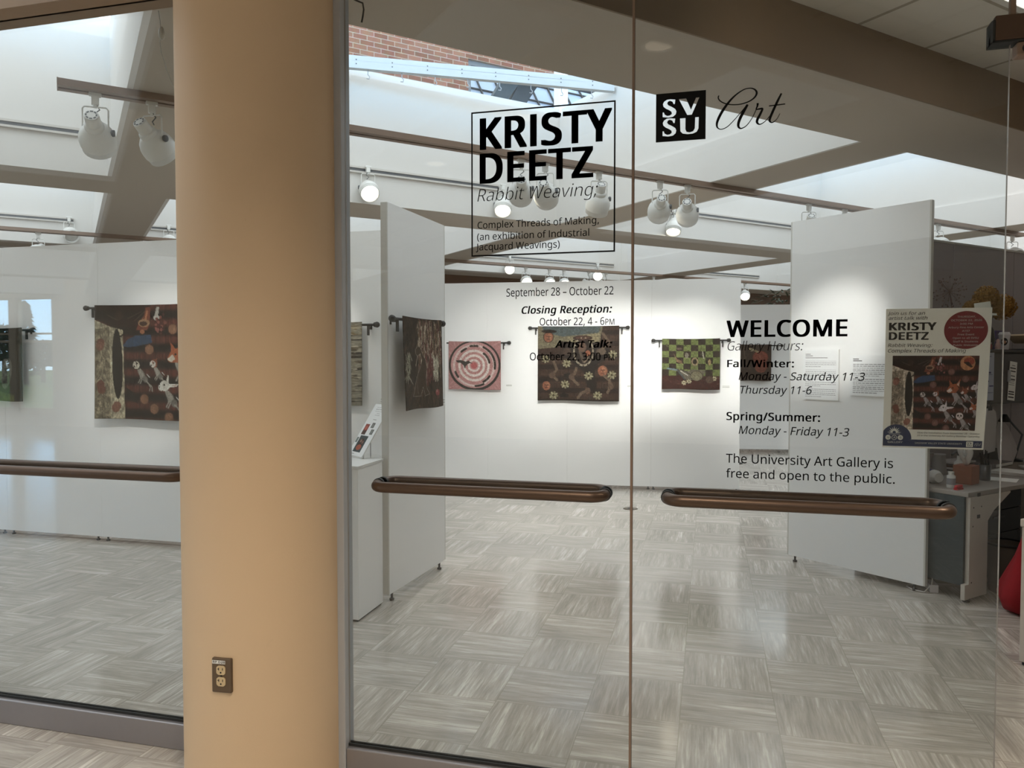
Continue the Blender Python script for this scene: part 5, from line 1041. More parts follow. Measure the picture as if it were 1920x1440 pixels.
# ------------------------------------------------------------------ wall labels and text sheets
def placard(label, pos, yaw, w=0.10, h=0.035, lines=2):
    t = thing('wall_label', label, 'label', pos, yaw, 'small wall labels')
    m = MB(); m.box(0, w, -0.004, 0, -h, 0); m.build('card', paper, t)
    m = MB()
    for k in range(lines): m.box(w * .08, w * .92, -0.0046, -0.0042, -h * (.30 + .36 * k) - 0.0025, -h * (.30 + .36 * k) + 0.0025)
    m.build('print', mat('grey_ink', lin((150, 150, 148)), .8, noise=0), t)
placard('tiny wall label right of the pink ring tapestry', (-2.40, by(-2.40), 1.235), byaw, .085, .03)
placard('tiny wall label right of the dark brown faces tapestry', (-0.945, by(-0.945), 1.235), byaw, .09, .03)
placard('tiny wall label right of the green checkered tapestry', (0.14, by(0.14), 1.24), byaw, .095, .04)
placard('small wall label right of the striped tapestry above pedestal', (-2.42, 5.31, 1.255), 0, .105, .05)
b_ = Vector((LP0[0], LP0[1])) - lpd.normalized() * 0.83; placard('small wall label right of the dark hare tapestry', (b_.x, b_.y, 1.26), lyaw, .06, .05)
rdir = Vector((RP1[0] - RP0[0], RP1[1] - RP0[1])).normalized(); ryaw = math.atan2(rdir.y, rdir.x)
def text_sheet(label, s0, z1, w, h, paras, head):
    p = Vector((RP0[0], RP0[1])) + rdir * s0
    t = thing('text_sheet', label, 'text panel', (p.x, p.y, z1), ryaw, 'text sheets on the right panel')
    m = MB(); m.box(0, w, -0.014, -0.0005, -h, 0); m.build('board', mat('foam_board', lin((240, 240, 238)), .6, noise=0), t)
    cv = Canvas(int(w * 480), int(h * 480), (240, 240, 239)); cv.tone = 1.0; lh = 0.0135 / h
    y = .09
    for a in head:
        cv.line([(.07, y), (.07 + a, y)], .008, (90, 90, 92)); y += lh
    for n in paras:
        y += lh * .8
        for k in range(n):
            x = .07
            while x < (.93 if k < n - 1 else .5):
                L = .02 + rng.random() * .05; cv.line([(x, y), (min(x + L, .93), y)], .007, (156, 156, 158)); x += L + .022
            y += lh
    m = MB(); picture_grid(m, cv, Vector((0.002, -0.0146, -0.002)), Vector((1, 0, 0)), Vector((0, 0, 1)), Vector((0, 0, 0)), w - 0.004, h - 0.004); m.build('print', print_mat, t)
text_sheet('portrait text sheet on the right panel below the welcome lettering', 0.126, 1.615, 0.282, 0.37, (4, 6, 3, 5), (.14, .2, .62))
text_sheet('landscape text sheet on the right panel beside the poster', 0.492, 1.572, 0.38, 0.285, (7, 8, 1), (.10, .16))

# ------------------------------------------------------------------ floor socket disc
t = thing('floor_socket', 'dark round floor socket cover far down the passage', 'floor socket', (-0.775, 7.82, 0)); m = MB(); m.lathe([(0.075, 0.0), (0.075, 0.003), (0.06, 0.005)], 28); m.build('cover', mat('dark_brass', lin((92, 84, 72)), .4, metal=.5), t); m = MB(); m.lathe([(0.03, 0.0051), (0.03, 0.0066)], 20); m.build('cap', rubber, t)

# ------------------------------------------------------------------ outlet on the column
oa = math.radians(-86.4); od = Vector((math.cos(oa), math.sin(oa), 0))
t = thing('wall_outlet', 'bronze duplex outlet plate low on the tan column', 'outlet', (-1.61 + od.x * .2895, 2.50 + od.y * .2895, 0.475), oa + PI / 2)
m = MB(); m.box(-0.036, 0.036, -0.010, 0.012, -0.059, 0.059); m.build('plate', mat('plate_bronze', lin((112, 96, 80)), .4, metal=.6), t, bev=0.004)
rec = mat('ivory_plastic', lin((206, 184, 146)), .4)
for zc in (0.0195, -0.0195):
    m = MB(); n = 28; pts = []
    for k in range(n):
        a = 2 * PI * k / n; pts.append((max(-.0165, min(.0165, .0195 * math.cos(a))), zc + max(-.0155, min(.0155, .0175 * math.sin(a)))))
    m.prism([(x, z) for x, z in pts], -0.0135, -0.006); r_ = m.build('receptacle', rec, t)
    m = MB(); m.box(-0.0085, -0.0062, -0.0141, -0.0136, zc + 0.0, zc + 0.009); m.box(-0.0125, -0.0085, -0.0141, -0.0136, zc + 0.0035, zc + 0.0055); m.box(0.0058, 0.008, -0.0141, -0.0136, zc + 0.0005, zc + 0.0085); m.M = Matrix.Translation((0, -0.01385, zc - 0.0075)) @ Matrix.Rotation(PI / 2, 4, 'X'); m.lathe([(0.003, -0.0002), (0.003, 0.0002)], 12); m.build('slot', black_plastic, r_)
m = MB(); m.M = Matrix.Translation((0, -0.0105, 0)) @ Matrix.Rotation(PI / 2, 4, 'X'); m.lathe([(0.0032, -0.001), (0.0032, 0.001)], 12); m.build('screw', rubber, t)
m = MB(); m.box(-0.033, 0.015, -0.0108, -0.0101, 0.0405, 0.052); s_ = m.build('sticker', paper, t); m = MB(); text_mesh(m, 'RP D28', Vector((-0.0315, -0.0111, 0.0430)), Vector((1, 0, 0)), Vector((0, 0, 1)), .0165, .0130, (.016, .016)); m.build('print', ink, s_)

# ================================================================== TRACKS AND SPOTLIGHTS
def rail(label, u0, u1, v, z1=3.0):
    p = UV(u0, v); t = thing('light_track', label, 'light track', (p.x, p.y, 0), PI / 4, 'bronze ceiling tracks')
    L = u1 - u0
    m = MB(); m.prism([(0, 0)] * 0 or [(0, z1 - .036), (L, z1 - .036), (L, z1), (0, z1)], 0, 0.018); m.box(0, L, 0.018, 0.042, z1 - .036, z1); m.box(0, L, 0.066, 0.11, z1 - .036, z1); m.box(0, L, 0.042, 0.066, z1 - .020, z1); m.build('housing', bronze_paint, t)
    m = MB(); m.box(0.01, L - 0.01, 0.044, 0.064, z1 - .026, z1 - .0205); m.build('power_strip', black_plastic, t)
    for x in (0.0, L):
        m = MB(); m.box(x - 0.003, x + 0.003, -0.001, 0.111, z1 - .037, z1 + .001); m.build('end_cap', bronze_paint, t)
rail('long bronze track crossing above the whole gallery front', -0.02, 9.6, 4.60)
rail('long bronze track above the far gallery wall', -3.4, 12.5, 10.03)
def slot(label, u0, u1, v, z):
    p = UV(u0, v); t = thing('slot_track', label, 'light track', (p.x, p.y, z), PI / 4, 'white wall tracks in the skylight wells')
    L = u1 - u0
    m = MB(); m.box(0, L, -0.03, 0.0, 0.012, 0.030); m.box(0, L, -0.03, 0.0, -0.030, -0.014); m.build('housing', pale, t)
    m = MB(); m.box(0.005, L - 0.005, -0.022, 0.0, -0.014, 0.012); m.build('power_strip', vent_grey, t)
pale = mat('pale_track', lin((196, 192, 186)), .45)
slot('white slot track on the well wall above the left pane', -3.4, 0.12, 6.87, 3.31)
slot('white slot track on the well wall behind the exhibition title', 0.9, 3.86, 6.87, 3.305)
slot('white slot track on the well wall behind the door seam lamps', 5.2, 8.85, 6.87, 3.30)
slot('white slot track high on the far well wall at left', -3.4, 0.10, 11.2, 3.30)
slot('white slot track high on the far well wall above centre', 0.9, 3.0, 11.2, 3.29)
slot('white slot track on the far well wall above the pink tapestry', 5.2, 8.75, 11.2, 3.27)
slot('white slot track on the far well wall above the wall gap', 9.5, 12.6, 11.2, 3.27)

def make_spot(lit):
    t = thing('track_spotlight', '', 'spotlight', (0, 0, 0))
    m = MB(); m.box(-0.03, 0.03, -0.014, 0.014, -0.018, 0.0); m.box(-0.018, 0.018, -0.016, 0.016, -0.062, -0.018); m.build('track_adapter', spot_white, t, bev=0.003)
    y = MB(); r = 0.0042; w = 0.062
    y.tube([(-w, 0, -0.205), (-w, 0, -0.085), (-w + 0.01, 0, -0.074), (w - 0.01, 0, -0.074), (w, 0, -0.085), (w, 0, -0.205)], r, 8); y.tube([(0, 0, -0.06), (0, 0, -0.078)], 0.009, 10)
    yk = y.build('yoke', spot_white, t)
    c = MB(); c.tube([(0.004, 0, -0.06), (0.02, 0.006, -0.085), (-0.006, 0.01, -0.105), (0.012, 0.0, -0.125)], 0.0035, 8); c.build('lead', vent_grey, t)
    h = MB(); h.lathe([(0.010, 0.120), (0.034, 0.1195), (0.0365, 0.116)], 28, cap=False); h.lathe([(0.0365, 0.116), (0.0385, 0.058)], 28, cap=False); h.lathe([(0.0385, 0.058), (0.046, 0.054), (0.049, 0.044), (0.048, 0.030)], 28, cap=False); h.lathe([(0.048, 0.030), (0.064, 0.018), (0.079, 0.000), (0.089, -0.025), (0.093, -0.052), (0.092, -0.078)], 28, cap=False); h.lathe([(0.092, -0.078), (0.087, -0.080), (0.087, -0.116), (0.081, -0.117), (0.079, -0.076)], 28, cap=False)
    hd_ = h.build('lamp_head', spot_white, t, (0, 0, -0.205))
    l = MB(); l.lathe([(0.0, -0.092), (0.05, -0.088), (0.078, -0.078)], 24, cap=False); l.build('lamp', lamp_on if lit else lamp_off, hd_)
    v = MB(); v.lathe([(0.0, 0.1215), (0.034, 0.1205)], 20, cap=False)
    for k in range(8):
        a = 2 * PI * k / 8; v.M = Matrix.Rotation(a, 4, 'Z') @ Matrix.Translation((0.025, 0, 0.1215)); v.box(-0.004, 0.004, -0.007, 0.007, 0, 0.0006, 1)
    v.M = None; v.build('vent_cap', [spot_white, vent_grey], hd_)
    k = MB(); k.M = Matrix.Rotation(PI / 2, 4, 'Y'); k.lathe([(0.008, 0.045), (0.008, 0.075), (0.017, 0.076), (0.019, 0.083), (0.017, 0.092), (0.006, 0.093)], 12); k.build('knob', vent_grey, hd_)
    return t
_proto = {}
def spot(label, mount, target, lit=True, power=0.0, wall=False, size=34):
    key = lit
    if key not in _proto:
        t = _proto[key] = make_spot(lit)
    else:
        t = dup(_proto[key])
        for ch in list(t.children_recursive):
            if ch.type == 'LIGHT': bpy.data.objects.remove(ch)
    t['label'] = label; t['category'] = 'spotlight'; t['group'] = 'track spotlights'
    t.location = mount
    d = Vector(target) - (Vector(mount) + Vector((0, 0, -0.205)))
    yaw = math.atan2(d.y, d.x) - PI / 2
    for ch in t.children:
        if ch.name.startswith(('yoke', 'lead')): ch.rotation_euler = (0, 0, yaw)
        if ch.name.startswith('track_adapter'): ch.rotation_euler = (0, 0, PI / 4)
        if ch.name.startswith('lamp_head'):
            tilt = math.atan2(math.hypot(d.x, d.y), -d.z)
            ch.rotation_euler = (tilt, 0, yaw)
            head = ch
    if power:
        L = bpy.data.lights.new('spot_beam', 'SPOT'); L.energy = power; L.color = (1.0, 0.94, 0.87); L.spot_size = math.radians(size); L.spot_blend = 0.9; L.shadow_soft_size = 0.04
        o = bpy.data.objects.new('spot_beam', L); COL.objects.link(o); o.parent = head; o.location = (0, 0, -0.12)
    return t
RV = 4.655; RZ = 2.964
def on_rail1(px): return UV(u_on_v(px, RV), RV, RZ)
S = 1.0
P1 = 165 * S
spot('white spotlight nearest the track end behind the left pane', on_rail1(186), (-4.4, 5.31, 1.5), True, P1 * .5)
spot('white spotlight hanging half behind the tan column edge', on_rail1(291), (-3.0, 5.31, 1.6), True, P1 * .4)
spot('white spotlight behind the second E of the title lettering', on_rail1(977), (-2.3, 9.0, 1.5), True, P1)
spot('white spotlight behind the letter T of the title lettering', on_rail1(1022), (-1.5, 9.0, 1.5), True, P1)
spot('white spotlight behind the right edge of the title frame', on_rail1(1122), (-1.7, 7.9, 0.0), True, P1 * .45, size=60)
spot('white spotlight right of the seam, left one of two on the long track', on_rail1(1236), (-0.9, 9.0, 1.5), True, P1)
spot('white spotlight right of the seam, right one of two on the long track', on_rail1(1287), (-0.2, 9.1, 1.5), True, P1)
spot('white spotlight just above the tall grey text panel', on_rail1(1514), (0.62, 9.1, 1.2), True, P1 * .5)
spot('white spotlight mostly hidden behind the tall grey text panel top', on_rail1(1581), (2.2, 8.0, 1.2), False, 0)
spot('white spotlight on the long track right of the tall grey panel', on_rail1(1756), (3.2, 7.0, 1.2), False, 0)
spot('white spotlight on the long track at the right photo edge', on_rail1(1895), (3.9, 7.2, 1.3), False, 0)
def on_slot(px, v, z=3.31, dv=-0.055): return UV(u_on_v(px, v), v + dv, z + .03)
spot('lit white spotlight on the well wall left of the title frame', on_slot(688, 6.87), (-1.88, 4.9, 1.5), True, P1 * .8)
spot('lit white spotlight at the slot track end behind the italic lettering', on_slot(938, 6.87), (-1.4, 5.0, 0.0), True, P1 * .8, size=26)
spot('lit white spotlight on the well wall between the two track spotlights', on_slot(1256, 6.87), (-0.5, 7.6, 0.0), True, P1 * .45, size=60)
spot('pale spotlight high on the far well wall behind the left pane', on_slot(133, 11.2), (-3.0, 5.5, 0.0), False, 0)
spot('pale spotlight high on the far well wall beside the column edge', on_slot(318, 11.2), (-3.5, 5.2, 0.0), True, 0)
spot('lit spotlight below the title frame on the far well wall', on_slot(953, 11.2, 3.27), (-2.0, 7.0, 0), True, 0)
spot('lit spotlight above the dates on the far well wall', on_slot(1117, 11.2, 3.25), (-1.0, 7.0, 0), True, 0)
RV2 = 10.085
def on_rail2(px): return UV(u_on_v(px, RV2), RV2, RZ)
spot('pale spotlight on the far track above the left wall panels', on_rail2(75), (-6.5, 5.4, 1.6), False, 0)
spot('lit far track spotlight left of the date lettering', on_rail2(986), (-1.3, 8.0, 1.0), True, 0)
spot('lit far track spotlight, left one of the pair above the word October', on_rail2(1030), (-1.1, 8.0, 0.9), True, 0)
spot('lit far track spotlight, right one of the pair above the word October', on_rail2(1057), (-0.8, 8.0, 0.9), True, 0)
spot('far track spotlight above the last date digits', on_rail2(1104), (0.4, 12.0, 1.2), False, 0)
spot('far track spotlight near the door seam', on_rail2(1136), (0.6, 12.0, 1.2), False, 0)
spot('small far track spotlight right of the door seam', on_rail2(1225), (0.9, 12.9, 1.4), True, 60)
spot('pale spotlight above the gap beside the tall grey panel', on_rail2(1396), (0.7, 13.0, 1.5), True, 60)

# recessed ceiling lights of the entrance and hall
def troffer(label, u, v, w, h, on=True):
    p = UV(u, v); t = thing('ceiling_light', label, 'ceiling light', (p.x, p.y, 3.30), PI / 4, 'recessed ceiling lights')
    m = MB()
    for a, b, c, d in ((0, w, 0, .035), (0, w, h - .035, h), (0, .035, .035, h - .035), (w - .035, w, .035, h - .035)): m.box(a, b, c, d, -0.012, 0.0)
    m.build('frame', white, t)
    m = MB(); m.box(.035, w - .035, .035, h - .035, -0.006, -0.0005); m.build('diffuser', troffer_on, t)
troffer('bright recessed ceiling light above the transom at top right', 3.62, 1.45, 0.98, 0.6)
for (u, v) in ((-4.8, -6.3 + .68), (-4.9, -8.2), (-2.6, -9.2), (2.2, -7.6), (6.5, -4.2)):
    troffer('recessed ceiling light of the hall behind the viewer', u, v, 1.2, 0.3)
spot('white spotlight on the entrance ceiling above the frame, lighting the text sheets', (0.36, 3.12, 3.298), (0.87, 5.88, 1.72), True, 200, size=17)

# warm hall downlights, mostly added to light column and floor; one is seen mirrored
for u, v in ((-2.6, .75), (-1.1, .75), (.35, .75), (-2.6, -3.0), (3.0, 0.2), (-5.4, .6)):
    zc = 3.28 if -1 < v < 1.5 and u < .9 and u > -3.5 else 3.3
    if (u, v) == (-2.6, -3.0): continue
    p = UV(u, v); t = thing('hall_fill_downlight', 'round recessed hall downlight, one of several mostly added for warm light', 'ceiling light', (p.x, p.y, zc), 0, 'hall downlights')
    m = MB(); m.lathe([(.105, -.004), (.105, -.0005), (.08, -.0005), (.08, -.004), (.105, -.004)], 28, cap=False); m.build('trim_ring', white, t)
    m = MB(); m.lathe([(0, -.002), (.078, -.002)], 24, cap=False); m.build('lamp', mat('downlight_lamp', (1, .9, .75), .4, noise=0, emit=(1, .82, .6), emit_s=0.5), t)
    L = bpy.data.lights.new('downlight_fill', 'SPOT'); L.energy = 115; L.color = (1.0, .86, .68); L.spot_size = math.radians(125); L.spot_blend = 1.0; L.shadow_soft_size = .07
    o = bpy.data.objects.new('downlight_fill', L); COL.objects.link(o); o.parent = t; o.location = (0, 0, -.02)

# ================================================================== POSTER
pw, ph_ = 0.286, 0.430
pt = thing('poster', 'cream exhibition poster with red disc taped inside the right glass door', 'poster', (0.5262, 2.5585, 1.272))
cream = mat('poster_cream', lin((234, 228, 218)), .6, noise=.01); pred = mat('poster_red', lin((116, 14, 26)), .6, noise=0); navy = mat('poster_navy', lin((26, 40, 78)), .6, noise=0); pwhite = mat('poster_white', lin((220, 216, 206)), .6, noise=0); pink_ = mat('poster_ink', lin((24, 20, 22)), .7, noise=0); pgrey = mat('poster_grey', lin((110, 104, 96)), .7, noise=0)
m = MB(); yf = -0.0007
X_ = Vector((1, 0, 0)); Z_ = Vector((0, 0, 1))
m.box(0, pw, -0.0004, 0.0004, 0, ph_, 0)
m.v = []; m.f = []; m.mi = []; m.sm = []
# paper as a fine strip so that it can bow
nz = 12
for j in range(nz): m.box(0, pw, -0.0004, 0.0004, ph_ * j / nz, ph_ * (j + 1) / nz, 0)
def pp(x, y): return Vector((pw * x, yf, ph_ * (1 - y)))      # fractions, y down
def ptext(s, x, y, xr, cap, bold=(0, 0), shear=0.0, mi=1, centre=False):
    wem = sum(GLYPHS[c][0] + bold[0] * 1.2 for c in s) - .06 + shear * .35
    xs = (xr - x) * pw / wem; text_mesh(m, s, pp(x, y) + Vector((0, -0.0005, 0)), X_, Z_, xs, cap * ph_ / .573, bold, shear, 0, mi)
ptext('Join us for an', .022, .044, .375, .024, shear=.2); ptext('artist talk with', .022, .078, .40, .024, shear=.2)
ptext('KRISTY', .022, .152, .475, .052, (.04, .014)); ptext('DEETZ', .022, .220, .41, .052, (.04, .014))
ptext('Rabbit Weaving:', .020, .272, .455, .024, shear=.2); ptext('Complex Threads of Making', .020, .312, .775, .026, shear=.2)
m._add([tuple(pp(.765 + .205 * math.cos(a), .155 + .133 * math.sin(a)) + Vector((0, -0.0001, 0))) for a in [2 * PI * k / 48 for k in range(48)]], [tuple(range(47, -1, -1))], 2)
for k, (s, hw) in enumerate((('THURSDAY,', .085), ('OCTOBER 22, 2026', .145), ('3:00 PM', .06), ('Arbury Fine Arts Center', .165), ('A157', .035), ('Free Event', .078), ('Open to all SVSU', .122), ('Staff & Students', .117), ('Public Welcome', .115))):
    ptext(s, .765 - hw, .068 + .0248 * k, .765 + hw, .0125, (.012, .008), mi=4)
m._add([tuple(pp(x, y) + Vector((0, -0.0001, 0))) for x, y in ((.0, .995), (.0, .955), (1.0, .935), (1.0, .985))][::-1], [(3, 2, 1, 0)], 3) if False else None
m._add([tuple(pp(x, y) + Vector((0, -0.0001, 0))) for x, y in ((.004, .988), (.985, .988), (.985, .938), (.004, .938))], [(0, 1, 2, 3)], 3)
arc = [(.004, .94), (.27, .94)] + [(.135 + .155 * math.cos(a) if True else 0, .935 - .105 * math.sin(a)) for a in [PI * k / 16 for k in range(0, 17)]]
arc = [(p[0] if p[0] > .004 else .004, p[1]) for p in arc]
m._add([tuple(pp(x, y) + Vector((0, -0.00015, 0))) for x, y in arc], [tuple(range(len(arc)))], 3)
for k in range(9):
    a = PI * (k / 8); r0, r1 = .018, (.072 if k % 2 == 0 else .060)
    c = (.115, .888); A_ = pw / ph_
    pts = [(c[0] + r0 * math.cos(a + .5), c[1] - r0 * math.sin(a + .5) * A_), (c[0] + r1 * math.cos(a), c[1] - r1 * math.sin(a) * A_), (c[0] + r0 * math.cos(a - .5), c[1] - r0 * math.sin(a - .5) * A_)]
    m._add([tuple(pp(*q) + Vector((0, -0.0002, 0))) for q in pts], [(0, 1, 2)], 4)
m._add([tuple(pp(x, y) + Vector((0, -0.0002, 0))) for x, y in ((.06, .9015), (.175, .9015), (.175, .8985), (.06, .8985))], [(0, 1, 2, 3)], 4)
for k, ch in enumerate('UAG'):
    cx_ = .055 + .062 * k
    m._add([tuple(pp(cx_ + .027 * math.cos(a), .926 + .018 * math.sin(a)) + Vector((0, -0.0002, 0))) for a in [2 * PI * q / 24 for q in range(24)]], [tuple(range(23, -1, -1))], 4)
    if ch == 'A': m._add([tuple(pp(cx_ + .022 * math.cos(a), .926 + .0145 * math.sin(a)) + Vector((0, -0.0003, 0))) for a in [2 * PI * q / 24 for q in range(24)]], [tuple(range(23, -1, -1))], 3)
    ptext(ch, cx_ - .010, .932, cx_ + .012, .013, (.01, .01), mi=4 if ch == 'A' else 3)
ptext('GALLERY', .05, .966, .20, .013, (.02, .01), mi=4); ptext('SAGINAW VALLEY STATE UNIVERSITY', .325, .968, .79, .0125, (.01, .01), mi=4)
ptext('View the installation from September 28 - October', .345, .892, .955, .011, (.01, .006), mi=5); ptext('22 in the University Art Gallery Monday - Saturday', .345, .912, .955, .011, (.01, .006), mi=5)
emblem_sheet(m, pp(.832, .982) + Vector((0, -0.0003, 0)), X_, Z_, .066 * pw, .039 * ph_, 4)
art_script(m, pp(.912, .975) + Vector((0, -0.0003, 0)), X_, Z_, .064 * pw / 900, 4)
cvp = animal_scene(230, 205, 0); cvp.tone = 1.0
cvp.a *= np.array([.95, .92, 1.0], dtype=np.float32)
picture_grid(m, cvp, pp(.075, .335) + Vector((0, -0.0001, 0)), X_, Z_, Vector((0, 0, 0)), .83 * pw, .53 * ph_, 6)
# draw the glyph layer of the U and G a little proud; bow the sheet: bottom hangs slightly away from the glass
m.v = [(x + .010 * ((z / ph_) - .5) * (x / pw) , y + .022 * (1 - z / ph_) ** 2, z) for x, y, z in m.v]
m.build('printed_sheet', [cream, pink_, pred, navy, pwhite, pgrey, print_mat], pt)
tape_m = mat('paper_tape', lin((206, 206, 198)), .6)
m = MB(); m.M = Matrix.Translation((pw * .93, 0.0014, ph_ * .995)) @ Matrix.Rotation(math.radians(-8), 4, 'Y'); m.box(-.022, .022, -.0016, -.0004, -.014, .018); m.build('tape', tape_m, pt)
m = MB(); m.M = Matrix.Translation((pw * .99, 0.0014, ph_ * .955)) @ Matrix.Rotation(math.radians(5), 4, 'Y'); m.box(-.014, .020, -.0014, -.0002, -.003, .003); m.build('tape', tape_m, pt)

# ------------------------------------------------------------------ patch fitting at the top of the right door
t = thing('patch_fitting', 'bronze patch fitting clamping glass at top right', 'door fitting', (0.792, GY, 2.475))
m = MB(); m.box(0.006, 0.40, -0.030, -0.0068, 0.0, 0.072); m.box(0.006, 0.40, 0.0068, 0.030, 0.0, 0.072); m.build('clamp_plate', bronze, t, bev=0.003)
m = MB(); m.box(0.0, 0.40, -0.0066, 0.0066, -0.004, 0.020); m.box(0.0, 0.0058, -0.028, 0.028, -0.004, 0.060); m.box(0.0, 0.40, -0.028, 0.028, -0.006, -0.0005); m.build('gasket', rubber, t)
m = MB(); m.box(0.066, 0.24, -0.022, 0.022, -0.045, -0.0065); m.build('pivot_block', bronze_paint, t, bev=0.004)
for x in (0.09, 0.155):
    m = MB(); m.M = Matrix.Translation((x, -0.0222, -0.026)) @ Matrix.Rotation(PI / 2, 4, 'X'); m.lathe([(0.012, -0.003), (0.012, 0.003)], 16); m.build('screw', black_plastic, t)

# ================================================================== OUTSIDE ABOVE THE SKYLIGHT
bw = MB(); BV = 11.8
for a, b, c, d in ((2.0, 6.05, 4.2, 9.0), (6.05, 8.95, 6.72, 9.0), (6.05, 8.95, 4.2, 4.9), (8.95, 12.5, 4.2, 9.0)): bw.box(a, b, BV, BV + .3, c, d)
struct(bw.build('wall_brick', brick, rot=(0, 0, PI / 4)), 'brick wall of the upper building seen through the skylight')
wp = UV(6.05, BV)
t = bpy.data.objects.new('window_6', None); COL.objects.link(t); t.location = (wp.x, wp.y, 4.9); t.rotation_euler = (0, 0, PI / 4); struct(t, 'grey framed window in the brick wall above the skylight')
frame_grey = mat('frame_grey', lin((112, 112, 114)), .5)
m = MB(); W_, H_ = 2.9, 1.82
for a, b, c, d in ((0, .08, 0, H_), (W_ - .08, W_, 0, H_), (.08, W_ - .08, 0, .08), (.08, W_ - .08, H_ - .08, H_)): m.box(a, b, .06, .18, c, d)
m.build('window_frame', frame_grey, t)
m = MB(); m.box(.08, W_ - .08, .11, .12, .08, H_ - .08); m.build('pane', glass_mat('window_glass', (.86, .90, .93), .015), t)
# sloped glazing inside, behind that window
gl = mat('frosted_glazing', lin((196, 214, 236)), .4, noise=.12, nscale=2.0); dk = mat('dark_steel', lin((44, 46, 48)), .5)
m = MB(); m.M = Matrix.Translation((0, 1.5, 0)) @ Matrix.Rotation(math.radians(-35), 4, 'X'); m.box(-1.5, 5.5, 0, .02, -1.0, 4.0); m.build('roof_glazing', gl, t)
m = MB(); m.M = Matrix.Translation((0, 1.5, 0)) @ Matrix.Rotation(math.radians(-35), 4, 'X')
for k in range(15): m.box(-1.5 + .5 * k, -1.47 + .5 * k, -.04, -.001, -1.0, 4.0)
for k in range(9): m.box(-1.5, 5.5, -.04, -.001, -1.0 + .6 * k, -.975 + .6 * k)
m.build('glazing_bars', dk, t)
def on_v(x, y, v):
    r = ray(x, y); k = v / ((r[1] - r[0]) * R2); return ((r[0] + r[1]) * R2 * k - 6.05, r[2] * k + EYE - 4.9)
for pts, mm in (((( 955, 650), (1025, 535), (1140, 545), (1060, 655)), mat('grey_steel', lin((78, 80, 80)), .6)), (((1060, 700), (1140, 545), (1262, 556), (1160, 712)), dk)):
    q = [on_v(640 + a / 3.43, b / 3.43, BV + .35) for a, b in pts]
    q = [(q[1][0] + (q[1][0] - q[0][0]) * .6, q[1][1] + (q[1][1] - q[0][1]) * .6), (q[2][0] + (q[2][0] - q[3][0]) * .6, q[2][1] + (q[2][1] - q[3][1]) * .6), (q[3][0] - (q[2][0] - q[3][0]) * .8, q[3][1] - (q[2][1] - q[3][1]) * .8), (q[0][0] - (q[1][0] - q[0][0]) * .8, q[0][1] - (q[1][1] - q[0][1]) * .8)]
    m = MB(); m.prism(q, .35, .50); m.build('roof_beam', mm, t)
# white plank with hooks spanning the skylight well
pa = at_Y(640, 118, 3.95); 
r_ = ray(645, 119); k_ = 4.25 / ((r_[1] - r_[0]) * R2); pa = Vector((r_[0] * k_, r_[1] * k_, r_[2] * k_ + EYE))
r_ = ray(1142, 161); k_ = 4.25 / ((r_[1] - r_[0]) * R2)
r2 = ray(1150, 162); k2 = 4.60 / ((r2[0] + r2[1]) * R2); pb = Vector((r2[0] * k2, r2[1] * k2, r2[2] * k2 + EYE))
# left end taken where the same ray meets the opposite well wall region (level plank)
kl = (pb.z - EYE) / ray(560, 108)[2]; rl = ray(560, 108); pa = Vector((rl[0] * kl, rl[1] * kl, pb.z))
dpl = (pb - pa); Lp = dpl.length
t = thing('hook_beam', 'white painted timber with hooks crossing the brick-view skylight', 'beam', pa, math.atan2(dpl.y, dpl.x))
white_wood = mat('white_wood', lin((196, 202, 206)), .6, noise=.07, nscale=8)
m = MB(); m.box(0, Lp, -.03, .03, -.055, .055); m.build('timber', white_wood, t)
m = MB()
for k in range(9):
    for dz in (-.018, .018):
        m.M = Matrix.Translation((Lp * (.06 + .108 * k), -.0305, dz)) @ Matrix.Rotation(PI / 2, 4, 'X'); m.lathe([(.006, -.001), (.006, .001)], 8)
m.M = None; m.build('bolt_heads', vent_grey, t)
for k in range(9):
    x = Lp * (.10 + .103 * k); h = MB(); h.tube([(x, 0, -.055), (x, 0, -.095), (x + .016, 0, -.112), (x + .010, 0, -.132), (x - .012, 0, -.130)], .0045, 8); h.build('hook', alu_light, t)
# white post on the roof in front of the window
q = UV(6.42, 9.5); m = MB(); m.box(-.075, .075, -.075, .075, 4.19, 9.0); o = m.build('roof_post', mat('post_white', lin((232, 236, 238)), .6), None, q, (0, 0, PI / 4)); tag(o, 'white square post on the roof in front of the window', 'post')
# hanging leads above the entrance
def cord(label, pts, r, m_, bulb=None):
    t = thing('suspended_wire', label, 'cord', pts[0]); o0 = Vector(pts[0])
    c = MB(); c.tube([tuple(Vector(p) - o0) for p in pts], r, 8); c.build('wire', m_, t)
    if bulb is not None:
        b = MB(); b.ball(tuple(Vector(bulb) - o0), .018, 10, sz=(.7, .7, 1.6)); b.build('plug', m_, t)
def on_plane_Y(x, y, Y): return tuple(at_Y(x, y, Y))
cord('thin white cord hanging from the ceiling beam behind the left pane', [on_plane_Y(x, y, 2.72) for x, y in ((297, 20), (300, 40), (302, 62), (300, 80), (303, 100), (312, 130), (322, 155), (334, 178))], .0022, mat('cord_grey', lin((190, 187, 180)), .5), on_plane_Y(303, 63, 2.72))
cord('short dark hooked wire at the top beside the column', [on_plane_Y(655, -6, 2.75), on_plane_Y(668, 1, 2.75), on_plane_Y(680, 6, 2.75), on_plane_Y(682, 18, 2.75), on_plane_Y(680, 32, 2.75), on_plane_Y(678, 42, 2.75)], .0035, black_plastic)

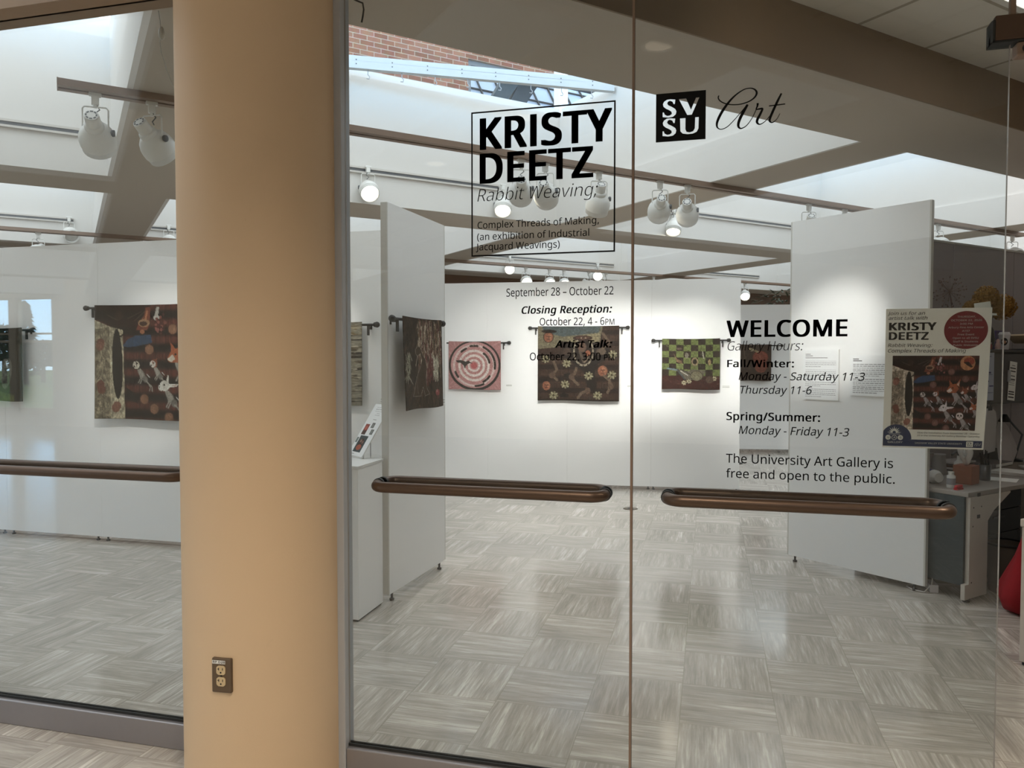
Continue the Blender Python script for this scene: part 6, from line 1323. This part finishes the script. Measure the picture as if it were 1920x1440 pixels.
# trees on the lawn behind the hall windows
def tree(label, x, y, h, r, conifer, seed):
    rr = random.Random(seed); t = thing('tree', label, 'tree', (x, y, -0.1), 0, 'trees outside the hall windows')
    m = MB(); m.lathe([(.16, 0), (.10, h * .5), (.03, h * .95)], 10); m.build('trunk', mat('bark', lin((78, 62, 48)), .9), t)
    m = MB()
    for k in range(700):
        f = rr.random(); a = rr.random() * 2 * PI
        if conifer: z = h * (.12 + .86 * f); rad = r * (1 - f) * (.35 + .65 * rr.random()) + .05
        else:
            th = math.acos(1 - 2 * f); rad = r * math.sin(th) * (.6 + .4 * rr.random()); z = h * .62 - r * .85 * math.cos(th)
        c = Vector((rad * math.cos(a), rad * math.sin(a), z)); s = .22 if conifer else .30
        d = Vector((math.cos(a), math.sin(a), -.4 if conifer else rr.random() - .3)).normalized(); e_ = d.cross(Vector((0, 0, 1))).normalized(); w_ = e_.cross(d)
        m._add([tuple(c + d * s * 1.4), tuple(c + e_ * s * .5), tuple(c - d * s * .5 + w_ * .08), tuple(c - e_ * s * .5), tuple(c + w_ * s * .4)], [(0, 1, 4), (1, 2, 4), (2, 3, 4), (3, 0, 4)])
    m.build('foliage', mat('conifer_green' if conifer else 'leaf_green', lin((46, 66, 46)) if conifer else lin((62, 88, 44)), .9, noise=.3, nscale=3), t)
def mirrored(px, py, depth_y):          # point outside whose mirror image in the glass front falls on a photo pixel
    r_ = ray(px, py); k_ = depth_y / r_[1]; return (r_[0] * k_, 2 * GY - depth_y, r_[2] * k_ + EYE)
c_ = mirrored(46, 563, 38.0); tree('tall thin conifer outside, mirrored in the left pane', c_[0], c_[1], c_[2] + .1, 1.15, True, 3)
for n_, (px_, py_, dy_, r__, lb) in enumerate(((6, 600, 40.0, 1.3, 'broad dark tree outside, mirrored left of the conifer'), (80, 632, 42.0, 1.0, 'low round tree outside, mirrored right of the conifer'), (150, 618, 49.0, 1.4, 'round tree outside at the mirrored window edge'))):
    c_ = mirrored(px_, py_, dy_); tree(lb, c_[0], c_[1], c_[2] + .1, r__, False, 4 + n_)

# ================================================================== OFFICE CORNER AT THE RIGHT
# desk aligned with the partitions: u along the wall, v towards it
D0 = UV(4.895, 2.645); desk_top_z = 0.700
dt = thing('office_desk', 'cluttered grey desk with dark teal side panel behind the grey text panel', 'desk', (D0.x, D0.y, 0), PI / 4)
desk_grey = mat('desk_grey', lin((150, 142, 134)), .5); teal = mat('dark_teal', lin((48, 58, 60)), .6); steel_white = mat('steel_beige', lin((196, 188, 178)), .5)
m = MB(); m.box(0.0, 2.1, 0.0, 0.80, desk_top_z - .03, desk_top_z); m.build('desk_top', desk_grey, dt, bev=.004)
m = MB(); m.box(0.0, 0.02, 0.025, 0.80, 0.10, desk_top_z - .031); m.build('side_panel', teal, dt)
m = MB(); m.prism([(0.0205, 0.02), (0.23, 0.02), (0.23, 0.50), (0.30, 0.56), (0.50, 0.66), (0.50, desk_top_z - .031), (0.0205, desk_top_z - .031)], -0.002, 0.024); lg = m.build('leg', steel_white, dt)
m = MB(); m.box(-0.028, 0.0195, -0.004, 0.022, 0.018, 0.115); m.build('leg', steel_white, dt)
for x, z in ((.06, .60), (.15, .60), (.055, .48), (.05, .12)):
    s_ = MB(); s_.M = Matrix.Translation((x, -.0022, z)) @ Matrix.Rotation(PI / 2, 4, 'X'); s_.lathe([(.005, -.0008), (.005, .0008)], 10); s_.build('screw_hole', black_plastic, lg)
for x, z in ((.10, .685), (.10, .545)):
    s_ = MB(); s_.box(x, x + .035, -.0032, -.0021, z - .018, z + .005); s_.build('slot', black_plastic, lg)
m = MB(); m.box(1.95, 2.0, 0.05, 0.75, 0, desk_top_z - .031); m.build('leg', steel_white, dt)
m = MB(); m.lathe([(.022, 0), (.022, .008), (.008, .012), (.008, .02)], 14, c=(.02, .012, 0)); m.build('foot', black_plastic, dt)
def du(u, v, z=desk_top_z): return UV(4.90 + u, 2.66 + v, z + .0008)
def on_desk_px(x, y): return at_z(x, y, desk_top_z)
# overhead cabinet on the partition
C0 = UV(6.02, 3.10)
cb = thing('overhead_cabinet', 'dark grey overhead cabinet fixed to the office partition', 'cabinet', (C0.x, C0.y, 1.20), PI / 4)
cab = mat('cabinet_grey', lin((82, 78, 76)), .6)
m = MB(); m.box(0, 1.5, 0.018, 0.385, 0, 0.40); m.build('body', cab, cb)
m = MB(); m.box(0.004, 0.745, 0, 0.017, 0.012, 0.385); d_ = m.build('door', cab, cb, bev=.003)
m = MB(); m.box(0.754, 1.496, 0, 0.017, 0.012, 0.385); m.build('door', cab, cb, bev=.003)
m = MB(); m.box(.225, .25, -.012, -.0005, .17, .26); m.build('handle', alu_light, d_)
m = MB(); m.box(-.01, 1.51, -.006, .386, .4005, .418); m.build('top_board', mat('cabinet_top', lin((66, 62, 60)), .5), cb)
CT = 1.20 + .418
def cab_top(px, v=3.28, z=CT): p = UV(u_on_v(px, v), v, z + .0008); return p
# vases with dried flowers
def vase_of(label, pos, h, r, colr, stems, kind, seed, name):
    rr = random.Random(seed); t = thing(name, label, 'dried flowers', pos)
    m = MB(); m.lathe([(r * .7, 0), (r, h * .35), (r * .8, h * .75), (r * .45, h * .92), (r * .55, h), (r * .42, h - .002), (r * .35, h * .9)], 20); m.build('vase', colr, t)
    for (dx, dy, z, s) in stems:
        m = MB(); m.tube([(0, 0, h * .8), (dx * .4, dy * .4, (h + z) / 2), (dx, dy, z)], .003, 6)
        if kind == 'spark':
            for k in range(70):
                a = rr.random() * 2 * PI; th = math.acos(1 - 2 * rr.random()); q = Vector((math.sin(th) * math.cos(a), math.sin(th) * math.sin(a), math.cos(th))) * s * (.75 + .25 * rr.random()); b = Vector((dx, dy, z)); m.tube([tuple(b), tuple(b + q)], .0008, 4)
                m.ball(tuple(b + q), .006, 6)
            m.build('seed_head', mat('dried_mauve', lin((112, 92, 88)), .8), t)
        else:
            m.build('stem', mat('dry_stem', lin((96, 80, 48)), .9), t)
            m = MB()
            for k in range(900):
                a = rr.random() * 2 * PI; th = math.acos(1 - 2 * rr.random()); n_ = Vector((math.sin(th) * math.cos(a), math.sin(th) * math.sin(a), math.cos(th))); q = Vector((dx, dy, z)) + n_ * s * (.72 + .3 * rr.random()); e_ = n_.orthogonal().normalized(); f_ = n_.cross(e_); w_ = .007 + .004 * rr.random(); ro = rr.random() * PI
                e2 = e_ * math.cos(ro) + f_ * math.sin(ro); f2 = n_.cross(e2)
                m._add([tuple(q + e2 * w_ - n_ * .004), tuple(q + f2 * w_ + n_ * .004), tuple(q - e2 * w_ - n_ * .004), tuple(q - f2 * w_ + n_ * .004)], [(0, 1, 2, 3)])
            m.ball((dx, dy, z), s * .70, 14); m.build('flower_head', mat('dried_yellow', lin((150, 112, 50)), .9, noise=.35, nscale=60), t)
vz = cab_top(1852, 3.22); dark_glass = mat('dark_vase', lin((30, 28, 32)), .25)
vase_of('yellow dried hydrangea heads in a dark vase on the overhead cabinet', vz, .20, .055, dark_glass, [(-.02, -.02, .40, .095), (.10, .01, .33, .10), (-.12, -.06, .31, .075)], 'hyd', 2, 'dried_flower_vase')
vase_of('spiky round dried seed head left of the yellow dried flowers', cab_top(1788, 3.34), .15, .04, dark_glass, [(-.03, 0, .445, .125)], 'spark', 6, 'dried_seed_head')
# cup, boxes, jar, open book on the cabinet
p = cab_top(1884, 3.20); t = thing('paper_cup', 'white paper cup with dark oval on the overhead cabinet', 'cup', p)
m = MB(); m.lathe([(.030, 0), (.040, .115)], 24); m.build('cup_body', mat('cup_white', lin((214, 212, 216)), .5), t)
m = MB(); m.lathe([(.042, .1152), (.042, .124), (.036, .130), (.034, .138), (.030, .138)], 24); m.build('lid', mat('lid_white', lin((226, 224, 226)), .4), t)
m = MB(); dirc = Vector((-p.x, -p.y, 0)).normalized(); ang = math.atan2(dirc.y, dirc.x)
def cup_patch(mb, rx, rz, zc, off):
    vs_ = [(0, 0, 0)]; n = 24; out = []
    for k in range(n):
        a = 2 * PI * k / n; z = zc + rz * math.sin(a); w_ = rx * math.cos(a) / .036; R_ = .030 + .010 * z / .115 + off; out.append((R_ * math.cos(ang + w_), R_ * math.sin(ang + w_), z))
    z = zc; R_ = .030 + .010 * z / .115 + off + .0006; c_ = (R_ * math.cos(ang), R_ * math.sin(ang), z)
    mb._add([c_] + out, [(0, 1 + k, 1 + (k + 1) % n) for k in range(n)])
cup_patch(m, .024, .030, .062, .0012); m.build('oval_print', mat('cup_dark', lin((32, 26, 26)), .6), t)
m = MB(); cup_patch(m, .012, .013, .058, .0022); m.build('inner_print', mat('cup_tan', lin((168, 122, 92)), .6), t)
def clutter(name, label, cat, pos, rz, sx, sy, sz, m_, extra=None, bev=.0):
    t = thing(name, label, cat, pos, rz); m = MB(); m.box(-sx / 2, sx / 2, -sy / 2, sy / 2, 0, sz); m.build('body', m_, t, bev=bev)
    if extra: extra(t)
    return t
purple = mat('purple_card', lin((66, 44, 116)), .6)
def purple_flap(t): m = MB(); m.box(-.045, .045, -.016, .016, .151, .158); m.build('lid', mat('purple_light', lin((92, 66, 150)), .6), t)
clutter('gift_box', 'purple box behind the paper cup on the cabinet', 'box', cab_top(1870, 3.36), PI / 4, .085, .03, .15, purple, purple_flap)
p = cab_top(1855, 3.16); t = thing('jar', 'small red lidded jar below the yellow flowers', 'jar', p); m = MB(); m.lathe([(.022, 0), (.024, .03), (.018, .042)], 18); m.build('glass_body', mat('red_jar', lin((130, 30, 36)), .3), t); m = MB(); m.lathe([(.02, .0422), (.02, .054)], 18); m.build('lid', alu, t)
p = cab_top(1872, 3.13); t = thing('figurine', 'small pale pink ornament left of the paper cup', 'ornament', p); m = MB(); m.lathe([(.018, 0), (.021, .02), (.016, .045), (.010, .052), (.014, .065), (.008, .078), (0.001, .081)], 16); m.build('body', mat('pale_pink', lin((186, 150, 144)), .5), t); m = MB(); m.lathe([(.022, -.0002), (.022, .003)], 16); m.build('base', pale, t)
p = cab_top(1925, 3.16); t = thing('open_book', 'open pale book lying at the right end of the cabinet', 'book', p, PI / 4)
m = MB(); m.M = Matrix.Rotation(math.radians(24), 4, 'Y'); m.box(-.15, 0, -.07, .10, .056, .068); m.build('page_block', mat('page_tan', lin((196, 176, 146)), .7), t); m = MB(); m.box(-.15, .1, -.075, .105, 0, .006); m.build('cover', black_plastic, t)
# papers pinned on the cabinet doors
def sheet(label, px, py, w, h, v, lines, blue=False, tilt=0.0, name='paper_sheet'):
    r_ = ray(px, py); k_ = v / ((r_[1] - r_[0]) * R2); c = Vector((r_[0] * k_, r_[1] * k_, r_[2] * k_ + EYE))
    t = thing(name, label, 'paper', c, PI / 4); m = MB(); m.M = Matrix.Rotation(tilt, 4, 'Y'); m.box(0, w, -.0012, 0, -h, 0); m.build('sheet', paper if not blue else mat('blue_paper', lin((190, 194, 212)), .7), t)
    m = MB(); m.M = Matrix.Rotation(tilt, 4, 'Y')
    for (y, a, b, th) in lines: m.box(w * a, w * b, -.0018, -.0013, -h * y - th / 2, -h * y + th / 2)
    m.build('print', ink if not blue else mat('blue_ink', lin((60, 66, 120)), .7), t)
sheet('white paper with black bars stuck on the overhead cabinet', 1894, 677, .105, .30, 3.095, [(.10, .3, .75, .004), (.17, .05, .85, .008), (.25, .05, .85, .008), (.37, .05, .8, .006), (.46, .05, .85, .009), (.50, .05, .8, .003), (.55, .05, .8, .003), (.60, .05, .8, .003), (.78, .08, .85, .009), (.84, .08, .85, .009), (.92, .08, .85, .009)], tilt=math.radians(6))
sheet('bluish calendar paper stuck left of the cabinet handle', 1850, 661, .105, .36, 3.095, [(.08, .3, .6, .004), (.26, .12, .28, .05), (.42, .1, .6, .012), (.46, .2, .8, .003), (.60, .1, .35, .010), (.70, .4, .95, .010), (.84, .1, .9, .003)], blue=True)
# clipped papers hanging from the cabinet
cpt = UV(u_on_v(1858, 3.12), 3.12, 1.185); t = thing('clipped_papers', 'bundle of papers hanging from a black clip under the cabinet', 'papers', cpt, PI / 4)
m = MB(); m.prism([(-.075, -.36), (.085, -.345), (.10, -.10), (.085, -.04), (.02, -.01), (-.03, -.015), (-.06, -.12)], -.006, .004); m.build('paper_bundle', mat('grey_paper', lin((196, 190, 190)), .8), t); m = MB(); m.box(-.025, .02, -.014, .01, -.03, .0); m.tube([(0, -.01, 0), (0, -.01, .02)], .003, 6); m.build('clip', black_plastic, t)
cpt = UV(u_on_v(1893, 3.3), 3.3, desk_top_z + .001); t = thing('leaning_papers', 'crumpled papers leaning against the partition under the cabinet', 'papers', cpt, PI / 4)
m = MB(); m.poly([(-.12, 0, .02), (-.02, -.06, .0), (.12, -.03, .10), (.06, .02, .28), (-.02, .05, .37), (-.06, .06, .25)]); m.poly([(-.14, .03, .12), (-.12, .05, .30), (.02, .08, .31), (.03, .04, .10)]); m.build('sheets', mat('grey_paper', None), t, solid=.003)
m = MB(); m.box(-.15, .15, .09, .10, 0, .2); m.build('backing', cab, t)
# things on the desk
p = on_desk_px(1811, 914); 
t = thing('tissue_box', 'brown tissue box with white tissue on the desk corner', 'tissue box', on_desk_px(1811, 906), PI / 4 + .1)
m = MB(); m.box(-.06, .06, -.06, .06, 0, .125); m.build('box', mat('tissue_brown', lin((158, 104, 82)), .7), t, bev=.003)
m = MB(); pts = []
for i in range(9):
    for j in range(2): pass
for a in range(12):
    pass
m.lathe([(.010, .1255), (.022, .140), (.030, .165), (.040, .195), (.048, .222), (.030, .205), (.016, .175)], 36, cap=False)
m.v = [(x * (1 + .45 * math.sin(5 * math.atan2(y, x)) + .25 * math.sin(9 * math.atan2(y, x) + 1)) - .25 * max(0, z - .14), y * (.7 + .3 * math.sin(4 * math.atan2(y, x))), z + (.03 * math.sin(3 * math.atan2(y, x) + .6) if z > .18 else 0)) for x, y, z in m.v]
m.build('tissue', mat('tissue_white', lin((232, 230, 228)), .9), t, solid=.001)
def bottle(label, pos, r, h, m_, cap=None, rotm=None, name='bottle', capm=None):
    t = thing(name, label, 'bottle', pos)
    if rotm: t.rotation_euler = rotm
    m = MB(); m.lathe([(r * .96, 0), (r, .004), (r, h * .74), (r * .6, h * .82), (r * .6, h * .84)], 22); m.build('body', m_, t)
    m = MB(); m.lathe([(r * .68, h * .842), (r * .68, h)], 22); m.build('cap', capm or white, t)
    m = MB(); m.lathe([(r * 1.012, h * .2), (r * 1.012, h * .6)], 22, cap=False); m.build('paper_label', mat('label_navy', lin((40, 46, 86)), .6) if cap else mat('label_grey', lin((150, 150, 156)), .6), t)
    return t
bottle('small white capped bottle beside the brown tissue box', on_desk_px(1783, 914), .026, .105, mat('plastic_white', lin((222, 222, 220)), .4))
t = bottle('white tub with navy label lying on its side on the desk', on_desk_px(1757, 906) + Vector((-.05, .07, .048)), .046, .15, mat('plastic_white', None), cap=True, rotm=(PI / 2, 0, PI / 4 - .5), name='tub')
t = thing('pump_dispenser', 'white pump dispenser behind the lying tub', 'dispenser', on_desk_px(1797, 893)); m = MB(); m.lathe([(.03, 0), (.03, .10), (.012, .12), (.012, .15)], 18); m.build('body', mat('plastic_white', None), t); m = MB(); m.tube([(0, 0, .15), (0, 0, .17), (-.03, -.03, .178), (-.06, -.06, .16)], .009, 8); m.build('pump', vent_grey, t)
t = thing('watering_can', 'grey watering can with curved spout on the desk', 'watering can', on_desk_px(1760, 889)); m = MB(); m.lathe([(.05, 0), (.052, .02), (.042, .14), (.046, .15), (.040, .148)], 20); m.build('body', mat('can_grey', lin((156, 152, 150)), .5), t); m = MB(); m.tube([(-.045, 0, .04), (-.09, -.03, .08), (-.10, -.04, .13), (-.07, -.03, .155), (-.04, -.01, .15)], .008, 8); m.build('handle', mat('can_grey', None), t)
t = thing('red_stapler', 'small red object in front of the brown tissue box', 'stapler', on_desk_px(1797, 918), PI / 4); m = MB(); m.box(-.035, .035, -.012, .012, 0, .012); m.build('base', mat('bright_red', lin((190, 24, 34)), .4), t); m = MB(); m.box(-.033, .035, -.010, .010, .0125, .03); m.build('arm', mat('bright_red', None), t, bev=.004)
t = thing('pencil_cup', 'dark pencil cup with brushes right of the tissue box', 'pencil cup', on_desk_px(1846, 900)); m = MB(); m.lathe([(.035, 0), (.038, .11), (.034, .11), (.033, .01)], 20); m.build('cup', mat('cup_steel', lin((96, 96, 98)), .3, metal=.6), t)
for k in range(7):
    m = MB(); a = k * .9; m.tube([(.014 * math.cos(a), .014 * math.sin(a), .02), (.03 * math.cos(a), .03 * math.sin(a), .19 + .012 * (k % 3))], .004, 6); m.build('brush', black_plastic, t)
grey_p = mat('grey_paper', None)
for k, (u_, v_, rz, w_, h_, n, lb) in enumerate(((.72, .17, .4, .17, .22, 1, 'white papers at the desk edge right of the pencil cup'), (1.08, .24, .2, .20, .26, 6, 'low stack of papers in the middle of the desk'), (1.50, .28, .7, .28, .20, 3, 'loose pile of papers at the right of the desk'), (.95, .60, .1, .26, .16, 14, 'dark stack of folders under the leaning papers'))):
    t = thing('paper_stack', lb, 'papers', du(u_, v_), PI / 4 + rz)
    for i in range(n if n < 7 else 5):
        hh = .004 if n < 7 else .014
        m = MB(); m.M = Matrix.Rotation(random.uniform(-.12, .12), 4, 'Z'); m.box(-w_ / 2, w_ / 2, -h_ / 2, h_ / 2, i * hh, (i + 1) * hh - .0006); m.build('sheet', (paper if (i + k) % 2 == 0 else grey_p) if n < 7 else [cab, grey_p, wood][i % 3], t)
t = thing('ring_binder', 'grey binder lying across the desk papers', 'binder', du(1.42, .62), PI / 4 + .1); m = MB(); m.box(-.16, .16, -.13, .13, 0, .03); m.build('cover', mat('binder_grey', lin((120, 116, 118)), .5), t, bev=.004); m = MB(); m.box(-.155, .15, -.132, -.128, .005, .025); m.build('page_edge', paper, t)
t = thing('desk_lamp', 'dark desk lamp arm under the overhead cabinet', 'desk lamp', du(1.85, .62)); m = MB(); m.lathe([(.06, 0), (.06, .012), (.012, .02)], 20); m.build('base', black_plastic, t); m = MB(); m.tube([(0, 0, .02), (.05, 0, .22), (-.08, -.05, .36)], .008, 8); m.build('arm', vent_grey, t); m = MB(); m.M = Matrix.Translation((-.10, -.06, .35)); m.lathe([(.015, .04), (.05, -.02), (.045, -.022)], 18); m.build('lamp_shade', black_plastic, t)
# cables under the desk
t = thing('cable_loop', 'pale cable looping on the floor under the teal desk panel', 'cable', du(-.02, .30, 0)); m = MB(); m.tube([(.10, -.02, .20), (.08, -.03, .05), (.03, -.06, .006), (-.03, -.02, .006), (-.05, .05, .006), (0, .10, .007), (.06, .06, .05), (.09, .08, .25)], .004, 8); m.build('wire', pale, t); m = MB(); m.box(.07, .12, -.04, .10, .0, .05); m.build('power_brick', grey_p, t)
# waste bin, red bag, black chair, white table end at the right edge
def uvp(u, v, z=0): return UV(u, v, z)
dp = thing('drawer_pedestal', 'black drawer pedestal and stand-in shade under the desk behind the waste bin', 'drawer unit', (UV(4.895 + .36, 2.645 + .16).x, UV(4.895 + .36, 2.645 + .16).y, 0), PI / 4)
blk = mat('black_laminate', lin((18, 18, 19)), .6, noise=.1, nscale=30)  # near-black finish also covers the shade under the desk
m = MB(); m.box(0, .62, .019, .56, .03, .655); m.build('carcass', blk, dp)
for z0_, z1_ in ((.04, .33), (.335, .49), (.495, .65)):
    m = MB(); m.box(.004, .616, 0, .018, z0_, z1_); d_ = m.build('drawer', blk, dp, bev=.002); m = MB(); m.box(.24, .38, -.012, -.0005, z1_ - .05, z1_ - .035); m.build('handle', black_plastic, d_)
for x in (.04, .58):
    for y in (.06, .52):
        m = MB(); m.lathe([(.02, 0), (.02, .0295)], 12, c=(x, y, 0)); m.build('foot', black_plastic, dp)
q = at_z(1884, 1108, 0); t = thing('waste_bin', 'dark waste bin under the desk beside the red bag', 'waste bin', (q.x, q.y, 0)); m = MB(); m.lathe([(.095, 0), (.115, .32), (.110, .32), (.09, .012)], 24); m.build('bin', mat('bin_brown', lin((70, 60, 50)), .6), t); m = MB(); m.lathe([(.117, .315), (.122, .324), (.115, .332)], 24, cap=False); m.build('rim', black_plastic, t)
q = at_z(1904, 1150, 0); t = thing('red_bag', 'slumped dark red cloth bag on the floor at the right edge', 'bag', (q.x + .075, q.y + .05, 0), PI / 4)
m = MB(); m.lathe([(.10, .0), (.15, .03), (.178, .09), (.165, .15), (.12, .24), (.075, .33), (.045, .42), (.03, .47)], 26)
m.v = [(x * (1.0 + .10 * math.sin(4 * math.atan2(y, x) + 9 * z)), y * (.85 + .08 * math.sin(5 * math.atan2(y, x))), z + .012 * math.sin(x * 20 + y * 14) * (1 if z > .02 else 0)) for x, y, z in m.v]; m.build('bag_body', mat('red_cloth', lin((132, 10, 20)), .9, noise=.15, nscale=14, bump=.2, bscale=60), t)
m = MB(); m.tube([(.02, 0, .44), (.035, .0, .50), (0, .01, .53), (-.03, .0, .50), (-.02, 0, .44)], .008, 8); m.build('handle', mat('red_cloth', None), t)
q = at_z(1908, 1246, 0)
t = thing('side_table', 'white side table cut off by the right photo edge', 'table', (q.x, q.y, 0), -PI / 4)
m = MB(); m.box(-.0, .55, -.01, .45, .705, .745); m.build('table_top', steel_white, t, bev=.006); m = MB(); m.box(.005, .04, 0, .44, .02, .704); m.build('leg', steel_white, t, bev=.004); m = MB(); m.box(.50, .535, 0, .44, .02, .704); m.build('leg', steel_white, t, bev=.004)
for x in (.022, .517):
    m = MB(); m.lathe([(.016, 0), (.016, .012), (.006, .019)], 12, c=(x, .03, 0)); m.lathe([(.016, 0), (.016, .012), (.006, .019)], 12, c=(x, .41, 0)); m.build('foot', black_plastic, t)
# plant on top of something beyond the gap
pq = UV(13.0, 11.3); t = thing('potted_plant', 'dark green plant above the small orange figure tapestry panel', 'plant', (1.25, 13.9, 0)); m = MB(); m.lathe([(.16, 0), (.2, .34), (.18, .34), (.15, .05)], 20); m.build('pot', black_plastic, t)
m = MB(); m.tube([(0, 0, .2), (.03, 0, 1.4), (0, .02, 2.5)], .02, 8); m.build('trunk', mat('bark', None), t)
m = MB(); rr = random.Random(9)
for k in range(260):
    a = rr.random() * 2 * PI; th = math.acos(1 - 2 * rr.random()); q = Vector((.48 * math.sin(th) * math.cos(a), .42 * math.sin(th) * math.sin(a), 2.5 + .22 * math.cos(th))) ; d = Vector((math.cos(a), math.sin(a), rr.random() - .6)).normalized(); e_ = d.cross(Vector((0, 0, 1))).normalized()
    m._add([tuple(q), tuple(q + d * .06 + e_ * .02), tuple(q + d * .15), tuple(q + d * .06 - e_ * .02)], [(0, 1, 2, 3)])
m.build('foliage', mat('plant_green', lin((34, 52, 30)), .7, noise=.3), t)
